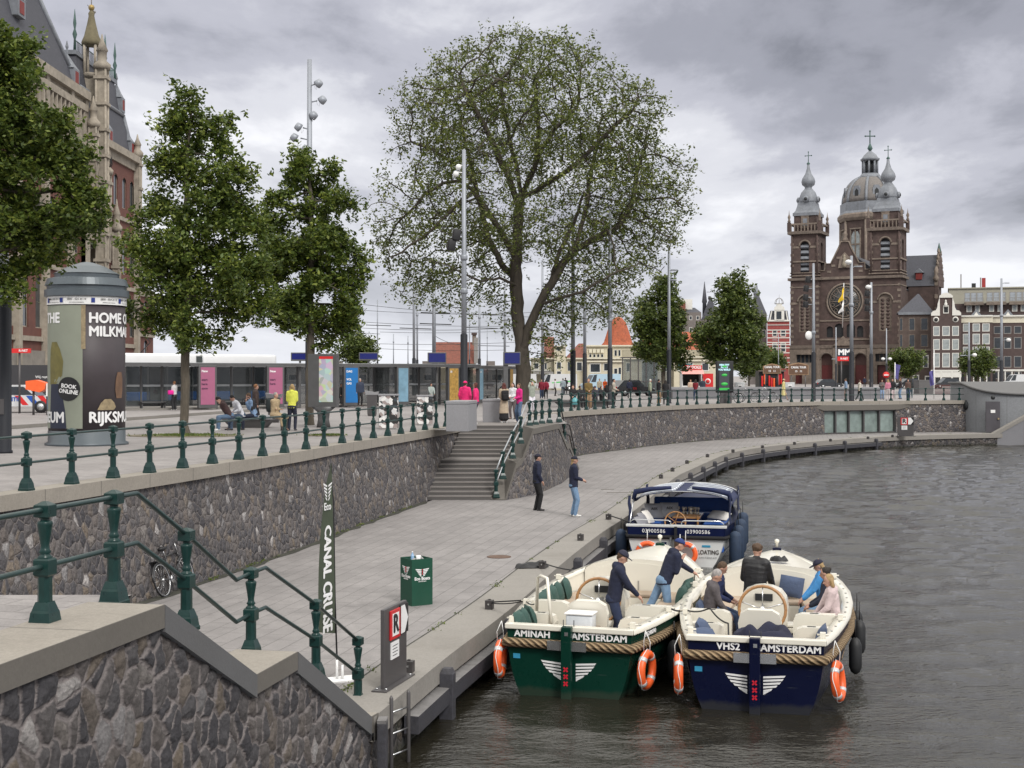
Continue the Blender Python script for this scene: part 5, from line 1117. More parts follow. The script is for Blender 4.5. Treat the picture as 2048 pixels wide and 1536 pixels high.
g=MB(); PMr=plane((0,ky,0),(1,0,0),(0,0,1)); uv=[(0,0),(16,0),(16,3),(0,3)]
g.add([(xa,ky,ZW-1),(xb,ky,ZW-1),(xb,ky,zr(xb)-.25),(xa,ky,zr(xa)-.25)],[(0,1,2,3)],GRAN_D,False,uv); g.add([(xa,ky,ZW-1),(xa,ky+.6,ZW-1),(xa,ky+.6,zr(xa)-.25),(xa,ky,zr(xa)-.25)],[(0,3,2,1)],GRAN_D,False,uv); bw(g,'wall_face',T)
g=MB(); g.prism([(xa-.02,zr(xa)-.28),(xb,zr(xb)-.28),(xb,zr(xb)),(xa-.02,zr(xa))],-.6,.05,CONC_D,PMr); bw(g,'cap',T)
# low granite walls and blocks on the square
def block(label,name,cat,px0,px1,yt,yb,depth,mat=GRAN,group=None,rz=0,z0=0.0,cap=.12):
    Y=(CZ-z0)*F/(yb-HZ); X0,X1=wx(px0,Y),wx(px1,Y); H=wz(yt,Y)-z0
    T=thing(name,label,cat,((X0+X1)/2,Y+depth/2,z0),rz,group); w=X1-X0
    g=MB(); g.box((0,0,(H-cap)/2),(w,depth,H-cap),mat,bev=.015); g.build('block_body',T); g=MB(); g.box((0,0,H-cap/2+.003),(w+.03,depth+.03,cap-.006),mat,bev=.02); g.build('cap',T); return T
block('grey granite pier closing the left railing at the stair head','granite_pier','pier',899,944,802,863,1.9,GRAN,'granite piers at the stair head',R(-8))
block('grey granite pier beside the woman with the black backpack','granite_pier','pier',969,1008,798,845,1.2,GRAN,'granite piers at the stair head',R(-8))
block('grey granite block behind the walkers near the flagpoles','granite_block','block',1838,1868,760,788,2,GRAN_D)
T=thing('parapet_wall','long low grey granite wall between the square and the quay road','wall',(wx(1345,116),116,0))
g=MB(); x1=wx(1768,116)-wx(1345,116); g.add([(0,0,0),(x1,0,0),(x1,0,.80),(0,0,.80)],[(0,1,2,3)],GRAN_D,False,[(0,0),(x1,0),(x1,1),(0,1)]); g.bx(x1,x1+.02,0,3,0,.8,GRAN_D); g.bx(-.02,0,0,3,0,.8,GRAN_D); g.build('wall_face',T); g=MB(); g.bx(-.1,x1+.1,-.1,3,.80,1.0,GRAN); g.build('cap',T)
# ---------------- middle staircase and its splayed parapet ----------------
T=thing('staircase','wide granite stairs climbing from the walkway to the square past the long wall','stairs',(-1.8,48.8,ZQ))
lx=lambda Y:-2.83+(Y-48.8)*(1.13/6.4)-.25; rx=lambda Y:-.79+(Y-48.8)*(1.01/6.4)+.05
g=MB()
def steps(g,Y0,Y1,z0,z1,n):
    for i in range(n):
        a=Y0+(Y1-Y0)*i/n; b=Y0+(Y1-Y0)*(i+1)/n; z=z0+(z1-z0)*(i+1)/n; zp=z-(z1-z0)/n
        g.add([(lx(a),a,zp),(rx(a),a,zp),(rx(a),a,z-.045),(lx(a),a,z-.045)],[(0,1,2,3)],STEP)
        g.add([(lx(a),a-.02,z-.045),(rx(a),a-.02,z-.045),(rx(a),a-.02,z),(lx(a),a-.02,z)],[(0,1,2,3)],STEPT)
        g.add([(lx(a),a-.02,z),(rx(a),a-.02,z),(rx(b),b,z),(lx(b),b,z)],[(0,1,2,3)],STEPT)
steps(g,48.8,51.5,ZQ,-1.155,9); g.add([(lx(51.5),51.5,-1.153),(rx(51.5),51.5,-1.153),(rx(52.7),52.7,-1.153),(lx(52.7),52.7,-1.153)],[(0,1,2,3)],STEPT)
steps(g,52.7,55.1,-1.155,0.006,8); g.add([(lx(55),55,.008),(rx(55),55,.008),(2.2,58.5,.008),(-2.2,58.5,.008)],[(0,1,2,3)],STEPT)
bw(g,'steps',T)
T=thing('stair_wall','splayed concrete parapet and rubble pier between the two stair flights mid quay','wall',(.5,52,ZQ))
top=[(-.25,48.7,ZQ+.02),(.16,49.7,-1.18),(.37,50.1,-1.04),(.80,51.0,.02),(1.94,56.4,.02),(2.45,60.2,-1.05),(2.6,61.3,-1.05),(3.2,64.8,ZQ+.02)]
inn=[(-.79,48.8,ZQ+.02),(-.32,51.5,-1.10),(-.12,52.7,-1.10),(.24,55.1,.02)]
g=MB(); ct=.22
for a,b in zip(top,top[1:]):
    g.add([a,b,(b[0],b[1],b[2]-ct),(a[0],a[1],a[2]-ct)],[(3,2,1,0)],CONC)
for i in range(3):
    a,b,c,d=top[i],top[i+1],inn[i+1],inn[i]
    g.add([a,b,c,d],[(0,1,2),(0,2,3)],CONC)
for a,b in zip(inn,inn[1:]): g.add([a,b,(b[0],b[1],ZQ),(a[0],a[1],ZQ)],[(0,1,2,3)],CONC)
g.add([top[3],top[4],(1.3,57.0,.02),inn[3]],[(0,1,2),(0,2,3)],CONC)
for a,b in zip(top[4:],top[5:]): g.add([a,b,(b[0]-.5,b[1]+.1,b[2]),(a[0]-.5,a[1]+.1,a[2])],[(0,1,2,3)],CONC)
bw(g,'coping',T)
g=MB(); pts=[]
for a,b in zip(top,top[1:]):
    n=max(2,int((b[1]-a[1])/.6))
    for k in range(n): pts.append(tuple(a[j]+(b[j]-a[j])*k/n for j in range(3)))
pts.append(top[-1]); d=arclen(pts); rows=[];uvs=[]
for k in range(6):
    f=k/5; rows.append([(x+.14*f*min(1,(z-ZQ)/1.5)-.03,y-.05*f,max(ZQ-.02,(z-ct+.02)*(1-f)+ZQ*f)) for x,y,z in pts]); uvs.append([(s+60,(z-ct)*(1-f)+ZQ*f) for s,(x,y,z) in zip(d,pts)])
g.grid(rows,ST_MID,False,uvs,flip=True); bw(g,'stone_face',T)
g=MB()
for i in range(8): a=56.9+i*.45; z=-(i+1)*.3; g.bx(-.2,2.35+i*.08-.5,a,a+.45,max(z,ZQ)-.05,max(z,ZQ+.02),STEPT)
T2=thing('staircase','granite stairs dropping away on the far side of the rubble pier','stairs',(1,57,ZQ)); bw(g,'steps',T2)
T=thing('railing','dark green stair railing with pale handrail along the middle staircase','railing',(0,50,0))
sp=[]
for px,pb,Y in ((992,995,48.9),(1005.5,958,49.55),(1025,917,50.25),(1041,887,50.75),(1059,852,54.0),(1071,850.5,55.0),(1084,848.3,56.2),(1099,846,57.4)):
    p=(wx(px,Y),Y,wz(pb,Y)); sp.append(p); o=link('post',PM0,T,(p[0],p[1]-50,p[2]),(0,0,.2))
for dz in (.955,.50):
    P=[(x,y,z+dz) for x,y,z in sp]; g=MB(); g.tube(P[:4]+[(P[3][0]+.25,P[3][1]+1.6,P[4][2])]+[P[4]],.028,RAILZ,7); bw(g,'rail',T); g=MB(); g.tube(P[4:]+[(2.0,58.0,dz)],.024,RAILM,7); bw(g,'rail',T)
T=thing('railing','dark railing running down the hidden far stairs beside the rubble pier','railing',(2,58,0))
for x,y,z in ((2.0,58.0,.02),(2.32,60.6,-1.05),(2.95,64.4,ZQ)): link('post',PM0,T,(x-2,y-58,z),(0,0,.2))
for dz in (.955,.5): g=MB(); g.tube([(2.0,58.0,dz),(2.32,60.6,-1.05+dz),(2.6,61.6,-1.2+dz),(2.95,64.4,ZQ+dz)],.03,BLACK,6); bw(g,'rail',T)
# ---------------- people ----------------
def capsule(g,a,b,ra,rb,mat,n=9,fl=1.0):
    a=Vector(a);b=Vector(b); d=b-a; L=d.length
    if L<1e-5: g.ell(a,ra,mat,n=n,m=6); return
    t=d/L; P=[];Rr=[]
    for q in (80,50,20): P.append(a-t*ra*math.sin(R(q))); Rr.append(ra*math.cos(R(q)))
    P.append(a);Rr.append(ra);P.append(b);Rr.append(rb)
    for q in (20,50,80): P.append(b+t*rb*math.sin(R(q))); Rr.append(rb*math.cos(R(q)))
    g.tube(P,Rr,mat,n)
def fuse(g,voxel,it=3,extra=None):
    me=g.mesh('t'); o=bpy.data.objects.new('t',me); col.objects.link(o)
    m=o.modifiers.new('r','REMESH'); m.mode='VOXEL'; m.voxel_size=voxel; m.use_smooth_shade=True
    s=o.modifiers.new('s','SMOOTH'); s.factor=0.5; s.iterations=it
    dg=bpy.context.evaluated_depsgraph_get(); ev=o.evaluated_get(dg); e=ev.to_mesh()
    vs=[v.co.copy() for v in e.vertices]; fs=[tuple(p.vertices) for p in e.polygons]; ev.to_mesh_clear(); mat=g.mats[0]
    bpy.data.objects.remove(o); bpy.data.meshes.remove(me)
    out=MB(); out.add(vs,fs,mat,True)
    if extra:
        out.mats+= [x for x in extra.mats if x not in out.mats]; n=len(out.v); out.v+=extra.v
        for f,mi,sm in zip(extra.f,extra.mi,extra.sm): out.f.append(tuple(n+j for j in f)); out.mi.append(out.mats.index(extra.mats[mi])); out.sm.append(sm); out.uv.append(None)
    return out
def ik(Sx,Tx,l1,l2,pole):
    Sx=Vector(Sx);Tx=Vector(Tx);d=Tx-Sx;L=d.length
    if L>(l1+l2)*.995: Tx=Sx+d*((l1+l2)*.995/L); d=Tx-Sx; L=d.length
    L=max(L,abs(l1-l2)+.02); n=d.normalized(); a=(l1*l1-l2*l2+L*L)/(2*L); h=math.sqrt(max(l1*l1-a*a,1e-6))
    p=Vector(pole); p=p-n*p.dot(n); 
    if p.length<1e-4: p=Vector((0.01,1,0))
    return Sx+n*a+p.normalized()*h,Tx
def cloth(c,kind='cloth'):
    return M('%s cloth %s'%(kind,'_'.join('%d'%round(x*255) for x in c)),c,0.85 if kind!='puffer' else .5,0,.22,7,0.55 if kind!='puffer' else .5,14 if kind!='puffer' else 9,stretch=(1,1,1) if kind!='puffer' else (.4,.4,2.2))
SKIN=M('light skin',(.47,.27,.20),.55,0,.08,9); SKIN2=M('brown skin',(.22,.12,.075),.55,0,.08,9)
SHW=M('white trainer',(.62,.62,.60),.5,0,.08,6); SHB=M('dark shoe',(.03,.028,.03),.5,0,.15,6)
HR={'dark':(.02,.014,.011),'brown':(.075,.042,.022),'blond':(.34,.23,.11),'grey':(.30,.28,.27),'ginger':(.22,.10,.04),'white':(.6,.58,.55),'black':(.012,.01,.01),'red':(.09,.02,.015)}
def person(label,loc,rz=0.0,H=1.75,pose='stand',top=(.03,.03,.05),tk='jacket',leg=(.03,.03,.035),lk='trousers',hair='brown',hs='short',cap=None,shoe=None,lod=1,group=None,skin=None,hands=None,feet=None,lean=0.0,seat=.45,look=(0,0),female=False,pel=None,roll=0.0,hood=False,poles=None):
    T=thing('person',label,'person',loc,rz,group); s=H/1.75; sk=skin or SKIN; w=.92 if female else 1.06
    v=Vector; vox=(.017,.025,.036)[2-lod]
    pz=.93
    if pose=='sit': P=v((0,0,seat/s+.10)); F_={-1:v((-.11,.44,.07)),1:v((.11,.44,.07))}
    elif pose=='walk': P=v((0,0,.91)); F_={-1:v((-.09,-.30,.10)),1:v((.09,.30,.07))}
    else: P=v((0,0,.93)); F_={-1:v((-.11,-.02,.07)),1:v((.11,.03,.07))}
    if pel: P=v(pel)
    if feet: F_={-1:v(feet[0]),1:v(feet[1])}
    Rt=Matrix.Rotation(-lean,3,'X')@Matrix.Rotation(roll,3,'Y')
    up=Rt@v((0,0,1)); fw=Rt@v((0,1,0)); rt=Rt@v((1,0,0))
    C=P+up*.50+fw*.01; neck=C+up*.055; hc=neck+up*.155+fw*.025
    Hd=Rt@Matrix.Rotation(look[0],3,'Z')@Matrix.Rotation(look[1],3,'X'); Hm=Hd.to_4x4()
    hand={}; elb={}
    dflt={'stand':((-.25,.06,.80),(.25,.06,.80)),'sit':((-.13,.34,.72),(.13,.34,.72)),'walk':((-.26,.22,.88),(.26,-.18,.84))}
    hd=hands or dflt.get(pose,dflt['stand'])
    if hands is None and pose=='sit': hd=((-.13,.36,P.z+.10),(.13,.36,P.z+.10))
    if isinstance(hd,str):
        hd={'pocket':((-.21,.10,.93),(.21,.10,.93)),'front':((-.05,.24,1.08),(.05,.25,1.06)),'phone':((-.06,.28,1.28),(.10,.24,1.22)),'face':((-.07,.14,1.57),(.07,.14,1.57)),'cross':((.12,.17,1.15),(-.12,.18,1.13)),'back':((-.04,-.15,.98),(.04,-.15,.98)),'hip':((-.2,.05,1.02),(.2,.05,1.02))}[hd]
        if pose=='sit': hd=tuple((a,b,c-.93+P.z) for a,b,c in hd)
    for i,sd in ((0,-1),(1,1)):
        Sh=C+rt*sd*.175*w; pol=(sd*.55,-.8,-.55) if not poles else poles[i]
        elb[sd],hand[sd]=ik(Sh,hd[i],.285,.26,pol)
    knee={};ank={}
    for sd in (-1,1):
        hp=P+v((sd*.09,0,-.02)); knee[sd],ank[sd]=ik(hp,F_[sd],.44,.42,(sd*.12,1,.25 if pose=='sit' else .0))
    # body
    g=MB(); 
    def capx(a,b,ra,rb,m=sk,gg=None): capsule(gg or g,v(a)*s,v(b)*s,ra*s,rb*s,m,8)
    def E(c,r,m,rot=None,gg=None,n=12,mm=8): (gg or g).ell(v(c)*s,(r[0]*s,r[1]*s,r[2]*s),m,rot,n=n,m=mm)
    RT4=Rt.to_4x4()
    E(hc+Hd@v((0,-.008,.012)),(.075,.092,.105),sk,Hm); E(hc+Hd@v((0,.022,-.052)),(.052,.062,.062),sk,Hm)
    capx(neck-up*.03,neck+up*.08,.052,.05)
    if lod>=1:
        capx(hc+Hd@v((0,.085,.0)),hc+Hd@v((0,.103,-.028)),.012,.016)
        for sd in (-1,1): E(hc+Hd@v((sd*.077,-.005,-.01)),(.012,.022,.032),sk,Hm,n=6,mm=5)
    capx(P+v((0,0,.02)),C-up*.1,.075,.08); capx(C-rt*.11*w,C+rt*.11*w,.05,.05)
    ex=MB()
    for sd in (-1,1):
        Sh=C+rt*sd*.165*w; capx(Sh,elb[sd],.034,.032); capx(elb[sd],hand[sd],.032,.026)
        d=(hand[sd]-elb[sd]).normalized(); pc=hand[sd]+d*.045
        side=d.cross(v((0,0,1))); side=side.normalized() if side.length>.1 else v((1,0,0)); nr=side.cross(d).normalized()
        capx(hand[sd],pc+d*.03,.028,.034)
        if lod>=2:
            for k,(o,l) in enumerate(((-.030,.062),(-.010,.075),(.010,.07),(.028,.055))):
                a=pc+d*.045+side*o; b=a+d*l*.55-nr*.008; c=b+d*l*.45-nr*.022
                ex.tube([v(q)*s for q in (a-d*.03,a,b,c)],[.0095*s,.0092*s,.0085*s,.0065*s],sk,6)
            a=pc-side*.02*1-d*.005; side_=-side
            ex.tube([v(q)*s for q in (pc+side_*.015,pc+side_*.042+d*.018,pc+side_*.052+d*.045-nr*.012)],[.012*s,.0105*s,.008*s],sk,6)
        else:
            capx(pc+d*.03,pc+d*.09-nr*.02,.026,.016); 
        hp=P+v((sd*.09,0,-.02)); capx(hp,knee[sd],.055,.045); capx(knee[sd],ank[sd],.042,.034); capx(ank[sd],ank[sd]+v((0,.1,-.03)),.035,.03)
    fuse(g,max(vox,.019)*s if lod<2 else .015*s,3,ex).build('body',T)
    # top
    if tk!='none':
        tm=cloth(top,'puffer' if tk=='puffer' else 'knit' if tk=='hoodie' else 'cloth'); g=MB(); q=1.14 if tk=='puffer' else 1.0
        hemz=P+v((0,0,-.06)) if tk!='tee' else P+v((0,0,.0))
        for t_ in np.linspace(0,.97,9):
            rx_=float(np.interp(t_,(0,.3,.6,.85,1),(.185,.172,.182,.20,.175))); ry_=float(np.interp(t_,(0,.3,.6,.85,1),(.140,.132,.142,.142,.115)))
            c=hemz+(C-hemz)*t_; E(c,(rx_*w*q,ry_*q,.12 if t_>.05 else .055),tm,RT4 if t_>.3 else None)
        capx(C-rt*.145*w,C+rt*.145*w,.088*q,.088*q,tm)
        for sd in (-1,1):
            Sh=C+rt*sd*.165*w; capx(Sh,elb[sd],.080*q,.064*q,tm)
            if tk!='tee': capx(elb[sd],hand[sd]-(hand[sd]-elb[sd]).normalized()*.02,.062*q,.046*q,tm)
        if tk in ('jacket','coat','puffer','hoodie'): capx(neck-up*.02-rt*.02,neck+up*.035+rt*.0,.075,.062,tm)
        if tk=='hoodie' or hood: E(neck-fw*.075-up*.01,(.095,.065,.075),tm,RT4)
        if tk=='coat':
            if pose=='sit':
                for sd in (-1,1): capx(P+v((sd*.09,0,0)),knee[sd],.125,.10,tm); 
                capx(knee[1],knee[1]+v((0,.03,-.28)),.09,.07,tm)
            else:
                for t_ in np.linspace(0,1,8): E(P+v((0,0,-.05-.42*t_)),(.185+.04*t_,.145+.04*t_,.12),tm)
                capx(P,P+v((0,0,-.45)),.13,.14,tm)
        fuse(g,vox*s,4).build('coat' if tk=='coat' else 'jacket' if tk in('jacket','puffer') else 'top',T)
    # legs
    lm=cloth(leg,'denim' if leg[2]>leg[0]*1.35 and max(leg)>.05 else 'cloth'); g=MB()
    if lk=='skirt':
        for t_ in np.linspace(0,1,11): E(P+v((0,0,-.02-.70*t_)),(.17+.06*t_,.13+.07*t_,.13),lm)
        capx(P,P+v((0,0,-.7)),.12,.15,lm)
    else:
        E(P+v((0,-.01,-.02)),(.172*w,.132,.13),lm)
        for sd in (-1,1):
            hp=P+v((sd*.085,0,-.04)); wd=1.0 if lk!='wide' else 1.3
            capx(hp,knee[sd],.100,.074*wd,lm)
            if lk=='shorts': continue
            capx(knee[sd],ank[sd]+v((0,0,.0)),.073*wd,.060*wd,lm)
    fuse(g,vox*s,3).build('skirt' if lk=='skirt' else 'trousers',T)
    g=MB(); sm=shoe or SHB
    for sd in (-1,1):
        a=ank[sd]; g2=g; zf=a.z-.07
        dirf=v((sd*.15,1,0)).normalized()
        capx(v((a.x,a.y-.03,a.z-.03)),v((a.x,a.y,a.z-.025))+dirf*.06,.043,.042,sm); capx(v((a.x,a.y-.045,zf+.028)),v((a.x,a.y,zf+.028))+dirf*.155,.034,.034,sm)
    fuse(g,max(vox*.8,.016)*s,2).build('shoes',T)
    hm=M('hair %s'%hair,HR[hair],.7,0,.3,30,.5,60,stretch=(1,1,.3))
    if hs!='bald':
        g=MB(); E(hc+Hd@v((0,-.024,.03)),(.084,.092,.098),hm,Hm)
        if hs=='short': capx(hc+Hd@v((0,-.05,-.01)),hc+Hd@v((0,-.055,-.04)),.06,.045,hm)
        if hs in('long','tail'):
            L_=.26 if hs=='long' else .17
            for ox in ((-.055,-.02,.02,.055) if hs=='long' else (0,)):
                capx(hc+Hd@v((ox,-.05,0)),hc+Hd@v((ox*1.25,-.075,-.12)),.045,.04,hm); capx(hc+Hd@v((ox*1.25,-.075,-.12)),hc+Hd@v((ox*1.3,-.085,-L_)),.04,.02,hm)
        if hs=='bob':
            for ox in (-.065,0,.065): capx(hc+Hd@v((ox,-.03,0)),hc+Hd@v((ox*1.1,-.04,-.10)),.045,.04,hm)
        if hs=='bun': E(hc+Hd@v((0,-.10,.07)),(.04,.04,.04),hm)
        if hs=='curly':
            for k in range(14): a=k*2.4; E(hc+Hd@v((.07*math.cos(a),-.03+.06*math.sin(a),.02+.055*((k%5)/4))),(.035,.035,.035),hm,n=7,mm=5)
        fuse(g,max(.015,vox*.75)*s,2).build('hair',T)
    if cap:
        cm=cloth(cap,'cap'); g=MB(); g.ell((hc+Hd@v((0,-.012,.035)))*s,(.090*s,.104*s,.092*s),cm,Hm,n=16,m=7,z0=.0)
        Mc=Matrix.Translation((hc+Hd@v((0,.0,.045)))*s)@Hm@Matrix.Rotation(-.12,4,'X')
        pl=[(-.078,.05),(-.06,.13),(-.03,.165),(0,.175),(.03,.165),(.06,.13),(.078,.05)]
        g.prism([(a*s,b*s) for a,b in pl],0,.008*s,cm,Mc); g.build('cap',T)
    if lod>=2:
        g=MB()
        for sd in (-1,1): g.ell((hc+Hd@v((sd*.030,.083,.008)))*s,(.012*s,.006*s,.006*s),DARK,Hm,n=8,m=5); g.box((hc+Hd@v((sd*.030,.086,.026)))*s,(.03*s,.006*s,.006*s),hm,rz=0)
        g.build('eyes',T)
        g=MB(); g.ell((hc+Hd@v((0,.086,-.055)))*s,(.022*s,.006*s,.006*s),M('lips',(.33,.12,.10),.5,0,.05,5),Hm,n=8,m=5); g.build('mouth',T)
    return T
# ---------------- boats ----------------
ROPE=None
def rope_mat():
    t=NT('twisted brown rope fender'); ob=t.tc.outputs['UV']
    wv=t.n('ShaderNodeTexWave',{'Vector':t.map(ob,(1,1,1)),'Scale':3.2,'Distortion':.6,'Detail':1.0},wave_type='BANDS',bands_direction='DIAGONAL').outputs['Fac']
    c=t.ramp(wv,[(0,(.10,.065,.035)),(.4,(.29,.20,.11)),(1,(.36,.26,.155))]); c=t.mix(.5,c,t.ramp(t.noise(ob,30,4,.7),[(.3,.7),(.7,1.2)]),'MULTIPLY')
    t.set(Base_Color=c,Roughness=.9,Normal=t.bump(wv,1.0,.04)); return t.m
ROPE=rope_mat()
GEL=M('ivory gelcoat',(.74,.71,.62),.25,0,.03,1.5,dirt=.05,coat=.3); BEIGE=M('beige seat cushion',(.42,.33,.25),.8,0,.08,4,.2,20); 
def hull_mat(name,c):
    t=NT(name); ob=t.tc.outputs['Object']; zz=t.n('ShaderNodeSeparateXYZ',{0:ob}).outputs[2]
    a=t.noise(ob,1.3,6,.65); cc=t.mix(a,[x*.75 for x in c],[x*1.3 for x in c])
    sc=t.ramp(t.noise(t.map(ob,(1.2,1.2,14)),2.2,5,.7),[(.62,0.0),(.72,.35)]); cc=t.mix(sc,cc,(.09,.10,.10))
    k=t.ramp(t.math('SUBTRACT',zz,t.math('MULTIPLY',t.noise(ob,4,5,.7),.16)),[(0.0,.4),(.08,0.0)]); cc=t.mix(k,cc,(.055,.055,.04))
    t.set(Base_Color=cc,Roughness=t.ramp(a,[(.3,.22),(.7,.42)])); t.p.inputs['Specular IOR Level'].default_value=.18; return t.m
HULLG=hull_mat('bottle green hull paint',(.003,.030,.020)); HULLB=hull_mat('navy hull paint',(.0025,.0045,.024))
TEAKW=M('varnished wood rim',(.33,.165,.06),.3,0,.25,6,stretch=(1,1,4),coat=.4); CHROME=M('polished steel',(.6,.61,.62),.22,.9,.1,3); ORA=M('orange lifebuoy plastic',(.86,.13,.03),.42,0,.12,4); SILV=M('reflective band',(.55,.55,.56),.35,.2,.1,6); BLK=M('black plastic bag',(.014,.015,.017),.35,0,.3,7,.6,12)
TEAKD=paving('teak deck planks',(.30,.215,.14),3.0,.055,PI/2,.006,.35,.08); WHT2=M('clean white paint',(.8,.8,.8),.4,0,.03,4)
REDX=M('red cross marks',(.55,.01,.03),.5,0,.1,4); CYAN=M('cyan sticker',(.03,.25,.42),.5,0,.1,4)
class Boat:
    def __init__(s,X,Y,hd): s.o=Vector((X,Y,ZW)); s.hd=hd; s.fx=Vector((math.cos(hd),-math.sin(hd),0)); s.fy=Vector((math.sin(hd),math.cos(hd),0)); s.rz=-hd
    def w(s,x,y,z): return s.o+s.fx*x+s.fy*y+Vector((0,0,z))
YS=[0,.5,1,1.7,2.5,3.5,4.5,5.4,6.2,6.9,7.4,7.8,8.02]
HB=[1.06,1.15,1.24,1.34,1.44,1.49,1.45,1.31,1.07,.76,.49,.22,.04]
SH=[1.14,1.13,1.13,1.14,1.16,1.20,1.24,1.29,1.36,1.43,1.48,1.52,1.55]
def hb(y): return float(np.interp(y,YS,HB))
def shr(y): return float(np.interp(y,YS,SH))
def hullpt(y,sd,t,ex=0):
    """t 0 at the gunwale .. 1 below the waterline"""
    b=hb(y); z=shr(y)+( -.45-shr(y))*t; k=1-.05*t-.42*t**2.6; bow=max(0,(y-5.5)/2.5); k*=(1-.35*bow*t)
    return (sd*(b*k+ex),y-(0.25*t*bow if y>5.5 else 0)-.0,z)
def eco_boat(label,B,hm,name,name2,nx0,nx1,padm,rail_=False):
    T=thing('motor_launch',label,'boat',B.o,B.rz,'open passenger launches moored side by side')
    g=MB(); ts=np.linspace(0,1,9)
    for sd in (-1,1): g.grid([[hullpt(y,sd,t) for y in YS] for t in ts],hm,True,flip=sd>0)
    tr=[hullpt(0,-1,t) for t in ts]+[hullpt(0,1,t) for t in ts[::-1]]
    g.add(tr,[tuple(range(len(tr)))],hm)
    g.build('hull',T)
    # inner lining and floor
    g=MB(); inn=lambda y,sd,o=.14:(sd*max(.01,hb(y)-o),max(y,.10),0)
    ys=[y for y in YS if y<=6.3]
    for sd in (-1,1):
        g.grid([[(inn(y,sd)[0],inn(y,sd)[1],shr(y)) for y in ys],[(inn(y,sd,.20)[0],inn(y,sd)[1],.36) for y in ys]],GEL,True,flip=sd<0)
    g.add([(-hb(0)+.14,.10,shr(0)),(hb(0)-.14,.10,shr(0)),(hb(0)-.2,.10,.36),(-hb(0)+.2,.10,.36)],[(0,1,2,3)],GEL); g.build('lining',T)
    g=MB(); fl=[(inn(y,-1,.1)[0],max(y,.1),.40) for y in ys]+[(inn(y,1,.1)[0],max(y,.1),.40) for y in ys[::-1]]; g.poly(fl[::-1],TEAKD); g.build('deck',T)
    # gunwale cap
    g=MB()
    for sd in (-1,1):
        a=[(sd*(hb(y)+.035),y,shr(y)+.0) for y in YS]; b=[(sd*max(0,hb(y)-.155),max(y,0),shr(y)+.0) for y in YS]
        up=lambda L,z:[(x,y,q+z) for x,y,q in L]
        g.grid([up(a,-.05),up(a,.02),up(b,.035),up(b,-.02)],GEL,True,flip=sd<0)
    g.bx(-hb(0)-.03,hb(0)+.03,-.045,.12,shr(0)-.05,shr(0)+.036,GEL,bev=.015); g.build('gunwale',T)
    # foredeck with arched bulkhead
    g=MB(); yb=5.45; rows=[]
    yy=[yb,5.9,6.4,6.9,7.4,7.8,8.0]
    for y in yy:
        b=max(.02,hb(y)-.15); rows.append([(b*math.sin(R(q)),y,shr(y)+.02+.27*max(0,1-(y-yb)/2.9)**.8*math.cos(R(q))) for q in np.linspace(-90,90,13)])
    g.grid(rows,GEL,True,flip=True)
    bh=hb(yb)-.17; arch=[(-bh,.4)]+[(bh*math.sin(R(q)),shr(yb)+.02+.27*math.cos(R(q))) for q in np.linspace(-90,90,13)]+[(bh,.4)]
    g.prism(arch,-.03,.02,GEL,plane((0,yb,0),(1,0,0),(0,0,1))); g.prism([(x*.82,z*.93+.03) for x,z in arch],.022,.035,GEL,plane((0,yb,0),(1,0,0),(0,0,1)))
    g.bx(-.012,.012,yb-.05,yb-.03,.45,1.15,M('joint line grey',(.3,.29,.26),.6)); g.build('foredeck',T)
    g=MB(); g.bx(-.09,.09,7.55,7.72,shr(7.6)+.02,shr(7.6)+.16,hm,bev=.02); g.lathe([(.03,0),(.03,.1),(.05,.12),(.05,.17),(.01,.19)],(0,7.62,shr(7.6)+.15),GEL,8); g.build('bow_light',T)
    # benches
    for sd in (-1,1):
        g=MB(); ys2=[2.15,2.5,3.5,4.5,5.2,5.42]; o=[(sd*(hb(y)-.2),y) for y in ys2]; i_=[(sd*max(.55,hb(y)-.78),y) for y in ys2]
        g.grid([[(x,y,.88) for x,y in o],[(x,y,.88) for x,y in i_],[(x,y,.40) for x,y in i_]],GEL,False,flip=sd>0); g.add([(o[0][0],2.15,.4),(i_[0][0],2.15,.4),(i_[0][0],2.15,.88),(o[0][0],2.15,.88)],[(0,1,2,3)],GEL)
        be=g.build('bench',T)
        g=MB(); g.grid([[(x,y,.95) for x,y in o],[(x,y,.955) for x,y in i_],[(x,y,.88) for x,y in i_]],BEIGE,False,flip=sd>0); g.build('cushion',be)
    g=MB(); g.bx(-.55,.55,4.95,5.43,.4,.88,GEL); be=g.build('bench',T); g=MB(); g.box((0,5.18,.92),(1.1,.48,.08),BEIGE,bev=.03); g.build('cushion',be)
    # aft corner seats with moulded partitions
    for sd in (-1,1):
        g=MB(); xo=sd*.96; xi=sd*.58
        g.bx(min(xo,xi),max(xo,xi),.14,1.15,.40,.90,GEL); be=g.build('bench',T); g=MB(); g.box((sd*.79,.64,.935),(.44,.92,.08),BEIGE,bev=.03); g.build('cushion',be)
        for yv,xr0,xr1,zt in ((1.18,.56,1.12,1.15),(1.95,.52,1.22,1.24)):
            g=MB(); pl=[(xr0,.4),(xr1,.4),(xr1,zt),(xr0+.14,zt),(xr0+.04,zt-.04),(xr0,zt-.14)]
            g.prism([(sd*a,b) for a,b in pl],-.20,.0,GEL,plane((0,yv,0),(1,0,0),(0,0,1))); g.box((sd*(xr0+xr1)/2,yv+.1,zt+.0),(.14,.05,.015),DARK); g.build('partition',T)
    # console, wheel, helm seat, engine hatch
    g=MB(); T_=plane((0,2.35,0),(1,0,0),(0,0,1))
    pl=[(-.40,.4),(.40,.4),(.42,1.26),(.39,1.42),(.30,1.54),(.15,1.60),(0,1.62),(-.15,1.60),(-.30,1.54),(-.39,1.42),(-.42,1.26)]
    g.prism(pl,-.42,.0,GEL,T_); cs=g.build('console',T)
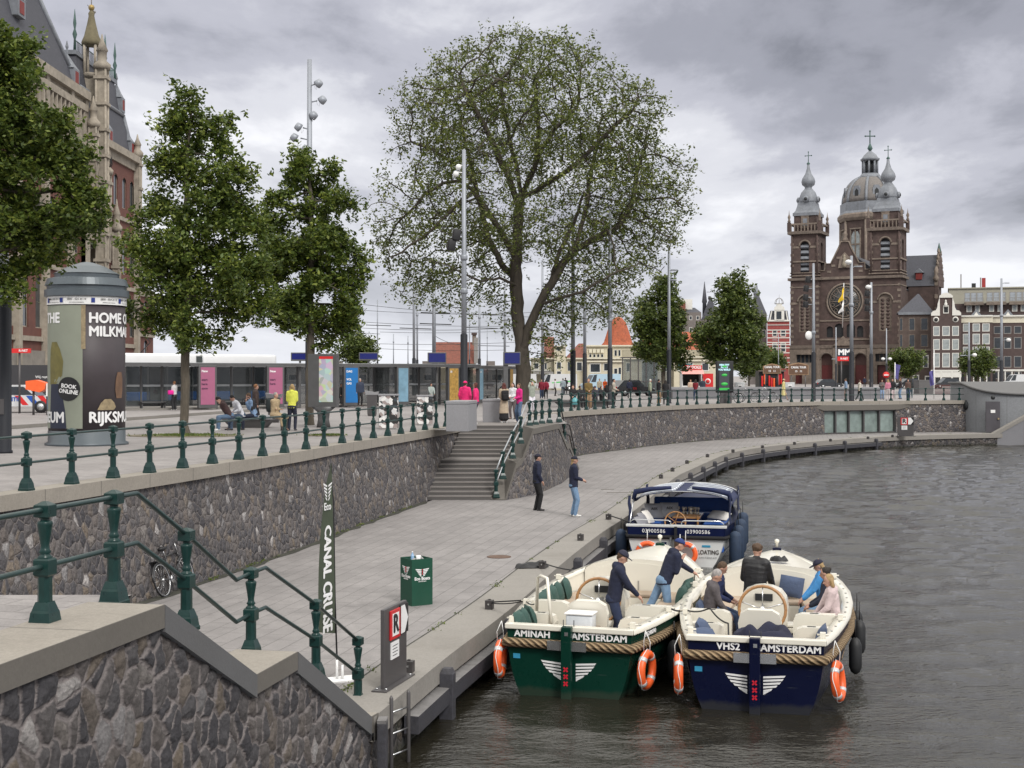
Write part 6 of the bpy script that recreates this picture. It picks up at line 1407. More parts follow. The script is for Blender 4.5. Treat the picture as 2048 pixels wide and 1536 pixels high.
    g=MB(); g.bx(-.14,.16,2.32,2.345,1.38,1.50,DARK); g.bx(-.34,-.1,2.32,2.345,1.12,1.20,DARK); g.build('instrument_panel',cs)
    g=MB(); wc=Vector((0,2.02,1.28)); rr=.395
    Wm=plane(wc,(1,0,0),(0,.2,1)); g.tube([Wm@Vector((rr*math.cos(a),rr*math.sin(a),0)) for a in np.linspace(0,2*PI,29)[:-1]],.027,TEAKW,8,closed=True); wh=g.build('steering_wheel',T)
    g=MB(); 
    for k in range(5): a=2*PI*k/5+PI/2; g.tube([Wm@Vector((0,0,-.04)),Wm@Vector((.375*math.cos(a),.375*math.sin(a),0))],.011,CHROME,5)
    g.ell(wc,(.06,.05,.06),CHROME,n=10,m=6); g.tube([wc,wc+Vector((0,.32,0))],.03,CHROME,8); g.build('spoke',wh)
    g=MB(); g.bx(-.44,.44,.45,1.30,.40,.93,GEL,bev=.03); g.box((0,.88,.945),(.78,.76,.02),TEAKD); g.build('engine_hatch',T)
    g=MB(); pl=[(-.33,.9),(.33,.9),(.36,1.18),(.32,1.34),(.20,1.41),(-.20,1.41),(-.32,1.34),(-.36,1.18)]; g.prism(pl,-.09,.03,GEL,plane((0,1.42,0),(1,0,-.0),(0,-.12,1))); g.box((0,1.62,.93),(.62,.44,.10),GEL,bev=.03); g.bx(-.22,.22,1.5,1.75,.4,.9,GEL); g.build('helm_seat',T)
    # rope fender all round
    g=MB(); zr=lambda y:shr(y)-.27
    path=[(-(hb(y)*.985+.035),y,zr(y)) for y in YS[::-1]]+[(hb(y)*.985+.035,y,zr(y)) for y in YS]
    path=[p for p in path]; k=len(YS); path[k-1]=(-1.07,-.045,zr(0)); path[k]=(1.07,-.045,zr(0)); P2=[]
    for a,b in zip(path,path[1:]):
        n=max(1,int(math.dist(a,b)/.2)); P2+=[tuple(a[j]+(b[j]-a[j])*q/n for j in range(3)) for q in range(n)]
    P2.append(path[-1]); d=[0]
    for a,b in zip(P2,P2[1:]): d.append(d[-1]+math.dist(a,b))
    rows=[];uvs=[];n=10
    for i,p in enumerate(P2):
        a=Vector(P2[max(i-1,0)]);b=Vector(P2[min(i+1,len(P2)-1)]); t=(b-a).normalized(); s1=t.cross(Vector((0,0,1))).normalized(); s2=s1.cross(t)
        rows.append([Vector(p)+(s1*math.cos(2*PI*j/n)+s2*math.sin(2*PI*j/n))*.078 for j in range(n+1)]); uvs.append([(d[i]*1.6,j/n) for j in range(n+1)])
    g.grid(rows,ROPE,True,uvs,flip=True); g.build('rope_fender',T)
    g=MB()
    for sd in (-1,1): g.box((sd*.20,-.125,zr(0)),(.26,.025,.15),CHROME)
    g.build('metal_plate',T)
    # rudder post with red crosses
    g=MB(); g.box((0,-.115,.48),(.17,.14,1.42),hm,bev=.015); rd=g.build('rudder',T)
    g=MB()
    for k in range(3):
        for a in (-1,1): g.box((0,-.187,.40-.115*k+.10),(.095,.006,.026),REDX,ry=a*PI/4)
    g.build('cross_marks',rd)
    g=MB(); g.bx(-.02,.04,-.19,-.15,1.05,1.11,CHROME); g.tube([(-.09,.0,1.16),(-.09,.0,1.28)],.008,DARK,5); g.tube([(.09,.0,1.16),(.09,.0,1.28)],.008,DARK,5); g.build('rudder_pin',rd)
    # lettering and wing emblem on the transom
    g=MB(); zt=shr(0)-.125
    g.text(name,.155,plane((nx0,-.012,zt),(1,0,0),(0,0,1)),WHT2,.012,.002,sp=1.05); g.text(name2,.155,plane((nx1,-.012,zt),(1,0,0),(0,0,1)),WHT2,.012,.002,sp=1.05); g.build('name_lettering',T)
    g=MB()
    for sd in (-1,1):
        for k,(x1,) in enumerate(((.47,),(.44,),(.40,),(.345,),(.27,))):
            z1=.58-.053*k; z0=z1+.018; x0=.125; th=.030
            g.add([(sd*x0,-.008,z1-.01),(sd*x1,-.008,z0+.0),(sd*(x1-.025),-.008,z0-th-.004),(sd*x0,-.008,z1-.01-th-(.012*k if k==4 else 0))],[(0,1,2,3) if sd<0 else (3,2,1,0)],WHT2)
            g.add([(sd*x0,-.011,z1-.01),(sd*x1,-.011,z0+.0),(sd*(x1-.025),-.011,z0-th-.004),(sd*x0,-.011,z1-.01-th)],[(0,1,2,3),(3,2,1,0)],WHT2)
    g.build('wing_emblem',T)
    g=MB(); g.bx(-.95,-.83,-.012,-.006,.60,.68,CYAN); g.build('sticker',T)
    # mooring cleats on posts at gunwale corners
    for sd,y in ((-1,.2),(1,.2),(-1,1.9),(1,1.9),(-1,4.4),(1,5.6)):
        g=MB(); x=sd*(hb(y)-.06); z=shr(y)+.03; g.bx(x-.045,x+.045,y-.05,y+.05,z,z+.10,GEL,bev=.01); g.tube([(x-.09,y,z+.06),(x+.09,y,z+.06)],.016,GEL,6); g.build('cleat',T)
    for sd in (-1,1):
        for k in range(12):
            pass
    g=MB()
    for sd in (-1,1):
        for y in np.arange(.5,6.3,.42): x=sd*(hb(y)-.06); g.box((x,y,shr(y)+.032),(.035,.07,.006),M('slot grey',(.22,.22,.21),.6))
    g.build('deck_fitting',T)
    if rail_:
        g=MB(); y0,y1=1.35,2.5; a=(-hb(y0)+.1,y0,shr(y0)); b=(-hb(y1)+.1+.0,y1,shr(y1))
        g.tube([(-.62,1.15,1.0),(-.72,1.3,1.55),(-.78,1.45,1.72),(-.95,1.62,1.74),(-1.02,1.66,1.70),(-1.05,1.7,1.05)],.030,GEL,8); g.build('grab_rail',T)
        g=MB(); g.text('NG3480740',.10,plane((1.215,.75,shr(.7)-.12),(.16,1,0),(0,0,1)),WHT2,.01,.002); g.build('registration',T)
    return T
B1=Boat(.93,22.45,R(17.5)); B2=Boat(3.83,21.5,R(13.5))
eco_boat('open launch with dark green hull lettered AMINAH AMSTERDAM, moored beside the quay',B1,HULLG,'AMINAH','AMSTERDAM',-.62,.52,None,True)
eco_boat('open launch with navy hull lettered VHS2 AMSTERDAM, carrying seated passengers',B2,HULLB,'VHS2','AMSTERDAM',-.42,.55,None)
# lifebuoys
def buoy(label,P,nrm,r=.255,th=.068,group='lifebuoys hung on the two launches'):
    T=thing('lifebuoy',label,'lifebuoy',P,0,group); n=Vector(nrm).normalized(); up=Vector((0,0,1)); x=up.cross(n); x.normalize(); Mx=Matrix.Identity(4)
    yv=n.cross(x)
    Mx=plane((0,0,0),x,yv)
    g=MB(); g.tube([Mx@Vector((r*math.cos(a),r*math.sin(a),0)) for a in np.linspace(0,2*PI,33)[:-1]],th,ORA,12,closed=True); g.build('ring',T)
    g=MB()
    for k in range(4):
        c=PI/4+PI/2*k; g.tube([Mx@Vector((r*math.cos(a),r*math.sin(a),0)) for a in np.linspace(c-.13,c+.13,4)],th+.004,SILV,12)
    g.build('reflective_band',T)
    g=MB(); g.tube([Mx@Vector(((r+.075)*math.cos(a)+.0,(r+.075)*math.sin(a),.02*math.sin(a*4))) for a in np.linspace(0,2*PI,25)[:-1]],.007,WHITE,5,closed=True)
    top=Mx@Vector((0,r,0)); g.tube([top+n*.05,top+n*.06+up*.2,top-n*.02+up*.38],.007,WHITE,5); g.tube([top-n*.05,top-n*.05+up*.2,top-n*.02+up*.38],.007,WHITE,5); g.build('grab_line',T)
    return T
def onb(B,x,y,z): return tuple(B.w(x,y,z))
buoy('orange lifebuoy seen edge on at the quay side corner of the green launch',onb(B1,-1.21,.10,.55),B1.fx*-1+B1.fy*-.12)
buoy('orange lifebuoy hanging from the right stern corner of the green launch',onb(B1,1.26,.22,.50),B1.fx*.97+B1.fy*-.15)
buoy('orange lifebuoy edge on at the left stern corner of the navy launch',onb(B2,-1.22,.10,.52),B2.fx*-1+B2.fy*-.15)
buoy('orange lifebuoy tilted at the right stern corner of the navy launch',onb(B2,1.27,.25,.50),B2.fx+B2.fy*-.18+Vector((0,0,.12)))
# pillows: soft square cushions
def pillow_mesh(w,h,t,mat,seed=0):
    rnd=np.random.default_rng(seed); g=MB(); n=9; rows=[]
    for s in (1,-1):
        rows=[]
        for i in range(n):
            r=[]
            for j in range(n):
                u=i/(n-1)*2-1; v=j/(n-1)*2-1; puff=((1-u*u)*(1-v*v))**.45*t/2; pin=1-.10*(abs(u)**2*(1-abs(v)**2)+0)-.0; pinv=1-.10*(abs(v)**2*(1-abs(u)**2))
                r.append((u*w/2*pinv,v*h/2*pin,s*puff+ (rnd.normal(0,.004) if puff>0 else 0)))
            rows.append(r)
        g.grid(rows,mat,True,flip=s>0)
    return g
PG=M('green seat pillow',(.032,.078,.066),.8,0,.15,6,.4,14); PB=M('slate blue seat pillow',(.06,.085,.15),.8,0,.15,6,.4,14); PW=M('white printed pillow',(.66,.64,.60),.8,0,.05,6,.3,14); PGR=M('grey pillow',(.23,.23,.25),.8,0,.1,6,.3,14)
def pillow(label,P,rot,w=.5,h=.42,t=.16,mat=PG,group=None,seed=0,text=None):
    g=pillow_mesh(w,h,t,mat,seed)
    if text: g.text(text,.12,Matrix.Translation((0,.02,t/2+.012)),M('dark print',(.08,.07,.07),.7),.005,.002)
    o=g.build('pillow'); o.location=P; o.rotation_euler=rot; tag(o,label,'pillow',group); return o
gp='green back pillows on the green launch'
for k,(y,s) in enumerate(((2.35,1),(2.75,1),(3.2,1),(3.65,1),(4.15,1.05))):
    pillow(['first green pillow behind the moulded partition on the quay side bench','second green pillow on the quay side bench of the green launch','middle green pillow of the five on the quay side bench','fourth green pillow on the quay side bench counted from the stern','green pillow nearest the bow on the quay side bench by the skipper'][k],onb(B1,-(hb(y)-.30),y,1.12),(PI/2-.25,.1*((k%2)-.5),B1.rz+PI/2+.05*k),.52,.42,.2,PG,gp,k)
for k,(y,) in enumerate(((.35,),(.65,),(.95,))): pillow(['green pillow in the stern corner under the name board of the green launch','middle green pillow of three in the quay side stern corner','green pillow resting on the low moulded partition of the stern corner'][k],onb(B1,-.94,y,1.14),(PI/2-.35,0,B1.rz+PI/2+.25*k),.42,.38,.18,PG,gp,k+9)
for k,(y,) in enumerate(((3.7,),(4.2,),(4.7,))): pillow(['green pillow lowest on the water side bench of the green launch','middle green pillow on the water side bench of the green launch','green pillow beside the leaning man on the water side bench'][k],onb(B1,hb(y)-.29,y,1.15),(PI/2-.2,0,B1.rz-PI/2-.08*k),.48,.42,.2,PG,gp,k+15)
gp='blue pillows on the navy launch'
pillow('upright slate blue pillow against the front bulkhead of the navy launch',onb(B2,.38,5.25,1.20),(PI/2-.12,.15,B2.rz),.46,.40,.15,PB,gp,31)
pillow('round blue pillow in the left stern corner of the navy launch',onb(B2,-.90,.85,1.12),(PI/2-.5,0,B2.rz+PI/2),.44,.36,.22,PB,gp,32)
pillow('blue pillow slumped at the name board in the left stern corner',onb(B2,-.86,.42,1.08),(.5,0,B2.rz+.5),.46,.36,.22,PB,gp,33)
pillow('blue pillow leaning on the right stern seat of the navy launch',onb(B2,1.00,.75,1.12),(PI/2-.45,0,B2.rz-PI/2),.6,.34,.14,PB,gp,34)
pillow('blue pillow behind the grey haired man on the navy launch',onb(B2,-1.10,2.55,1.14),(PI/2-.2,0,B2.rz+PI/2),.44,.36,.18,PB,gp,35)
pillow('blue pillow behind the woman in the pale pink hoodie',onb(B2,1.2,3.0,1.14),(PI/2-.2,0,B2.rz-PI/2),.44,.36,.18,PB,gp,36)
# small things on the launches
def topthing(name,label,cat,P,rz,fn,group=None):
    T=thing(name,label,cat,P,rz,group); fn(T); return T
def f(T):
    g=MB(); g.lathe([(.13,0),(.17,.52),(.18,.53)],(0,0,0),BLK,4,False,ph=.5,sq=(1,.85)); g.build('bin_body',T); g=MB(); g.lathe([(.185,.53),(.20,.55),(.19,.60),(.12,.64)],(0,0,0),BLK,4,False,ph=.5,sq=(1,.85)); g.box((0,0,.635),(.17,.12,.02),M('bin lid grey',(.2,.21,.22),.4)); g.build('lid',T)
topthing('pedal_bin','black plastic bin beside the console of the green launch','bin',onb(B1,.66,1.95,.40),B1.rz,f)
def f(T):
    g=MB(); g.box((0,0,.13),(.46,.34,.26),M('translucent white box',(.66,.70,.74),.3),bev=.03); g.build('box_body',T); g=MB(); g.box((0,0,.275),(.5,.38,.03),WHT2,bev=.012); g.build('lid',T)
topthing('storage_box','clear white storage box behind the helm seat of the green launch','box',onb(B1,-.05,1.0,.957),B1.rz,f)
def f(T):
    g=MB(); g.bx(-.2,.2,-.2,.2,0,.5,GEL,bev=.04); g.build('cabinet_body',T); g=MB(); g.bx(-.12,.0,-.225,-.2,.28,.40,DARK); g.bx(-.19,.19,-.21,.19,.505,.53,GEL); g.build('lid',T)
topthing('cool_box','ivory side locker with dark vent next to the skipper','locker',onb(B1,.62,2.75,.40),B1.rz,f)
topthing('cool_box','ivory side locker next to the console of the navy launch','locker',onb(B2,.60,2.75,.40),B2.rz,f)
g=MB(); g.lathe([(.035,0),(.04,.10),(.036,.10)],(0,0,0),M('brown glass jar',(.16,.10,.06),.2),10); o=g.build('jar'); o.location=onb(B1,.30,.80,.957); tag(o,'small brown glass jar on the stern hatch of the green launch','jar')
def crumple(label,name,cat,P,dims,mat,seed,rz=0,sub=26):
    rnd=np.random.default_rng(seed); g=MB(); rows=[]; ph=rnd.uniform(0,6,8); n=sub
    for i in range(n):
        r=[]
        for j in range(n):
            u=i/(n-1)*2-1;v=j/(n-1)*2-1; e=max(0,1-(abs(u)**2.6+abs(v)**2.6)); h=e**.5*(.62+.2*math.sin(3.1*u+ph[0]+2*v)+.16*math.sin(5*v+ph[1])+.13*math.sin(8*u-4*v+ph[2]))
            r.append((u*dims[0]/2*(1+.1*math.sin(4*v+ph[3])),v*dims[1]/2*(1+.1*math.sin(4*u+ph[4])),max(0,h)*dims[2]+.004))
        rows.append(r)
    g.grid(rows,mat,True,flip=True); o=g.build(name); o.location=P; o.rotation_euler=(0,0,rz); tag(o,label,cat); return o
crumple('heap of dark navy jackets piled on the stern hatch of the navy launch','jacket_heap','jackets',onb(B2,.08,.85,.955),(.95,.72,.36),cloth((.012,.014,.035)),5,B2.rz)
crumple('flat black jacket lying along the stern of the green launch','jacket_heap','jacket',onb(B1,-.30,.52,.955),(.62,.30,.14),cloth((.012,.012,.014)),6,B1.rz)
crumple('black rope bundle on the foredeck of the navy launch','rope_bundle','rope',onb(B2,.12,5.75,1.62),(.34,.22,.14),BLACK,7,B2.rz)
# fenders
def fender(label,P,L=.62,r=.12,mat=None,group=None,tilt=0):
    T=thing('fender',label,'fender',P,0,group); m=mat or M('navy fender cloth',(.018,.035,.07),.7,0,.2,8)
    g=MB(); g.lathe([(.02,-L/2-.03),(r*.7,-L/2+.01),(r,-L/2+.10),(r,L/2-.10),(r*.7,L/2-.01),(.03,L/2+.03)],(0,0,0),m,14); g.build('fender_body',T)
    g=MB(); g.tube([(0,0,L/2),(0,0,L/2+.35)],.01,BLACK,5); g.build('rope',T); return T
FB=M('black rubber fender',(.015,.016,.018),.6,0,.2,6)
gf='black fenders on the water side of the navy launch'
for lb,y,z in (('black fender low at the middle of the navy launch water side',2.2,.62),('black fender higher up the navy launch water side beside the pink hoodie woman',3.4,.72),('furthest black fender half hidden at the water side of the navy launch',4.4,.72)): fender(lb,onb(B2,hb(y)+.15,y,z-.1),.56,.11,FB,gf)
fender('black fender squeezed between the two launches near the rope',onb(B1,hb(1.2)+.22,1.4,.45),.6,.12,FB,'fenders between the boats')
# ---------------- the floating boat with canopy ----------------
B3=Boat(wx(1352,38.0),38.0,R(12.5)); NAVY=M('navy boat trim',(.004,.008,.04),.35,0,.2,3,spec=.2); CANV=M('navy canvas',(.010,.018,.065),.75,0,.25,5,.5,10); UPH=M('blue vinyl seat',(.03,.11,.40),.5,0,.15,5,.2,20); WHULL=M('white hull gelcoat',(.62,.63,.62),.3,0,.05,1.5,dirt=.25,coat=.3)
T=thing('canopy_boat','white hulled sloop with navy canvas canopy and blue seats moored beyond the green launch','boat',B3.o,B3.rz)
Y3=[0,.6,1.4,2.6,4,5.4,6.8,7.8,8.5,8.9]; H3=[1.36,1.42,1.48,1.5,1.48,1.36,1.05,.68,.3,.04]; S3=[1.10,1.08,1.06,1.05,1.06,1.1,1.18,1.26,1.33,1.38]
h3=lambda y:float(np.interp(y,Y3,H3)); s3=lambda y:float(np.interp(y,Y3,S3))
def hp3(y,sd,t): b=h3(y); return (sd*b*(1-.06*t-.42*t**2.4),y,s3(y)+(-.4-s3(y))*t)
g=MB(); ts=np.linspace(.21,1,8)
for sd in (-1,1): g.grid([[hp3(y,sd,t) for y in Y3] for t in ts],WHULL,True,flip=sd>0)
tr=[hp3(0,-1,t) for t in ts]+[hp3(0,1,t) for t in ts[::-1]]; g.add(tr,[tuple(range(len(tr)))],WHULL); g.build('hull',T)
g=MB(); ts=np.linspace(0,.215,3)
for sd in (-1,1): g.grid([[(p[0]*1.008,p[1],p[2]) for p in (hp3(y,sd,t) for y in Y3)] for t in ts],NAVY,True,flip=sd>0)
tr=[(p[0],-.015,p[2]) for p in [hp3(0,-1,t) for t in ts]+[hp3(0,1,t) for t in ts[::-1]]]; g.add(tr,[tuple(range(len(tr)))],NAVY); g.build('top_strake',T)
g=MB(); pth=[(-h3(y)-.03,y,s3(y)-.30) for y in Y3[::-1]]; pth[-1]=(-h3(0),-.04,s3(0)-.30); pth2=[(-a,b,c) for a,b,c in pth[::-1]]; g.tube(pth+pth2,.055,M('black rope rail',(.012,.012,.014),.9,0,.3,20,.8,60),8); g.build('rope_fender',T)
g=MB()
for sd in (-1,1): g.grid([[(sd*(h3(y)+.02),y,s3(y)+.02) for y in Y3],[(sd*max(0,h3(y)-.16),max(y,.1),s3(y)+.03) for y in Y3],[(sd*max(0,h3(y)-.2),max(y,.12),.35) for y in Y3]],NAVY,True,flip=sd<0)
g.bx(-1.4,1.4,-.02,.16,s3(0)-.03,s3(0)+.035,WHULL,bev=.01); g.build('gunwale',T)
g=MB(); P=[(-h3(y)+.12,max(y,.1),.38) for y in Y3]+[(h3(y)-.12,max(y,.1),.38) for y in Y3[::-1]]; g.poly(P[::-1],M('navy floor',(.012,.02,.06),.7,0,.2,3)); g.build('deck',T)
for sd in (-1,1):
    g=MB(); yy=[1.6,2.6,4,5.2]; g.grid([[(sd*(h3(y)-.2),y,1.0) for y in yy],[(sd*.62,y,1.0) for y in yy],[(sd*.62,y,.38) for y in yy]],UPH,False,flip=sd>0); g.add([(sd*1.35,1.6,.38),(sd*.62,1.6,.38),(sd*.62,1.6,1.0),(sd*1.35,1.6,1.0)],[(0,1,2,3),(3,2,1,0)],NAVY); g.bx(min(sd*.7,sd*1.3),max(sd*.7,sd*1.3),.15,1.2,.38,.88,UPH,bev=.03); g.build('bench',T)
g=MB(); g.bx(-1.1,1.1,4.9,5.6,.38,1.0,UPH,bev=.03); g.box((0,5.7,1.12),(2.5,.12,.6),UPH,rx=-.1,bev=.03); g.build('bench',T)
g=MB(); g.grid([[(max(.03,h3(y)-.16)*math.sin(R(q)),y,s3(y)+.03+.2*math.cos(R(q))) for q in np.linspace(-90,90,9)] for y in (5.8,6.8,7.8,8.5,8.85)],NAVY,True,flip=True); g.build('foredeck',T)
g=MB(); T_=plane((-.18,1.6,1.05),(1,0,0),(0,.3,1)); g.tube([T_@Vector((.30*math.cos(a),.30*math.sin(a),0)) for a in np.linspace(0,2*PI,25)[:-1]],.024,TEAKW,7,closed=True)
for k in range(5): a=2*PI*k/5; g.tube([T_@Vector((0,0,0)),T_@Vector((.28*math.cos(a),.28*math.sin(a),0))],.015,TEAKW,5)
g.build('steering_wheel',T)
g=MB(); g.bx(-.35,.5,2.0,2.6,.38,1.12,NAVY,bev=.02); g.bx(-.3,.5,2.0,3.4,1.12,1.16,TEAKW); g.bx(.42,.47,1.9,2.0,.38,1.2,TEAKW); g.build('console',T)
g=MB()
for sd in (-1,1):
    g.tube([(sd*.15,.05,s3(0)+.03),(sd*.15,.02,s3(0)+.12),(sd*.22,.02,s3(0)+.16),(sd*1.2,.1,s3(0)+.16),(sd*1.3,.15,s3(0)+.1),(sd*1.3,.2,s3(0))],.016,CHROME,6)
g.build('stern_rail',T)
cz=1.90; 
for y in (1.75,5.3):
    g=MB(); arc=[(1.42*math.sin(R(q)),y,(s3(y)+(cz-.28-s3(y))) if abs(q)>89 else cz-.30+.32*math.cos(R(q))) for q in np.linspace(-90,90,13)]
    g.tube([(-1.41,y-.9 if y<2 else y,s3(y))]+[(-1.41,y,1.7)]+arc[1:-1]+[(1.41,y,1.7),(1.41,y-.9 if y<2 else y,s3(y))],.022,CHROME,7); g.build('canopy_hoop',T)
g=MB(); ys3=np.linspace(1.7,5.9,9); rows=[]
for i,y in enumerate(ys3): rows.append([(1.44*math.sin(R(q)),y,cz-.34+.36*math.cos(R(q))+.012*math.sin(i*2.2)-(.05 if i%2 else 0)*(1-abs(q)/90)-.1*(y-3)*.1) for q in np.linspace(-90,90,17)])
g.grid(rows,CANV,True,flip=True); g.grid([[(x,y,z-.012) for x,y,z in r] for r in rows],CANV,True)
for sd in (-1,1):
    for ys_,n in (((.7,1.6),5),((4.9,5.9),5)):
        y0,y1=ys_; g.grid([[(sd*(1.43+.02*math.sin(k*2+j)),y0+(y1-y0)*j/6*(.5+.5*k/4),1.85-(.8)*k/4) for j in range(7)] for k in range(5)],CANV,True); g.grid([[(sd*(1.42+.02*math.sin(k*2+j)),y0+(y1-y0)*j/6*(.5+.5*k/4),1.85-(.8)*k/4) for j in range(7)] for k in range(5)],CANV,True,flip=True)
    g.tube([(sd*1.41,1.72,1.68),(sd*1.35,1.70,1.90),(sd*.9,1.68,1.99),(sd*.3,1.7,2.04)],[.06,.09,.07,.05],CANV,8)
cp=g.build('canopy',T)
g=MB()
for k in range(6):
    for x0,x1 in ((-1.25,-.2),(.12,1.3)):
        P=[]
        for i in range(7):
            x=x0+(x1-x0)*i/6; P.append((x,2.1+k*.5,cz-.34+.36*math.sqrt(max(0,1-(x/1.44)**2))+.02))
        g.tube(P,.035,M('shiny window film',(.42,.45,.50),.15,.3,.2,3),5)
g.build('canopy_window',cp)
g=MB(); PMb=plane((0,-.025,0),(1,0,0),(0,0,1)); 
for x in (-.62,.62): g.text('03900586',.15,plane((x,-.022,s3(0)-.14),(1,0,0),(0,0,1)),WHT2,.002,.002,sp=1.1)
g.build('registration',T)
DKT=M('dark brown lettering',(.06,.05,.045),.6)
g=MB(); g.text('FLOATING',.17,plane((.86,-.012,.40),(1,0,0),(0,0,1)),DKT,.004,.002,sx=.8); g.text('AMSTERDAM',.07,plane((.88,-.012,.25),(1,0,0),(0,0,1)),M('grey lettering',(.3,.3,.3),.6),.002,.002,sp=1.3)
g.bx(.72,.95,-.012,-.006,.54,.60,CYAN); g.build('name_lettering',T)
g=MB(); g.box((0,-.10,.35),(.07,.14,1.5),BLACK); g.box((-.14,-.06,.35),(.05,.08,.9),CHROME); g.tube([(.12,-.1,.9),(.12,-.1,.2)],.02,CHROME,6); g.build('rudder',T)
g=MB(); g.bx(-.42,-.26,-.02,-.01,.52,.66,NAVY); g.lathe([(.09,-.01),(.09,.02)],(-.3,-.02,.36),DARK,14,T=Matrix.Rotation(PI/2,4,'X')); g.build('transom_fitting',T)
B3r='lifebuoys on the transom of the white sloop'
buoy('salmon lifebuoy on the white transom behind the leaning man',onb(B3,.28,-.16,.36),B3.fy*-1,.27,.07,B3r); buoy('lifebuoy half hidden behind the bow of the green launch',onb(B3,-.78,-.16,.36),B3.fy*-1,.27,.07,B3r)
gf='navy fenders along the water side of the white sloop'
for k,(y,) in enumerate(((.5,),(1.15,),(1.9,),(2.9,))): fender(['navy fender nearest the stern on the water side of the white sloop','second navy fender from the stern of the white sloop','third navy fender from the stern of the white sloop','furthest navy fender on the water side of the white sloop'][k],onb(B3,h3(y)+.19,y,.45+.1*k),.95,.17,None,gf)
fender('navy fender between the white sloop and the quay timber',onb(B3,-h3(.6)-.2,.6,.45),.9,.16,None,gf)
for k,a in enumerate(((-.95,2.9,1.24,.3),(-.5,3.05,1.26,.2))): pillow(['left printed white pillow on the blue bench of the sloop','right printed white pillow on the blue bench of the sloop'][k],onb(B3,*a[:3]),(PI/2-.45,0,B3.rz+a[3]),.55,.46,.16,PW,'white pillows in the sloop',50+k,'AIX')
pillow('white pillow lying on the water side bench of the sloop',onb(B3,1.0,2.9,1.14),(.4,.1,B3.rz-.3),.62,.45,.18,PW,'white pillows in the sloop',53)
for k,a in enumerate(((-1.08,1.45,1.14),(-.98,1.7,1.18),(-1.12,1.1,1.06))): pillow(['grey pillow nearest the stern in the sloop','slim white pillow between the grey ones in the sloop','grey pillow leaning on the sloop canopy side'][k],onb(B3,*a),(PI/2-.6,0,B3.rz+PI/2-.3),.45,.42,.13,(PGR,PW,PGR)[k],None,60+k)
def f(T):
    g=MB(); rnd=random.Random(3)
    g.bx(-.36,.36,-.22,.22,0,.03,TEAKW); g.build('tray',T); g=MB()
    for k in range(14): g.lathe([(.03,0),(.035,.05),(.012,.07),(.012,.11),(.038,.13),(.035,.2)],(rnd.uniform(-.3,.3),rnd.uniform(-.16,.16),.03),M('drinking glass',(.5,.45,.36),.08,.1,.4,8),8)
    g.build('drinking_glass',T)
topthing('glass_tray','wooden tray crowded with drinking glasses on the table of the sloop','tray',onb(B3,.1,2.7,1.16),B3.rz,f)
# ropes
def rope(label,pts,r=.012,mat=BLACK,sag=.0,name='mooring_rope'):
    P=[]
    for a,b in zip(pts,pts[1:]):
        for i in range(8):
            t=i/8; p=Vector(a).lerp(Vector(b),t); p.z-=sag*4*t*(1-t); P.append(p)
    P.append(Vector(pts[-1])); g=MB(); g.tube(P,r,mat,6); o=g.build(name); return tag(o,label,'rope',None)
# ---------------- furniture of the quay ----------------
def near_on_edge(px,py,off=0):
    return at(px,py,ZQ)
for i,(px,py) in enumerate([(818,1344),(979,1218),(1085,1137),(1161,1081),(1217,1039),(1322,957),(1345,943),(1374,927.5),(1415,914.5),(1466,905),(1525,896.5),(1589,889.5),(1661,883),(1736,878),(1785,874.5)]):
    x,y,_=at(px,py,ZQ+.02)
    if i==0:
        T0=thing('mooring_box','dark square mooring box nearest the camera behind the R sign','bollard',(x,y,ZQ+.02),-.2,'dark square mooring boxes along the quay edge')
        g=MB(); g.box((0,0,.085),(.145,.145,.17),WOOD,bev=.008); g.build('box_body',T0); g=MB(); g.box((0,-.078,.10),(.03,.02,.03),CHROME); g.bx(-.02,.02,-.02,.02,.17,.19,WOOD); g.build('pin',T0)
    else:
        names=['mooring box holding the stern rope of the green launch','mooring box tangled in black rope by the grab rail','mooring box on the coping above the timber beam, right of the manhole','mooring box tied to the white sloop','mooring box just behind the sloop canopy','second mooring box behind the sloop canopy','third mooring box past the sloop where the quay starts to bend','mooring box fourth past the sloop','mooring box fifth past the sloop','mooring box sixth past the sloop','mooring box below the tall grey masts','mooring box left of the glazed strip','mooring box in front of the glazed strip','farthest mooring box beside the small far R sign']
        copy_tree(T0,None,(x,y,ZQ+.02),-.2-.05*i,names[i-1])
# timber fender beam with its posts
T=thing('fender_beam','dark timber fender beam with upright posts along the water side of the quay','timber fender')
FE=[p for p in EDGE if 18.9<p[1] and p[0]<27]; fo=offset(FE,.16)
def ribbon(g,P,Q,za,zb,mat): g.grid([[(x,y,za) for x,y in P],[(x,y,zb) for x,y in Q]],mat,False,flip=True)
g=MB(); fi=offset(FE,-.05); TOPM=M('pale timber top',(.17,.165,.165),.7,0,.25,4,.3,dirt=.2)  # upward timber faces get a paler grey than the beam sides
ribbon(g,fi,fo,-2.80,-2.81,TOPM); ribbon(g,fo,fo,-2.81,-3.06,BEAM); ribbon(g,fo,fi,-3.06,-3.06,BEAM)
x,y=fo[0]; g.add([(fi[0][0],fi[0][1],-2.80),(x,y,-2.81),(x,y,-3.06),(fi[0][0],fi[0][1],-3.06)],[(0,1,2,3)],BEAM); g.build('beam',T)
for x,y,a in walk(offset(FE,.10),4.35,1.9):
    g=MB(); g.box((0,0,-.55),(.20,.22,1.35),BEAM,bev=.012); g.lathe([(.141,.12),(.09,.2)],(0,0,0),BEAM,4,False,ph=.5); o=g.build('post',T,(x,y,-2.72),a)
T=thing('timber_pile','black square timber pile with chamfered top at the foot of the near stairs','pile',(wx(765,17.75),17.75,0))
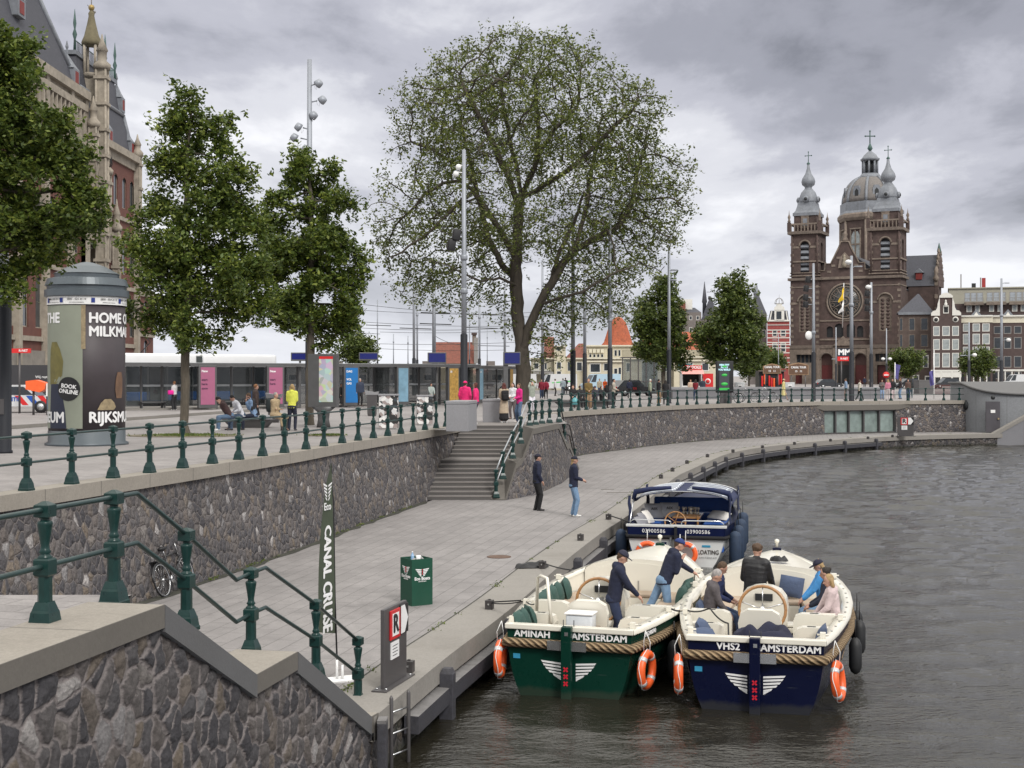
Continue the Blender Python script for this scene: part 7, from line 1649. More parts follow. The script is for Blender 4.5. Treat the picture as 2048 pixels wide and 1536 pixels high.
g=MB(); g.box((0,0,-3.35),(.12,.24,1.7),BEAM,bev=.012); g.prism([(-.06,-.12),(.06,-.12),(.06,.12),(-.06,.12)],-2.5,-2.46,TOPM); g.build('pile_shaft',T)
T=thing('ladder','dark steel ladder fixed in the notch of the quay beside the timber pile','ladder',(wx(800,18.6),18.6,0),-.2)
for s in (-.19,.19): g=MB(); g.tube([(s*.35,s,-4.2),(s*.35,s,-2.36),(s*.35,s,-2.32)],[.028,.028,.01],STEEL,8); g.build('stile',T)
for k in range(6): g=MB(); g.tube([(-.19*.35,-.19,-2.55-.29*k),(.19*.35,.19,-2.55-.29*k)],.013,CHROME,6); g.build('rung',T)
# R sign plates
def r_sign(label,P,rz,s=1.0):
    T=thing('mooring_sign',label,'sign',P,rz,'R signs on the quay')
    RED=M('sign red',(.55,.015,.02),.4,0,.06,4)
    g=MB(); g.bx(-.46*s,.46*s,-.03,.03,.02,1.13*s,STEEL,bev=.01); g.build('panel',T)
    g=MB(); g.bx(-.6*s,.6*s,-.11,.11,0,.022,STEEL); [g.lathe([(.02,.022),(.02,.04)],(x,y,0),CHROME,6) for x in (-.5,.5) for y in (-.07,.07)]; g.build('base_plate',T)
    g=MB(); g.bx(-.27*s,.13*s,-.055,-.031,.66*s,1.08*s,RED,bev=.01); g.bx(-.20*s,.06*s,-.0585,-.055,.71*s,1.03*s,WHT2); g.text('R',.36*s,plane((-.07*s,-.0600,.87*s),(1,0,0),(0,0,1)),BLACK,.02,.001); g.build('letter_sign',T)
    g=MB(); g.bx(.14*s,.46*s,-.055,-.031,.68*s,1.10*s,BLACK); g.prism([(.15*s,.69*s),(.30*s,.69*s),(.44*s,.89*s),(.30*s,1.09*s),(.15*s,1.09*s)],.0555,.0585,WHT2,plane((0,0,0),(1,0,0),(0,0,1))); g.build('arrow_sign',T)
    g=MB(); g.bx(-.22*s,.10*s,-.045,-.031,.38*s,.62*s,WHT2)
    for k in range(4): g.bx(-.17*s,(.05-.03*(k%2))*s,-.047,-.045,(.56-.045*k)*s,(.57-.045*k)*s,DARK)
    g.build('notice_plate',T)
r_sign('grey panel with red framed R sign and white arrow beside the near railing foot',(-1.70,19.65,ZQ+.02),math.atan2(.9,.25)); 
x,y,_=at(1811,872.5,ZQ+.02); r_sign('small far grey panel with R sign and arrow on the walkway end',(x,y,ZQ+.02),-.3,1.25)
# feather flag
T=thing('feather_flag','tall olive green feather flag reading CANAL CRUISE in front of the rubble wall','flag',(wx(674,19.95),19.95,ZQ))
FLG=M('olive flag cloth',(.055,.07,.045),.85,0,.12,3,.3,8)
g=MB(); g.box((.05,0,.01),(.5,.34,.02),WHT2,rz=.5); g.tube([(.08,0,.02),(.08,0,.22)],.02,WHT2,6); g.tube([(0,0,.02),(0,0,.30)],.02,WHT2,6); g.build('base',T)
g=MB(); g.tube([(0,0,.3),(-.03,0,1.2),(-.05,0,2.6),(-.09,0,3.06),(-.13,-.02,3.2)],[.014,.013,.010,.008,.005],BLACK,6); g.build('pole',T)
g=MB(); dx,dy=-.33,-.94
rows=[];zs=np.linspace(.74,3.17,26)
def fw_(z): f=(z-.74)/2.43; return .56*min(1,max(.03,1-max(0,f-.05)**2.2))*(1 if f<.9 else max(.1,(1-f)/.1)**.5)
pole=lambda z:-.02-.06*max(0,(z-1.2)/2)
for z in zs: rows.append([(pole(z)+dx*fw_(z)*u,dy*fw_(z)*u+.02*math.sin(u*5+z*2),z+(.12*u-.06 if z<.8 else 0)) for u in np.linspace(0,1,8)])
g.grid(rows,FLG,True); fl=g.build('flag_cloth',T)
def fmap(off):
    def f_(v):   # v.x runs down the flag, v.y across it
        z=2.28-v.x; u=.5-v.y/.56; w=fw_(z); return Vector((pole(z)+dx*w*u+off*.94,dy*w*u+.02*math.sin(u*5+z*2)-off*.33,z))
    return f_
g=MB(); g.text('CANAL CRUISE',.40,None,WHT2,.012,.0,'LEFT',fn=fmap(.008),sx=.56); fl_=g.build('flag_lettering',fl)
g=MB()
for sd in (-1,1):
    for k in range(5): g.add([Vector((pole(2.75)+dx*.33*(.5+sd*(.06)),dy*.33*(.5+sd*.06),2.86-.05*k))+Vector((.008,-.006,0)),Vector((pole(2.75)+dx*.33*(.5+sd*(.42-.05*k)),dy*.33*(.5+sd*(.42-.05*k)),2.90-.05*k))+Vector((.008,-.006,0)),Vector((pole(2.75)+dx*.33*(.5+sd*(.40-.05*k)),dy*.33*(.5+sd*(.40-.05*k)),2.87-.05*k))+Vector((.008,-.006,0)),Vector((pole(2.75)+dx*.33*(.5+sd*.06),dy*.33*(.5+sd*.06),2.83-.05*k))+Vector((.008,-.006,0))],[(0,1,2,3)],WHT2)
g.text('Eco',.15,plane((pole(2.5)+dx*.19+.008,dy*.19,2.55),(-dx,-dy,0),(0,0,1)),WHT2,.01,.001); g.build('flag_emblem',fl)
# green bin
x,y,_=at(825,1213,ZQ); rb=R(33); s_=.46
T=thing('waste_bin','square dark green waste bin with white wing emblem standing on the quay paving','bin',(x+.32*math.sin(-.05)+.07,y+.32,ZQ),rb)
BG=M('green bin panel',(.004,.06,.035),.5,0,.12,2,dirt=.15); h=.9
g=MB(); q=s_/2
for a,b,c,d in ((-q,q,-q,-q+.012),(-q,q,q-.012,q),(-q,-q+.012,-q+.013,q-.013),(q-.012,q,-q+.013,q-.013)): g.bx(a,b,c,d,0,h,BG)
g.bx(-q+.013,q-.013,-q+.013,q-.013,.02,h-.12,BLACK); g.build('bin_body',T)
g=MB()
for PMx in (plane((0,-q-.003,.62),(1,0,0),(0,0,1)),plane((-q-.003,0,.66),(0,-1,0),(0,0,1))):
    for sd in (-1,1):
        for k in range(5):
            z=.085-.03*k; g.add([PMx@Vector(p) for p in ((sd*.02,z-.005,0),(sd*(.15-.022*k),z+.008,0),(sd*(.142-.022*k),z-.012,0),(sd*.02,z-.024,0))],[(0,1,2,3) if sd>0 else (3,2,1,0)],WHT2)
    g.text('Eco Boats',.085,PMx@Matrix.Translation((0,-.10,0)),WHT2,.012,.001); g.text('AMSTERDAM',.03,PMx@Matrix.Translation((0,-.155,0)),WHT2,.004,.001)
    for k in range(3): g.box(PMx@Vector((0,.07-.04*k,.001)),(.02,.02,.02),REDX)
g.build('emblem',T)
def f(T): g=MB(); g.lathe([(.03,0),(.035,.02),(.035,.13),(.03,.15),(.012,.18),(.012,.2)],(0,0,0),M('blue plastic bottle',(.25,.4,.6),.1,0,.1,3),10); g.build('bottle_body',T); g=MB(); g.lathe([(.014,.2),(.014,.22)],(0,0,0),WHT2,8); g.build('cap',T)
BW=T.location
topthing('plastic_bottle','blue tinted plastic bottle on top of the full green bin','bottle',(BW.x-.08,BW.y+.02,ZQ+h-.10),0,f)
g=MB(); g.lathe([(.035,0),(.05,.13),(.046,.13)],(0,0,0),WHT2,12); o=g.build('paper_cup'); o.location=(BW.x+.04,BW.y-.06,ZQ+h-.08); tag(o,'white paper cup poking out of the green bin','cup')
crumple('crumpled black and white rubbish in the mouth of the green bin','rubbish','rubbish',(BW.x,BW.y,ZQ+h-.12),(.4,.4,.16),M('mixed rubbish',(.3,.3,.3),.6,0,1,14),9,rb)
# manhole, drain strips
for i,(px,py,r_) in enumerate(((998,1114,.28),)):
    x,y,_=at(px,py,ZQ); g=MB(); g.lathe([(.30,.004),(.30,.012),(.27,.012),(.26,.008),(.02,.008)],(x,y,ZQ),M('rusty iron',(.12,.075,.055),.9,0,.35,9),24,cap=False); g.lathe([(.26,.008),(.001,.009)],(x,y,ZQ),M('rusty iron'),24,cap=False); structure(g.build('manhole_cover'))
for px,py,l in ((1240,985,1.0),(1215,979,.5)):
    x,y,_=at(px,py,ZQ); g=MB(); g.box((x,y,ZQ+.006),(l,.10,.012),CONC,rz=.1); structure(g.build('paving_patch'))
# bicycles
def bicycle(label,P,rz,c=(.02,.02,.022),s=1.0,tilt=0.0,group='parked bicycles'):
    T=thing('bicycle',label,'bicycle',P,rz,group); T.rotation_euler=(0,tilt,rz); m=M('bicycle paint %s'%(c,),c,.35,.1,.1,4,coat=.3)
    for yy in (-.54,.54):
        g=MB(); g.tube([(0,yy+.34*math.cos(a),.34+.34*math.sin(a)) for a in np.linspace(0,2*PI,25)[:-1]],.02,BLACK,6,closed=True); w=g.build('wheel',T)
        g=MB(); g.tube([(0,yy+.315*math.cos(a),.34+.315*math.sin(a)) for a in np.linspace(0,2*PI,25)[:-1]],.012,CHROME,5,closed=True)
        for k in range(14): a=2*PI*k/14; g.tube([(0,yy,.34),(0,yy+.31*math.cos(a),.34+.31*math.sin(a))],.003,CHROME,3)
        g.lathe([(.025,-.05),(.025,.05)],(0,yy,.34),CHROME,8,T=Matrix.Rotation(PI/2,4,'Y')); g.build('spoke',w)
        g=MB(); g.tube([(0,yy+.37*math.cos(a),.34+.37*math.sin(a)) for a in np.linspace(.1*PI if yy>0 else .3*PI,.75*PI if yy>0 else 1.0*PI,9)],.022,m,5); g.build('mudguard',T)
    g=MB(); bb=(0,-.08,.30); st=(0,-.2,.78); hd=(0,.36,.82)
    for a,b in ((bb,st),(bb,(0,.40,.66)),(st,hd),(bb,(0,-.54,.34)),(st,(0,-.54,.34)),(hd,(0,.40,.62)),((0,.40,.62),(0,.54,.34))): g.tube([a,b],.017,m,6)
    g.tube([st,(0,-.23,.92)],.013,CHROME,6); g.tube([hd,(0,.33,1.0)],.013,CHROME,6); g.build('frame',T)
    g=MB(); g.tube([(-.28,.12,1.02),(-.25,.24,1.05),(-.1,.34,1.03),(.1,.34,1.03),(.25,.24,1.05),(.28,.12,1.02)],.013,CHROME,6); g.build('handlebar',T)
    g=MB(); g.ell((0,-.27,.95),(.09,.14,.045),BLACK,n=10,m=6); g.tube([(0,-.2,.95),(0,-.06,.955)],.03,BLACK,6); g.build('saddle',T)
    g=MB(); g.bx(-.07,.07,-.78,-.3,.73,.745,BLACK); g.tube([(0,-.74,.73),(0,-.54,.34)],.008,BLACK,5); g.build('rack',T)
    g=MB(); g.lathe([(.09,-.012),(.09,.012)],(0.0,-.08,.30),CHROME,12,T=Matrix.Rotation(PI/2,4,'Y')); g.tube([(.05,-.08,.30),(.06,.0,.18)],.01,BLACK,5); g.box((.1,.0,.17),(.09,.06,.02),BLACK); g.tube([(-.05,-.08,.30),(-.06,-.16,.42)],.01,BLACK,5); g.box((-.1,-.16,.43),(.09,.06,.02),BLACK); g.build('crank',T)
    if s!=1: T.scale=(s,s,s)
    return T
bicycle('black bicycle leaning against the rubble wall behind the near railing',(-6.85,28.0,ZQ),R(-12),tilt=R(-14))
for px,py,rz_,lb,c in ((1496,804,70,'white and black bicycle parked at the far railing right of the advert panel',(.3,.3,.3)),(1533,803,55,'bicycle angled against the far railing below the yellow walker',(.35,.36,.36)),(1462,806,85,'black bicycle half hidden beside the advert panel',(.02,.02,.02))):
    bicycle(lb,at(px,py),R(rz_),c,1.0)
# ropes of the boats
def bol(px,py): x,y,z=at(px,py,ZQ+.02); return (x,y,z+.13)
rope('black mooring rope from the near mooring box to the green launch stern',[bol(981,1218),onb(B1,-hb(1.9)+.06,1.9,shr(1.9)+.1)],.014)
rope('second strand of the stern mooring rope of the green launch',[bol(983,1220),onb(B1,-hb(1.9)+.03,1.95,shr(1.9)+.08),onb(B1,-.95,1.2,1.3)],.012,sag=.03)
rope('long black mooring rope from the tangled mooring box to the green launch bow side',[bol(1086,1137),onb(B1,-hb(5.0)+.06,5.0,shr(5)+.1)],.014,sag=.02)
rope('black rope from the fourth mooring box to the white sloop stern',[bol(1218,1039),onb(B3,-1.3,.3,1.15)],.02)
rope('black rope tying the two launches together at their sides',[onb(B1,hb(1.9)-.06,1.9,shr(1.9)+.1),onb(B2,-hb(1.9)+.06,1.9,shr(1.9)+.1)],.016,sag=.04)
rope('loose black rope looping over the left stern seat of the navy launch',[onb(B2,-hb(1.9)+.06,1.9,shr(1.9)+.1),onb(B2,-.85,1.5,1.36),onb(B2,-.5,1.0,1.2),onb(B2,-.47,.75,.98)],.014,sag=.05)
crumple('tangle of black rope on the coping by the second mooring box','rope_bundle','rope',(at(1085,1137,ZQ)[0]-.25,at(1085,1137,ZQ)[1]+.02,ZQ+.03),(.75,.35,.16),BLACK,17,.3)
# ---------------- furniture of the square ----------------
# advertising column
X,Y,_=at(174,893,0); Y+=1.1; X=wx(174,Y)
T=thing('advertising_column','big round advertising column with domed grey cap and museum poster near the left railing','advertising column',(X,Y,0))
r=1.08; GC=M('column grey lacquer',(.095,.115,.13),.4,.2,.08,3,dirt=.15); SAGE=M('poster sage green',(.25,.27,.215),.6,0,.06,2); PLUM=M('poster dark plum',(.055,.045,.05),.55,0,.15,2); OLV=M('poster olive shape',(.16,.14,.04),.6,0,.3,4); BRN=M('poster brown shape',(.15,.085,.05),.6,0,.3,4); NVY=M('poster navy shape',(.02,.025,.05),.6,0,.2,4); SAND=M('poster sand shape',(.28,.22,.13),.6,0,.4,9)
g=MB(); g.lathe([(1.17,0),(1.17,.06),(1.08,.10),(1.08,.42),(1.04,.44)],(0,0,0),GC,40); g.build('plinth',T)
zt=wz(612,Y); g=MB(); g.lathe([(r-.01,.43),(r-.01,zt)],(0,0,0),PLUM,48); g.build('drum',T)
va=math.atan2(-X,-Y)   # bearing of the camera, the column's front
def cyl(off=0.0):
    a0=-PI/2+math.atan2(X,Y)*-1
    return lambda v: Vector(((r+off+v.z)*math.cos(a0+v.x/r),(r+off+v.z)*math.sin(a0+v.x/r),v.y))
cf=cyl(.004)
def cpatch(g,x0,x1,z0,z1,mat,off=.004,outline=None,n=10):
    f=cyl(off)
    if outline:
        # scanline strips of an outline given as (z, left, right)
        L=[[f(Vector((a+(b-a)*i/4,z,0))) for i in range(5)] for z,a,b in outline]; g.grid(L,mat,True)
    else: g.grid([[f(Vector((x0+(x1-x0)*i/n,z,0))) for i in range(n+1)] for z in (z0,z1)],mat,True)
g=MB(); cpatch(g,-1.9,-.12,.5,zt-.02,SAGE); cpatch(g,-.16,-.04,2.75,zt-.02,SAND,.006); 
# generic still life shapes in the poster's colours
cpatch(g,0,0,0,0,OLV,.008,[(1.75,-1.25,-.95),(2.0,-1.25,-.72),(2.4,-1.25,-.68),(2.75,-1.22,-.8),(2.95,-1.15,-.92)])
cpatch(g,0,0,0,0,NVY,.008,[(.5,-1.25,-.58),(1.0,-1.25,-.62),(1.4,-1.22,-.7),(1.76,-1.2,-.85)])
cpatch(g,0,0,0,0,SAND,.008,[(1.02,.28,.8),(1.1,.32,.88),(1.22,.38,.82),(1.33,.5,.7)]); cpatch(g,0,0,0,0,BRN,.008,[(1.35,.9,1.15),(1.6,.85,1.2),(1.9,.88,1.2),(2.1,.95,1.15)])
g.build('poster',T)
g=MB(); 
for z,xs,st,al,sz in ((3.62,.04,'HOME OF THE','LEFT',.40),(3.24,.04,'MILKMAID','LEFT',.40),(.80,.04,'RIJKSMUSEUM','LEFT',.42),(3.62,-.80,'THE','RIGHT',.40),(.80,-.64,'MUSEUM','RIGHT',.42)):
    g.text(st,sz,None,WHT2,.022,.001,al,fn=(lambda v,xs=xs,z=z:cyl(.012)(Vector((v.x*.95+xs,v.y+z-.0,v.z)))))
g.build('poster_lettering',T)
g=MB(); f=cyl(.016); n=24; P=[f(Vector((-.52+.34*math.cos(a),1.62+.34*math.sin(a),0))) for a in np.linspace(0,2*PI,n,False)]; g.add([f(Vector((-.52,1.62,0)))]+P,[(0,i+1,(i+1)%n+1) for i in range(n)],BLACK)
ca,sa=math.cos(-.12),math.sin(-.12)
for st,dz in (('BOOK',.07),('ONLINE',-.08)): g.text(st,.16,None,WHT2,.02,.001,fn=(lambda v,dz=dz:cyl(.022)(Vector((-.52+v.x*ca-(v.y+dz)*sa,1.62+v.x*sa+(v.y+dz)*ca,v.z)))))
g.build('poster_badge',T)
z2=wz(596,Y); g=MB(); g.lathe([(r+.03,zt),(r+.03,z2)],(0,0,0),WHITE,48,cap=False); bd=g.build('notice_band',T); g=MB()
for x in (-1.3,-.72,.16,1.0): cpatch(g,x-.05,x+.05,zt+.05,z2-.05,M('notice blue',(.01,.03,.2),.5),.045,n=2)
for x in (-1.0,-.28,.62,1.3): g.text('0800 - 024 24 10',.075,None,DARK,.004,.0,fn=(lambda v,x=x:cyl(.05)(Vector((v.x+x,v.y+(zt+z2)/2+.03,v.z))))); cpatch(g,x-.2,x+.2,zt+.05,zt+.06,DARK,.045,n=3)
g.build('notice_lettering',bd)
w0=[wz(y,Y) for y in (596,582,573,562,551,535,526)]
g=MB(); g.lathe([(r+.07,w0[0]),(r+.10,w0[0]+.02),(r+.10,w0[1]),(r+.03,w0[1]+.03),(r+.03,w0[2]-.02),(r+.09,w0[2]),(r+.02,w0[3]+.04),(.90,w0[3]+.08),(.90,w0[4]+.03),(.93,w0[4]+.03),(.52,w0[5]+.02),(.2,w0[6]),(.03,w0[6]+.03)],(0,0,0),GC,64,False); g.build('cap',T)
# masts
def mast(label,px,Y,top,r=.11,sleeve=3.8,items=(),name='mast',group='tall grey masts',rs=None):
    X=wx(px,Y); T=thing(name,label,'mast',(X,Y,0),0,group); H=wz(top,Y) if top<760 else top
    rs=rs or r*1.35
    g=MB(); g.lathe([(r*1.0,sleeve),(r*.95,H*.55),(r*.72,H),(r*.3,H+.02)],(0,0,0),POLE,12); g.build('shaft',T)
    g=MB(); g.lathe([(rs*1.15,0),(rs*1.15,.06),(rs,.08),(rs,sleeve),(rs*.8,sleeve+.04)],(0,0,0),POLED,12); g.box((0,-rs,1.2),(rs*.7,.02,.4),STEEL); g.build('sleeve',T)
    for kind,x,y in items:
        dx=wx(x,Y)-X; z=wz(y,Y); g=MB()
        if kind=='spot':
            g.tube([(0,0,z-.12),(dx*.5,0,z-.03)],.035,POLE,6); sg=1 if dx>0 else -1
            Tm=Matrix.Translation((dx*.85,-.05,z))@Matrix.Rotation(sg*R(55),4,'Y')@Matrix.Rotation(R(25),4,'X')
            Tm=Tm@Matrix.Rotation(PI,4,'X'); g.lathe([(.05,-.16),(.17,-.13),(.20,.0),(.21,.12)],(0,0,0),POLE,14,T=Tm); g.lathe([(.19,.121),(.01,.125)],(0,0,0),DARK,14,T=Tm,cap=False)
            g.tube([(dx*.45,0,z-.03),(dx*.5,0,z-.22),(dx*.62,.02,z-.3),(dx*.66,0,z-.1)],.006,CHROME,4); nm='spotlight'
        elif kind=='box': g.box((dx,-.03,z),(.34,.30,.5),BLACK,rz=.3,ry=.15,bev=.03); g.tube([(0,0,z),(dx,0,z)],.03,POLE,5); nm='speaker'
        elif kind=='cam': g.tube([(0,0,z),(dx,0,z+.05)],.03,WHITE,5); g.ell((dx,0,z-.05),(.14,.14,.14),WHITE,n=10,m=6); nm='camera_dome'
        elif kind=='arm': g.tube([(0,0,z-.15),(dx*.4,0,z),(dx,0,z+.02)],.035,POLE,6); g.box((dx,0,z),(.5,.2,.10),POLE,bev=.03); nm='lamp_head'
        elif kind=='disc': g.lathe([(.36,0),(.34,.05),(.1,.12)],(dx,-.1,z),WHITE,16,T=Matrix.Rotation(PI/2,4,'X')@Matrix.Rotation(R(25),4,'Y')); g.tube([(0,0,z),(dx,0,z)],.03,POLE,5); nm='reflector_disc'
        elif kind=='clamp': g.lathe([(r*1.25,z-.12),(r*1.35,z-.05),(r*1.35,z+.05),(r*1.25,z+.12)],(0,0,0),POLE,12); nm='clamp'
        elif kind=='globe': g.tube([(0,0,z-.1),(dx,0,z)],.03,POLE,5); g.ell((dx,0,z-.05),(.28,.28,.2),WHITE,n=10,m=6); nm='lamp_head'
        g.build(nm,T)
    return T
mast('thick dark post cut by the left edge of the picture beside the advertising column',8,35.2,430,.15,3.9,rs=.19)
mast('very tall grey mast with six round spotlights behind the narrow leafy tree',619,66,119,.15,3.8,[('spot',641,167),('spot',650,200),('spot',629,231),('spot',593,254),('spot',583,275),('spot',609,298)])
mast('grey mast with dark sleeve and black speaker box in front of the huge elm',928,62,300,.12,3.85,[('cam',917,332),('cam',912,346),('box',903,490),('box',913,470),('clamp',928,515),('clamp',928,582)])
for a in (('tall mast between the tree and the seated people by the far railing',1146,100,430,.15,[]),('slim mast right of the elm trunk behind the seated group',1169.5,113,470,.13,[]),('tall mast beside the black taxi right of the elm',1220,93,420,.13,[('clamp',1220,640)]),('far mast left of the elm branches behind white vans',1085,129,520,.12,[]),('dark sleeved mast behind the small tree near the hot dog stand',1338,98,490,.12,[('arm',1349,540),('arm',1346,560)]),
 ('grey mast with four black loudspeakers before the left church tower',1627,109,527,.13,[('box',1616,559),('box',1612,577),('box',1611,595),('box',1611,609),('disc',1617,671),('clamp',1627,665)]),('tallest grey mast in front of the church rose window with a lamp arm',1703,107,512,.15,[('globe',1697,523),('arm',1718,533),('clamp',1703,610)]),('grey mast with stacked black speakers before the right church tower',1742.5,118,565,.13,[('box',1734,587),('box',1734,603),('box',1734,617),('globe',1737,573),('clamp',1742,625)])):
    mast(a[0],a[1],a[2],a[3],a[4],3.8,a[5])
for a in (('slim lamp post before the church portal holding a small light',1672,190,655,.10,[('arm',1667,718)]),('slim lamp post with double globe before the small church tree',1773,190,657,.10,[('globe',1766,717),('globe',1780,717)]),('lamp post with round white globe beside the right hand round tree',1938,150,645,.11,[('globe',1949,709),('arm',1925,711)]),('tall lamp post crossing the canal houses near the right edge',2003,150,557,.15,[('arm',2014,566),('globe',2017,679),('clamp',2003,631)]),('distant pole with lamp and banner rising behind the conical tree',1429,200,575,.12,[('arm',1417,584),('box',1419,596)]),('slim lamp post against the red brick house',1557,200,668,.07,[('arm',1548,680)])):
    mast(a[0],a[1],a[2],a[3],a[4],3.6,a[5],name='lamp_post',group='slim lamp posts along the road')
# tram catenary poles, left background
poles=[(717,150,560,.13,'pole just right of the narrow tree'),(755,165,600,.08,'thin pole with small signals right of the bushy tree'),(828,137,500,.14,'thick pole left of the pair over the shelters'),(834.5,150,560,.10,'thin pole close behind the thick one over the shelters'),(868,120,520,.17,'thickest pole with cable bracket left of the brick hall'),(959,140,570,.11,'pole right of the brick hall chimney'),(974.5,200,650,.06,'thin far pole left of the elm trunk'),(1009.5,135,560,.12,'pole just left of the elm trunk'),(787,230,668,.10,'small distant pole between the display boards'),(816,190,672,.08,'short distant pole with a curved camera'),(939,150,600,.06,'thin pole right behind the speaker mast')]
for px,Yp,tp,rr,lb in poles: mast(lb+' with overhead tram wires',px,Yp,tp,rr,3.7,[('clamp',px,(tp+700)/2)],name='catenary_pole',group='overhead wire poles over the tram stop')
for k,(y0,y1,x0,x1,Yw_) in enumerate(((606,634,700,1060,140),(618,628,690,1010,150),(642,652,700,1030,145),(655,657,705,1000,138),(686,684,710,1040,150),(694,700,700,1010,160),(640,668,560,760,120),(664,660,760,1050,170),(672,690,870,930,120),(630,612,940,1180,150),(566,560,560,740,130))):
    g=MB(); a=Vector(pt(x0,y0,Yw_)); b=Vector(pt(x1,y1,Yw_+14)); g.tube([a.lerp(b,t)-Vector((0,0,.9*t*(1-t))) for t in np.linspace(0,1,9)],.022,BLACK,4); tag(g.build('overhead_wire'),['highest overhead wire crossing left of the elm','second overhead wire sloping down to the elm','overhead wire at mid height between tram poles','overhead wire just below the bracket arms','low overhead wire above the brick hall roof','lowest overhead wire above the display boards','overhead wire behind the narrow leafy tree','overhead wire passing right behind the elm trunk','short sagging wire beside the speaker mast','overhead wire leading right through the elm foliage','overhead wire high behind the narrow tree crown'][k],'wire','overhead wires of the tram lines')
# cross arms
for px,py,Yp,L_ in ((828,656,137,3.2),(868,625,120,2.6),(868,647,120,2.8),(959,655,140,3.4),(755,650,165,3.0),(974,691,200,6)):
    X_=wx(px,Yp); g=MB(); g.tube([(X_-L_*.45,Yp,wz(py,Yp)),(X_+L_*.55,Yp,wz(py,Yp)-.1)],.045,BLACK,5); tag(g.build('bracket_arm'),'dark bracket arm carrying tram wire on the pole at column %s left of the elm'%{828:'three',868:'four',959:'six',755:'two',974:'seven'}[px],'bracket','bracket arms on the wire poles')
# tram shelters
SF=M('shelter frame grey',(.11,.11,.112),.45,.3,.1,3); SR=M('shelter roof pale',(.50,.52,.53),.5,.1,.1,2); PINK=M('pink poster',(.36,.11,.20),.6,0,.06,2); BLUEP=M('blue poster',(.01,.15,.42),.5,0,.08,2); SKYP=M('sky blue poster',(.18,.32,.42),.5,0,.3,1.5); GOLDP=M('gold poster',(.42,.25,.06),.5,0,.5,6); BRNP=M('brown poster',(.16,.09,.06),.5,0,.4,5); SCR=M('blue display screen',(.005,.008,.07),.25,0,.2,3,emit=((.01,.015,.14),.3)); REDP=M('red shop sign',(.62,.02,.02),.5,0,.05,3)
def shelter(label,px0,px1,Y0,Y1,ytop,ads,nb=4):
    A=Vector((wx(px0,Y0),Y0,0)); B=Vector((wx(px1,Y1),Y1,0)); d=B-A; L=d.length; T=thing('tram_shelter',label,'tram shelter',A,math.atan2(d.y,d.x),'glass tram shelters'); H=wz(ytop,(Y0+Y1)/2)
    g=MB(); g.bx(-.3,L+.3,-.9,1.0,H-.10,H,SR); g.bx(-.3,L+.3,-.95,-.9,H-.22,H-.02,SF); g.build('roof',T)
    for k in range(nb+1): g=MB(); g.bx(L*k/nb-.06,L*k/nb+.06,.72,.84,0,H-.1,SF); g.bx(L*k/nb-.04,L*k/nb+.04,-.6,.72,H-.2,H-.1,SF); g.build('post',T)
    for k in range(nb): g=MB(); a,b=L*k/nb+.1,L*(k+1)/nb-.1; g.bx(a,b,.77,.79,.25,H-.25,GLASS); pg_=g.build('glass_panel',T); g=MB(); g.bx(a,b,.76,.80,1.35,1.47,SR); g.bx(a,b,.75,.81,.2,.27,SF); g.build('stripe',pg_)
    for k in (0,nb): g=MB(); g.bx(L*k/nb-.015,L*k/nb+.015,-.5,.7,.25,H-.25,GLASS); g.build('glass_panel',T)
    g=MB(); g.bx(L*.3,L*.7,.25,.65,.42,.48,SF); [g.bx(L*q-.04,L*q+.04,.4,.5,0,.42,SF) for q in (.32,.68)]; g.build('bench',T)
    for f_,m,st in ads:
        g=MB(); x=L*f_; g.bx(x-.55,x+.55,-.98,-.72,.1,2.6,SF,bev=.02); ab=g.build('advert_case',T); g=MB(); g.bx(x-.43,x+.43,-.995,-.981,.3,2.48,m); po=g.build('poster',ab)
        g=MB()
        for i,w_ in enumerate(st.split()): g.text(w_,.19,plane((x-.38,-1.0,2.25-.25*i-(.25 if i else 0)),(1,0,0),(0,0,1)),WHT2 if m is not PINK or i==0 else M('poster ink',(.07,.02,.06),.6),.012,.001,'LEFT')
        g.build('poster_lettering',po)
shelter('glass tram shelter with pink poster behind the man in the brown hoodie',380,560,80,83,726,[(.13,PINK,'New start here soon'),(.88,PINK,'New start here')])
shelter('glass tram shelter without posters in front of the tram next to the column',248,374,78,80,725,[],3)
shelter('glass tram shelter behind the bench people and the map panel',566,760,84,88,727,[(.62,BLUEP,'DAG VOL GAS'),],5)
shelter('glass tram shelter with golden poster behind the sticker covered boxes',768,935,89,95,728,[(.10,SKYP,''),(.70,GOLDP,'50')],4)
shelter('farthest glass tram shelter left of the elm trunk',925,1012,96,108,732,[(.12,SKYP,'ON'),(.83,GOLDP,'')],3)
for lb,px,w_,y0,y1,Yd,post in (('blue departure display above the shelter roof left of the speaker mast',874,37,705,727,92,False),('white and blue departure board over the shelter right of the narrow tree',737,38,705,721,90,False),('dark departure display on a post against the elm trunk',1024,34,704,730,88,True),('blue departure display partly hidden behind the narrow tree',600,36,705,722,84,False)):
    k=Yd/F; W_=w_*k; T=thing('departure_display',lb,'display',(wx(px,Yd),Yd,0),0.12,'departure displays'); zt_,zb_=wz(y0,Yd),wz(y1,Yd)
    g=MB(); g.bx(-W_/2,W_/2,-.1,.25,zb_,zt_,SF,bev=.02); cs=g.build('display_case',T); g=MB(); g.bx(-W_/2+.06,W_/2-.06,-.115,-.101,zb_+.1,zt_-.06,SCR); g.build('screen',cs)
    g=MB(); g.bx(-W_/2 if post else -.06,-W_/2+.3 if post else .06,.0,.2,0,zb_,SF); g.build('post',T)
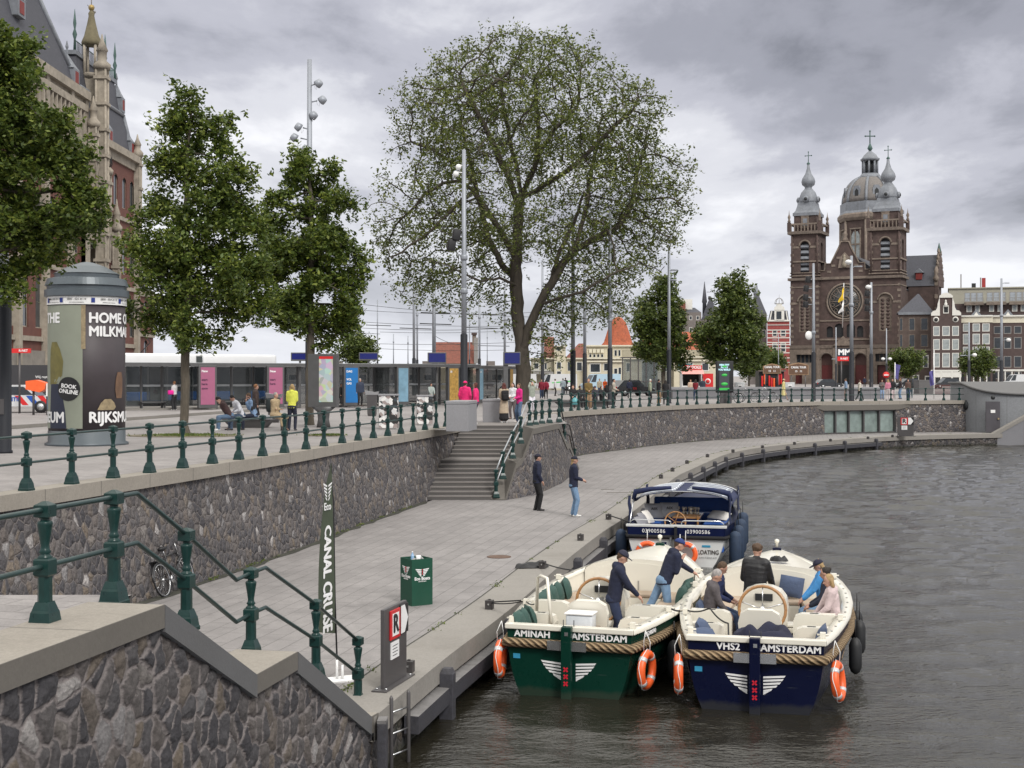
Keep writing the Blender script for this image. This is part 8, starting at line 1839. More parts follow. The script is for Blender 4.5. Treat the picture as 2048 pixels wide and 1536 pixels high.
# trams behind the shelters
def tram(label,px0,px1,Y0,Y1):
    A=Vector((wx(px0,Y0),Y0,0)); B=Vector((wx(px1,Y1),Y1,0)); d=B-A; L=d.length; T=thing('tram',label,'tram',A,math.atan2(d.y,d.x)); n=max(2,int(L/6.5)); TW=M('tram white',(.76,.77,.78),.35,0,.04,1); TB=M('tram blue',(.01,.08,.27),.35,0,.06,2)
    for k in range(n):
        a=L*k/n+.25; b=L*(k+1)/n-.25; g=MB(); g.bx(a,b,0,2.4,.35,.95,TB,bev=.08); g.bx(a,b,.02,2.38,.95,2.55,WIN); g.bx(a,b,0,2.4,2.55,3.45,TW,bev=.18); g.bx(a+.01,b-.01,-.01,2.41,2.62,2.72,TB); o=g.build('car_body',T)
        for q in (.1,.38,.62,.9): g=MB(); g.bx(a+(b-a)*q-.06,a+(b-a)*q+.06,-.02,.02,.4,2.6,TW if q in(.1,.9) else SF); g.build('window_pillar',o)
        g=MB(); g.bx(a+(b-a)*.4,a+(b-a)*.6,-.03,.0,.4,2.5,DARK); g.build('door',o)
        g=MB(); g.bx(a+.8,b-.8,.3,2.1,.05,.4,BLACK); g.build('bogie',T)
        if k: g=MB(); g.bx(a-.5,a,.15,2.25,.4,3.3,M('bellows grey',(.05,.06,.06),.8)); g.build('bellows',T)
    g=MB(); g.tube([(L*.2,1.2,3.4),(L*.2+.8,1.2,4.2),(L*.2,1.2,5.0)],.04,BLACK,5); g.build('pantograph',T)
tram('long white and blue tram standing behind the glass shelters at left',225,560,87,96)
# platform edge and ramps
g=MB(); g.add([at(250,821),at(640,815),at(1000,803),at(1000,800),at(640,811),at(250,816)],[(0,1,4,5),(1,2,3,4)],CONC_D); g.v=[(x,y,.10) for x,y,z in g.v]; g.add([(*at(250,821)[:2],0),(*at(640,815)[:2],0),(*at(640,815)[:2],.10),(*at(250,821)[:2],.10)],[(0,1,2,3)],CONC_D); g.add([(*at(640,815)[:2],0),(*at(1000,803)[:2],0),(*at(1000,803)[:2],.10),(*at(640,815)[:2],.10)],[(0,1,2,3)],CONC_D); structure(g.build('tram_platform'))
for a,b in (((0,860),(300,838)),((300,838),(505,823))):
    g=MB(); p=at(*a);q=at(*b); g.add([(p[0],p[1],.004),(q[0],q[1],.004),(q[0],q[1],.14),(p[0],p[1],.14)],[(0,1,2,3)],CONC_D); g.add([(p[0],p[1],.14),(q[0],q[1],.14),(q[0]-1,q[1]+3,.14),(p[0]-1,p[1]+3,.14)],[(0,1,2,3)],PAVE_P); structure(g.build('pavement_step'))
# map panel, bins, stickered boxes, bench
X,Y_=wx(654,52.5),52.5; T=thing('map_panel','tall grey information panel with a pastel city map next to the narrow leafy tree','panel',(X,Y_,0),R(-6)); k=Y_/F
g=MB(); g.bx(-.72,.42,-.12,.25,.78,wz(708,Y_),SF,bev=.02); pb=g.build('panel_body',T); g=MB(); g.lathe([(.28,0),(.22,.3),(.25,.6),(.5,.8)],(-.15,.05,0),SF,12,sq=(1,.5)); g.build('foot',T)
MAPM=NT('pastel city map'); c=MAPM.n('ShaderNodeTexVoronoi',{'Vector':MAPM.tc.outputs['Object'],'Scale':5.0},feature='F1').outputs['Color']; MAPM.set(Base_Color=MAPM.mix(.72,c,(.50,.52,.47)),Roughness=.4)
g=MB(); g.bx(-.28,.26,-.135,-.121,.98,wz(718,Y_),MAPM.m); g.build('map_sheet',pb); g=MB(); g.bx(-.28,.26,-.14,-.121,wz(718,Y_),wz(713,Y_),REDP); g.build('map_header',pb)
def litter_bin(label,px,py,s=1.0):
    T=thing('litter_bin',label,'bin',at(px,py),0,'tall grey litter bins'); g=MB(); g.lathe([(.26*s,0),(.30*s,.1),(.34*s,1.05*s)],(0,0,0),STEEL,4,False,ph=.5,sq=(1,.8)); g.build('bin_body',T); g=MB(); g.prism([(-.30,1.05),(.30,1.05),(.34,1.22),(.1,1.18),(-.34,1.26)],-.2,.2,M('bin hood pale',(.3,.3,.31),.4,.3,.1,3),plane((0,0,0),(1,0,0),(0,0,1))); g.build('hood',T)
litter_bin('grey litter bin with pale curved hood behind the man in the trench coat',548,845); litter_bin('grey litter bin beside the sticker covered box',744,832)
STK=NT('sticker collage'); vv=STK.n('ShaderNodeTexVoronoi',{'Vector':STK.tc.outputs['Object'],'Scale':7.5},feature='F1'); cs_=STK.n('ShaderNodeSeparateColor',{0:vv.outputs['Color']}); STK.set(Base_Color=STK.ramp(cs_.outputs[0],[(0,(.02,.02,.02)),(.3,(.6,.6,.6)),(.55,(.75,.74,.72)),(.72,(.04,.05,.06)),(.86,(.3,.25,.24)),(1,(.7,.7,.7))],'CONSTANT'),Roughness=.6)
for px,py,w_,h_,lb in ((777,858,.72,1.25,'utility box plastered with stickers nearest the railing'),(849,850,.62,1.15,'second stickered utility box left of the pink hoodies')):
    T=thing('utility_box',lb,'utility box',at(px,py),R(8),'stickered utility boxes'); g=MB(); g.bx(-w_/2,w_/2,-.22,.22,.05,h_,STK.m); g.build('box_body',T); g=MB(); g.bx(-w_/2-.03,w_/2+.03,-.25,.25,h_,h_+.06,GRAN,bev=.01); g.build('lid',T)
bx_,by_,_=at(490,856); T=thing('stone_bench','long grey stone bench with tapering base carrying the seated people','bench',(bx_,by_+.4,0),R(-4))
g=MB(); g.box((0,0,.39),(2.15,.95,.16),GRAN,bev=.04); g.build('seat',T); g=MB(); frus(g,-.55,.75,-.25,.25,0,-.85,1.0,-.42,.42,.31,GRAN_D); g.build('base',T)
T=thing('stone_bench','long low dark bench under the seated group by the far railing','bench',at(1165,814),R(-4)); g=MB(); g.box((0,.3,.38),(4.2,.9,.14),GRAN_D,bev=.03); g.build('seat',T); g=MB(); frus(g,-1.4,1.4,.05,.55,0,-1.8,1.8,-.05,.65,.31,GRAN_D); g.build('base',T)
# advert panel with screen
Y_=96.5; X=wx(1449,Y_); T=thing('advert_panel','backlit portrait advertisement panel with green dishes at the far railing','advertisement',(X,Y_,0),R(8)); k=Y_/F; w_=.62; zb_,zt_=wz(801,Y_)+.55,wz(722,Y_)
g=MB(); g.bx(-w_,w_,-.14,.14,zb_,zt_,BLACK,bev=.03); pb=g.build('panel_case',T); g=MB(); g.bx(-.3,.5,-.12,.12,0,zb_,STEEL); g.build('foot',T)
g=MB(); g.bx(-.42,.30,-.15,-.141,zb_+.15,zt_-.15,M('advert screen dark',(.03,.03,.035),.3,0,.2,2,emit=((.05,.05,.06),.4))); scr=g.build('screen',pb)
g=MB(); GR_=M('bright green art',(.03,.30,.05),.5,0,.4,6,emit=((.02,.25,.04),.5))
for z_,r_ in ((1.25,.22),(1.05,.0),(.62,.26),(1.85,.18)):
    if r_: g.lathe([(r_,0),(r_*.9,.03),(.02,.05)],(-.05,-.155,zb_+z_),GR_,14,T=Matrix.Rotation(PI/2,4,'X'),sq=(1,.45))
g.bx(-.42,.30,-.16,-.151,zb_+.18,zb_+.34,GR_)
for i,w0_ in enumerate(('HEALTHY','MEALS','YOU BUILD')): g.text(w0_,.17,plane((-.06,-.157,zt_-.28-.17*i),(1,0,0),(0,0,1)),M('screen ink cyan',(.5,.75,.8),.5,emit=((.4,.7,.8),.6)),.01,.001)
g.build('screen_image',scr)
# glass lift, hot dog stand, kiosk signs, metro sign
Y_=150; T=thing('glass_lift','glass and steel lift enclosure in front of the coffee house','lift',(wx(1245,Y_),Y_,0)); k=Y_/F; W_=95*k; H=wz(716,Y_)
for i in range(7): g=MB(); g.bx(W_*i/6-.06,W_*i/6+.06,-.06,.06,0,H,STEEL); g.build('post',T)
for i in range(6): g=MB(); g.bx(W_*i/6+.07,W_*(i+1)/6-.07,-.02,.0,.1,H-.1,glass_mat('lift glass',(.16,.19,.19),.05,.35)); g.build('glass_panel',T)
g=MB(); g.bx(-.1,W_+.1,-.1,2.5,H,H+.1,STEEL); g.bx(0,W_,-.05,.03,1.3,1.4,STEEL); g.build('frame',T); g=MB(); g.bx(W_*.45,W_*.75,.5,2.3,0,H-.15,SF); g.build('lift_car',T)
Y_=140; k=Y_/F; T=thing('hot_dog_stand','hot dog stand with pink awning and red sign left of the advert panel','kiosk',(wx(1364,Y_),Y_,0)); W_=40*k
g=MB(); g.bx(0,W_,0,2,0,.95,WHITE); g.bx(0,W_,1.8,2,.95,2.5,DARK); g.bx(0,.08,0,2,.95,2.5,WHITE); g.bx(W_-.08,W_,0,2,.95,2.5,WHITE); g.bx(0,W_,0,2,2.5,2.6,WHITE); g.build('stall_body',T); g=MB(); g.add([(-.1,-.9,2.15),(W_+.1,-.9,2.15),(W_+.1,0,2.6),(-.1,0,2.6)],[(0,1,2,3)],M('pink awning',(.75,.33,.30),.7,0,.06,3)); g.build('awning',T)
g=MB(); g.bx(0.05,W_,-.06,.0,2.6,3.05,REDP); sg=g.build('sign_board',T); g=MB(); g.text('HOT DOGS',.42,plane((W_/2,-.07,2.82),(1,0,0),(0,0,1)),WHT2,.02,.001,sx=.85); g.build('lettering',sg)
g=MB(); g.bx(W_+.1,W_+1.15,0,1.2,.3,2.2,REDP); mc=g.build('side_cooler',T); g=MB(); g.lathe([(.30,-.02),(.30,.01)],(W_+.6,-.01,1.4),WHT2,16,T=Matrix.Rotation(PI/2,4,'X')); g.lathe([(.2,-.03),(.2,.03)],(W_+.6,-.01,1.4),REDP,16,T=Matrix.Rotation(PI/2,4,'X')); g.build('emblem',mc)
Y_=165; k=Y_/F
for lb,x0,x1,y0,y1 in (('wooden canal tour sign board above the souvenir stall',1526,1562,729,747),('large arched wooden canal tour sign left of the church portal',1577,1617,727,750)):
    T=thing('canal_tour_sign',lb,'sign',(wx(x0,Y_),Y_,0),0,'canal tour signs'); W_=(x1-x0)*k; a,b=wz(y1,Y_),wz(y0,Y_); TN=M('sign tan wood',(.33,.21,.12),.7,0,.15,3); BR2=M('sign brown wood',(.13,.07,.04),.7,0,.2,3)
    g=MB(); g.prism([(0,a),(W_,a),(W_,b-.2),(W_*.8,b-.02),(W_*.5,b+.12),(W_*.2,b-.02),(0,b-.2)],-.08,0,TN,XZ); bd=g.build('board',T); g=MB(); g.prism([(.08,a+.08),(W_-.08,a+.08),(W_-.08,b-.25),(W_*.5,b+.02),(.08,b-.25)],.002,.02,BR2,XZ); g.text('CANAL TOUR',.36,plane((W_/2,-.03,(a+b)/2+.22),(1,0,0),(0,0,1)),WHT2,.012,.001,sx=.8); g.text('15   11',.32,plane((W_/2,-.03,(a+b)/2-.25),(1,0,0),(0,0,1)),WHT2,.012,.001); g.build('lettering',bd)
    for s in (.15,.85): g=MB(); g.tube([(W_*s,.1,0),(W_*s,.1,a)],.06,STEEL,6); g.build('post',T)
Y_=170; k=Y_/F; T=thing('souvenir_stall','souvenir stall hung with red and orange goods under the wooden tour sign','stall',(wx(1518,Y_),Y_,0)); W_=50*k
g=MB(); g.bx(0,W_,0,2.5,0,2.6,DARK); g.bx(-.1,W_+.1,-.6,.1,2.5,2.65,M('church cornice stone')); g.build('stall_body',T)
for i in range(9): g=MB(); x=W_*(.12+.095*i); g.box((x,-.15,1.3+.3*math.sin(i)),(.22,.1,1.3),(REDP,ORA,BLACK,REDP)[i%4],bev=.04); g.build('hanging_goods',T)
for px in (1480,1580,1388): 
    Yc=130; T=thing('rubbish_container','pale square container with a notice '+{1480:'between the conical tree and the parapet wall',1580:'under the big arched tour sign',1388:'below the hot dog stand'}[px],'container',(wx(px,Yc),Yc,0),0,'pale containers behind the parapet wall'); g=MB(); g.bx(-.45,.45,0,.8,0,1.35,SR,bev=.03); g.build('container_body',T); g=MB(); g.bx(-.2,.2,-.02,.0,.65,1.15,WHT2); g.bx(-.14,.14,-.03,-.02,.8,1.0,DARK); g.build('notice',T)
Y_=195; k=Y_/F; T=thing('metro_sign','black metro sign with white letters over a red band before the church portal','sign',(wx(1675,Y_),Y_,0)); W_=26*k; a,b,c=wz(722,Y_),wz(713,Y_),wz(697,Y_)
g=MB(); g.bx(0,W_,-.1,.1,b,c,M('sign blue black',(.01,.02,.035),.4)); g.bx(0,W_,-.1,.1,a,b-.003,REDP); bd=g.build('sign_box',T); g=MB()
for x in (.27,.76): g.text('M',1.15,plane((W_*x,-.11,(b+c)/2),(1,0,0),(0,0,1)),WHT2,.02,.001)
g.text('R-NET',.38,plane((W_*.5,-.11,(a+b)/2),(1,0,0),(0,0,1)),WHT2,.012,.001); g.build('lettering',bd); g=MB(); g.tube([(W_*.3,.0,0),(W_*.3,.0,a)],.1,STEEL,8); g.build('post',T)
Y_=72; T=thing('direction_sign','red sign reading R-NET on a grey post left of the advertising column','sign',(wx(38,Y_),Y_,0)); g=MB(); g.bx(-.75,.62,-.06,.06,wz(706,Y_),wz(697,Y_),REDP); bd=g.build('sign_board',T); g=MB(); g.text('R-NET',.17,plane((.25,-.07,wz(701.5,Y_)),(1,0,0),(0,0,1)),WHT2,.01,.001); g.build('lettering',bd); g=MB(); g.tube([(0,.08,0),(0,.08,wz(706,Y_))],.06,STEEL,8); g.build('post',T)
T=thing('no_entry_sign','small round red no entry sign by the church corner tree','sign',(wx(1772,150),150,0)); g=MB(); z_=wz(750,150); g.lathe([(.36,-.02),(.36,.02)],(0,-.05,z_),REDP,18,T=Matrix.Rotation(PI/2,4,'X')); g.bx(-.25,.25,-.09,-.075,z_-.06,z_+.06,WHT2); g.build('disc',T); g=MB(); g.tube([(0,0,0),(0,0,z_+.3)],.04,STEEL,6); g.build('post',T)
# banners and flags
for px,Yf,y0,y1,lb in ((1790,118,725,806,'white flagpole with blue pennant behind the walkers'),(1868,118,700,800,'white flagpole with purple blue flag left of the canal houses')):
    T=thing('flagpole',lb,'flagpole',(wx(px,Yf),Yf,0),0,'white flagpoles on the square'); g=MB(); g.tube([(0,0,0),(0,0,wz(y0,Yf))],[.06,.04],WHITE,8); g.build('pole',T); g=MB(); H=wz(y0 if px<1800 else 738,Yf); m=M('purple blue flag',(.10,.09,.28),.8,0,.2,2); g.grid([[((.42*u+.03)*(-1 if px>1800 else 1)*(1-.35*v),.12*math.sin(u*5+v*4),H-.1-1.25*v-.15*u) for u in np.linspace(0,1,7)] for v in np.linspace(0,1,6)],m,True); g.build('flag_cloth',T)
Yf=300; T=thing('church_flag','hanging yellow and white flag on a slanting pole before the rose window','flag',(wx(1685,Yf),Yf,wz(655,Yf))); g=MB(); g.tube([(0,0,0),(-.55,-3.5,9.5)],.09,WHITE,6); g.build('pole',T)
for a,b,m,nm in ((0,.55,M('flag yellow',(.75,.50,.03),.8,0,.1,1),'yellow_cloth'),(.55,1,WHT2,'white_cloth')): g=MB(); g.grid([[(-.55-1.1*u*(.4+.6*v)+.15*math.sin(v*6),-3.4+.3*math.sin(u*4+v*5),8.8-(5.3)*(a+(b-a)*v)-1.2*u*(1-v*.5)) for u in np.linspace(0,1,5)] for v in np.linspace(0,1,6)],m,True); g.build(nm,T)
# far railing and brown balustrade at right, cut-off granite seat
T=thing('bridge_balustrade','low brown metal balustrade in front of the canal houses','railing',(wx(1870,135),135,0)); W_=wx(1936,135)-wx(1870,135); BRR=M('brown red lacquer',(.10,.035,.03),.6,0,.2,3)
g=MB(); g.bx(0,W_,-.05,.05,1.0,1.08,BRR); g.bx(0,W_,-.05,.05,.1,.18,BRR); [g.bx(W_*i/34-.02,W_*i/34+.02,-.02,.02,.18,1.0,BRR) for i in range(35)]; g.build('bars',T)
# ---------------- vehicles ----------------
def vehicle(label,px,py,rz,L,Wd,H,body,kind='car',group=None,stripe=None,text=None):
    X,Y_,_=at(px,py); T=thing({'car':'parked_car','van':'parked_van'}[kind],label,kind,(X,Y_,0),rz,group); h=H
    if kind=='car': low=[(0,.35),(.02*L,.62),(.10*L,.80),(.27*L,.92),(.95*L,.98),(L,.85),(L,.35)]; top=[(.25*L,.9),(.40*L,h),(.80*L,h*.99),(.94*L,.95)]
    else: low=[(0,.35),(.01*L,.85),(.13*L,1.08),(.24*L,1.15),(L,1.15),(L,.35)]; top=[(.14*L,1.1),(.26*L,h-.12),(.32*L,h),(.99*L,h),(L,1.1)]
    P_=plane((-L/2,0,0),(1,0,0),(0,0,1)); g=MB(); g.prism(low,-Wd/2,Wd/2,body,P_); 
    if kind=='van': g.prism([(.30*L,1.1),(.34*L,h),(.99*L,h),(L,1.1)],-Wd/2+.01,Wd/2-.01,body,P_)
    g.prism([(a,b) for a,b in top],-Wd/2+.14,Wd/2-.14,body,P_); bd=g.build('body',T)
    g=MB(); wi=[(top[0][0]+.12*L*.3,top[0][1]+.06),(top[1][0]+.02,h-.1),(top[2][0] if kind=='car' else .33*L,h-.1),(top[3][0]-.1 if kind=='car' else .33*L,top[0][1]+.06)]
    g.prism(wi,-Wd/2+.12,Wd/2-.12,WIN,P_); g.build('side_window',T)
    g=MB(); a,b=top[0],top[1]; g.add([P_@Vector(q) for q in ((a[0]-.02,a[1]+.02,-Wd/2+.22),(a[0]-.02,a[1]+.02,Wd/2-.22),(b[0]-.03,b[1]-.04,Wd/2-.26),(b[0]-.03,b[1]-.04,-Wd/2+.26))],[(0,1,2,3),(3,2,1,0)],WIN); g.build('windscreen',T)
    for x in (.18*L,.80*L):
        for s in (-1,1):
            g=MB(); g.lathe([(.20,-.11),(.33,-.11),(.34,0),(.33,.11),(.20,.11)],(0,0,0),BLACK,16,T=Matrix.Rotation(PI/2,4,'X')); o=g.build('wheel',T,(x-L/2,s*(Wd/2-.07),.33)); g=MB(); g.lathe([(.19,-.115),(.19,.115)],(0,0,0),CHROME,10,T=Matrix.Rotation(PI/2,4,'X')); g.build('rim',o)
    for s in (-1,1): g=MB(); g.box((-L/2+.06,s*(Wd/2-.28),.66),(.10,.30,.14),WHITE,bev=.03); g.build('headlight',T); g=MB(); g.box((L/2-.0,s*(Wd/2-.15),.8),(.06,.16,.26),REDP,bev=.02); g.build('tail_light',T)
    if stripe: g=MB(); stripe(g,P_,L,Wd); g.build('marking',bd)
    if text: g=MB(); [g.text(text[0],.30,plane((-L/2+L*.55,-Wd/2-.012,.72),(1,0,0),(0,0,1)),text[1],.012,.001),g.text(text[0],.30,plane((-L/2+L*.55,Wd/2+.012,.72),(-1,0,0),(0,0,1)),text[1],.012,.001)]; g.build('lettering',bd)
    return T
CW=M('car paint white',(.62,.63,.64),.25,0,.03,1,coat=.5); CK=M('car paint black',(.012,.012,.014),.2,0,.1,1,coat=.6); CBL=M('van paint blue',(.03,.20,.48),.3,0,.05,1,coat=.4); CLB=M('van paint pale blue',(.38,.52,.62),.3,0,.05,1,coat=.4); CDG=M('car paint dark grey',(.03,.033,.038),.25,.2,.1,1,coat=.5)
vehicle('black estate taxi with red lettering parked left of the small tree',1262,792,PI+.55,4.6,1.8,1.55,CK,'car',None,None,('TXI',REDP))
vehicle('white delivery van with green stripe behind the elm trunk',1112,782,.15,5.2,2.0,2.2,CW,'van','vans before the coffee house',lambda g,P_,L,Wd:[g.prism([(.36*L,1.0),(.95*L,1.25),(.95*L,1.4),(.36*L,1.12)],s*(Wd/2+.0)-.012,s*(Wd/2)+.012,GR_,P_) for s in (-1,1)])
vehicle('white van mostly hidden left of the elm trunk',1030,782,.1,5.4,2.0,2.2,CW,'van','vans before the coffee house')
vehicle('white van behind the elm trunk next to the striped van',1076,779,.1,5.0,2.0,2.3,CW,'van','vans before the coffee house')
vehicle('pale blue van facing left beside the blue van',1200,782,.35,5.0,2.0,2.2,CLB,'van','vans before the coffee house')
vehicle('bright blue van right of the pale blue one near the glass lift',1228,778,.25,5.4,2.0,2.3,CBL,'van','vans before the coffee house')
vehicle('dark car with red tail lights before the church portal',1656,777,PI+.3,4.4,1.8,1.45,CDG,'car','dark cars before the church and canal houses'); vehicle('dark estate car before the narrow white gabled canal house',1893,777,.1,4.4,1.8,1.6,CDG,'car','dark cars before the church and canal houses'); vehicle('dark car half hidden behind the walkers at the church corner',1815,776,.2,4.4,1.8,1.5,CDG,'car','dark cars before the church and canal houses')
vehicle('white van at the right edge behind the concrete pavilion',2040,775,.05,6.0,2.1,2.2,CW,'van')
PBL=M('police stripe blue',(.02,.09,.40),.4,0,.05,3)
vehicle('white police car with red and blue diagonal stripes behind the advertising column',42,825,PI,4.3,1.8,1.5,CW,'car',None,lambda g,P_,L,Wd:[g.prism([(x*L,.42),(x*L+.32,.42),(x*L+.75,.92),(x*L+.43,.92)],s*(Wd/2)-.012,s*(Wd/2)+.012,m,P_) for s in (-1,1) for x,m in ((.05,REDP),(.19,PBL),(.33,REDP),(.62,PBL),(.76,REDP))],('POLITIE',PBL))
X,Y_,_=at(75,830); T=thing('phone_kiosk','orange and white ticket box on a post between police car and advertising column','kiosk',(X,Y_,0)); g=MB(); g.prism([(-.5,1.3),(.2,1.15),(.45,1.3),(.5,1.62),(0,1.78),(-.5,1.72)],-.3,.3,ORA,plane((0,0,0),(1,0,0),(0,0,1))); g.build('orange_hood',T); g=MB(); g.bx(.5,.8,-.2,.2,.95,1.6,WHITE); g.bx(.55,.85,-.15,.2,.3,.95,BLUEP); g.build('machine',T); g=MB(); g.tube([(-.2,0,0),(-.2,0,1.3)],.06,STEEL,6); g.tube([(.5,0,0),(.5,0,1.1)],.06,STEEL,6); g.build('post',T)
X,Y_,_=at(60,822); T=thing('construction_hoarding','dark site hoarding with small white text behind the police car','hoarding',(X-6,Y_+14,0)); g=MB(); g.bx(-3,9.5,0,.2,0,2.7,M('hoarding charcoal',(.045,.045,.05),.7,0,.1,2)); g.build('board',T); g=MB(); g.text('Wij restaureren',.24,plane((2.2,-.01,1.9),(1,0,0),(0,0,1)),WHT2,.004,.001); g.text('het station',.24,plane((2.2,-.01,1.5),(1,0,0),(0,0,1)),WHT2,.004,.001); g.build('lettering',T)

# low service building closing the view behind the tram stop
Yb=250; T=thing('service_building','long low grey service building behind the tram stop and wire poles','building',(wx(560,Yb),Yb,0)); W_=wx(1075,Yb)-wx(560,Yb); H=wz(734,Yb)
facade(T,XZ,0,W_,0,H,M('grey panel wall',(.13,.135,.14),.8,0,.15,1),[(1.5+3.1*i,1.0,2.0,1.3,GW,WIN,2,1) for i in range(int(W_/3.1)-1)],.12,'wall',8)
g=MB(); g.bx(-.2,W_+.2,-.2,8,H,H+.3,GW); [g.bx(W_*q,W_*q+1.6,2,4,H+.3,H+1.1,GRB) for q in (.2,.55,.8)]; g.build('roof',T)
# ---------------- people in the picture ----------------
A_,Rr_,L_,C_=0,-PI/2,PI/2,PI       # facing away, right, left, the camera
NV=(.012,.016,.04); BK=(.012,.012,.014); DJ=(.03,.05,.10); LJ=(.16,.26,.40); MJ=(.08,.13,.22); KH_=(.26,.17,.10); PK=(.72,.02,.16); CR_=(.55,.50,.42)
def Q(label,px,py,rz,H=1.74,z=0.0,Y=None,**kw):
    if Y is None: P=at(px,py,z)
    else: P=(wx(px,Y),Y,z)
    return person(label,P,rz,H,**kw)
# on the walkway
Q('man in navy jacket and black trousers, left of the pair on the walkway',1074,1021,Rr_+.25,1.86,ZQ,top=NV,leg=BK,hair='dark',cap=(.015,.015,.03),lod=2,hands='pocket',look=(-.1,.05),shoe=SHB)
Q('person with blond ponytail and pale jeans, right of the pair on the walkway',1147,1033,Rr_+.1,1.90,ZQ,top=NV,leg=LJ,hair='blond',hs='tail',cap=(.012,.014,.03),lod=2,hands='front',shoe=SHW)
# crew on the green launch
z0=ZW+.40
P=B1.w(.28,2.02,.40); person('skipper in navy hooded jacket and cap standing at the console of the green launch',P,B1.rz-PI/2+.25,1.80,top=NV,leg=(.02,.03,.07),hair='brown',cap=(.02,.02,.04),lod=2,hood=True,lean=.18,hands=((-.30,.30,1.02),(.12,.42,.98)),look=(.0,-.35),shoe=SHB)
P=B1.w(.72,4.25,.40); person('man in navy coat and blue cap leaning over the edge of the green launch',P,B1.rz-PI/2+.55,1.82,top=NV,leg=LJ,hair='brown',cap=(.02,.04,.16),lod=2,hood=True,lean=.42,pel=(0,.02,.93),hands=((-.12,.72,.98),(.10,.34,1.30)),feet=((-.16,-.42,.12),(.13,-.05,.07)),look=(-.35,.1),shoe=M('tan shoe',(.30,.18,.08),.6,0,.1,5))
# passengers on the navy launch
g6='passengers and crew on the navy launch'
def sitb(label,x,y,rz,**kw): return person(label,B2.w(x,y,.40),B2.rz+rz,kw.pop('H',1.74),'sit',lod=2,seat=.56,group=g6,**kw)
sitb('grey haired man in dark grey hoodie seated with hands in lap on the navy launch',-.98,2.55,-PI/2+.15,top=(.085,.075,.08),tk='hoodie',leg=(.018,.014,.016),hair='grey',lean=.18,hands=((-.05,.34,.72),(.07,.36,.70)),look=(-.05,-.45),shoe=M('brown boot',(.10,.045,.03),.6,0,.1,5))
sitb('bearded man in navy hoodie seated behind the standing man',-1.0,3.65,-PI/2-.1,top=(.01,.018,.07),tk='hoodie',leg=(.05,.08,.16),hair='brown',lean=.22,look=(.1,-.4))
person('man in black puffer jacket and jeans standing by the wheel of the navy launch',B2.w(-.20,3.15,.40),B2.rz-.45,1.86,'stand',top=(.012,.012,.014),tk='puffer',leg=(.13,.21,.33),hair='brown',hs='curly',lod=2,group=g6,hands=((-.18,.30,1.02),(.16,.36,.98)),lean=.10,look=(-.2,-.35))
sitb('woman in bright blue sweater and dark cap seated on the right bench',1.02,4.35,PI/2+.1,top=(.07,.30,.66),tk='hoodie',leg=LJ,hair='blond',hs='long',cap=(.015,.015,.035),female=True,lean=.12,hands=((-.10,.42,.72),(.06,.40,.74)),look=(.1,-.3),shoe=SHW,H=1.72)
sitb('dark haired woman in navy jacket seated behind the pink hoodie',1.12,3.45,PI/2,top=(.015,.02,.04),leg=BK,hair='dark',hs='bun',female=True,lean=.08,look=(.0,-.1),H=1.68)
sitb('blond woman in pale pink hoodie seated nearest the stern on the right',1.20,2.6,PI/2+.15,top=(.56,.45,.45),tk='hoodie',leg=DJ,hair='blond',hs='bob',female=True,lean=.1,hands=((-.12,.34,.74),(.08,.36,.72)),look=(.25,-.1),H=1.68,shoe=SHW)
# around the stair head
Q('man in pink hoodie and pink cap seen from behind at the granite pier',930,0,A_-.3,1.76,0,57.5,top=PK,tk='hoodie',leg=BK,hair='brown',cap=(.7,.02,.16),lod=1,hands='pocket',group='guides in pink jackets')
Q('woman in pink jacket with dark red hair standing at the top step',952,848,L_-.2,1.70,top=PK,leg=(.03,.045,.07),hair='red',hs='bob',female=True,hands='pocket',lod=1,shoe=SHW,group='guides in pink jackets')
Q('woman in beige trench coat and long black skirt with a black backpack',1008,846,A_+.25,1.68,top=(.42,.34,.25),tk='coat',leg=BK,lk='skirt',hair='red',hs='long',female=True,hands='front',lod=1,shoe=SHW)
Q('dark haired woman in white blouse facing the trench coat woman',1026,838,C_-.5,1.66,top=(.62,.62,.64),leg=(.1,.08,.08),hair='black',hs='long',female=True,hands='front',lod=1)
Q('long haired woman in bright pink jacket and blue jeans beside the stair railing',1039,845,L_+.5,1.66,top=(.66,.02,.22),leg=MJ,hair='brown',hs='long',female=True,hands='front',lod=1,shoe=SHW,lk='wide',group='guides in pink jackets')
Q('person in sage jacket and white trousers holding hands to the face',1064,823,C_+.2,1.66,Y=76,top=(.30,.33,.28),leg=(.66,.64,.70),hair='black',hands='face',lod=1,lk='wide')
# benches on the left
g3='people sitting on the stone bench at left'
def Sb(label,px,Y_,rz,**kw): return person(label,(wx(px,Y_),Y_,0),rz,kw.pop('H',1.74),'sit',seat=.47,group=g3,lod=1,**kw)
Sb('man in brown hoodie bent forward at the left end of the stone bench',461,49.6,L_+.35,top=(.055,.03,.03),tk='hoodie',leg=(.10,.16,.25),hair='black',lean=.62,hands=((-.05,.38,.98),(.05,.38,.98)),look=(0,-.4),shoe=SHW)
Sb('person in white jacket with dark backpack second on the stone bench',484,50.2,L_+.5,top=(.62,.63,.68),leg=(.06,.09,.14),hair='black',lean=.5,look=(0,-.3))
Sb('man in light blue shirt with big black backpack third on the stone bench',510,50.4,L_+.2,top=(.20,.30,.46),leg=(.015,.02,.04),hair='brown',lean=.3,hands=((-.05,.30,1.05),(.05,.33,1.02)),look=(0,-.15))
Sb('grey haired man in beige trench coat at the right end of the stone bench',549,49.7,Rr_-.5,top=(.38,.29,.18),tk='coat',leg=(.05,.045,.04),hair='grey',lean=.05,hands='cross')
Q('woman with ginger hair in dark brown top standing behind the stone bench',511,850,Rr_+.3,1.66,top=(.05,.032,.028),leg=BK,hair='ginger',hs='curly',female=True,Y=53.5)
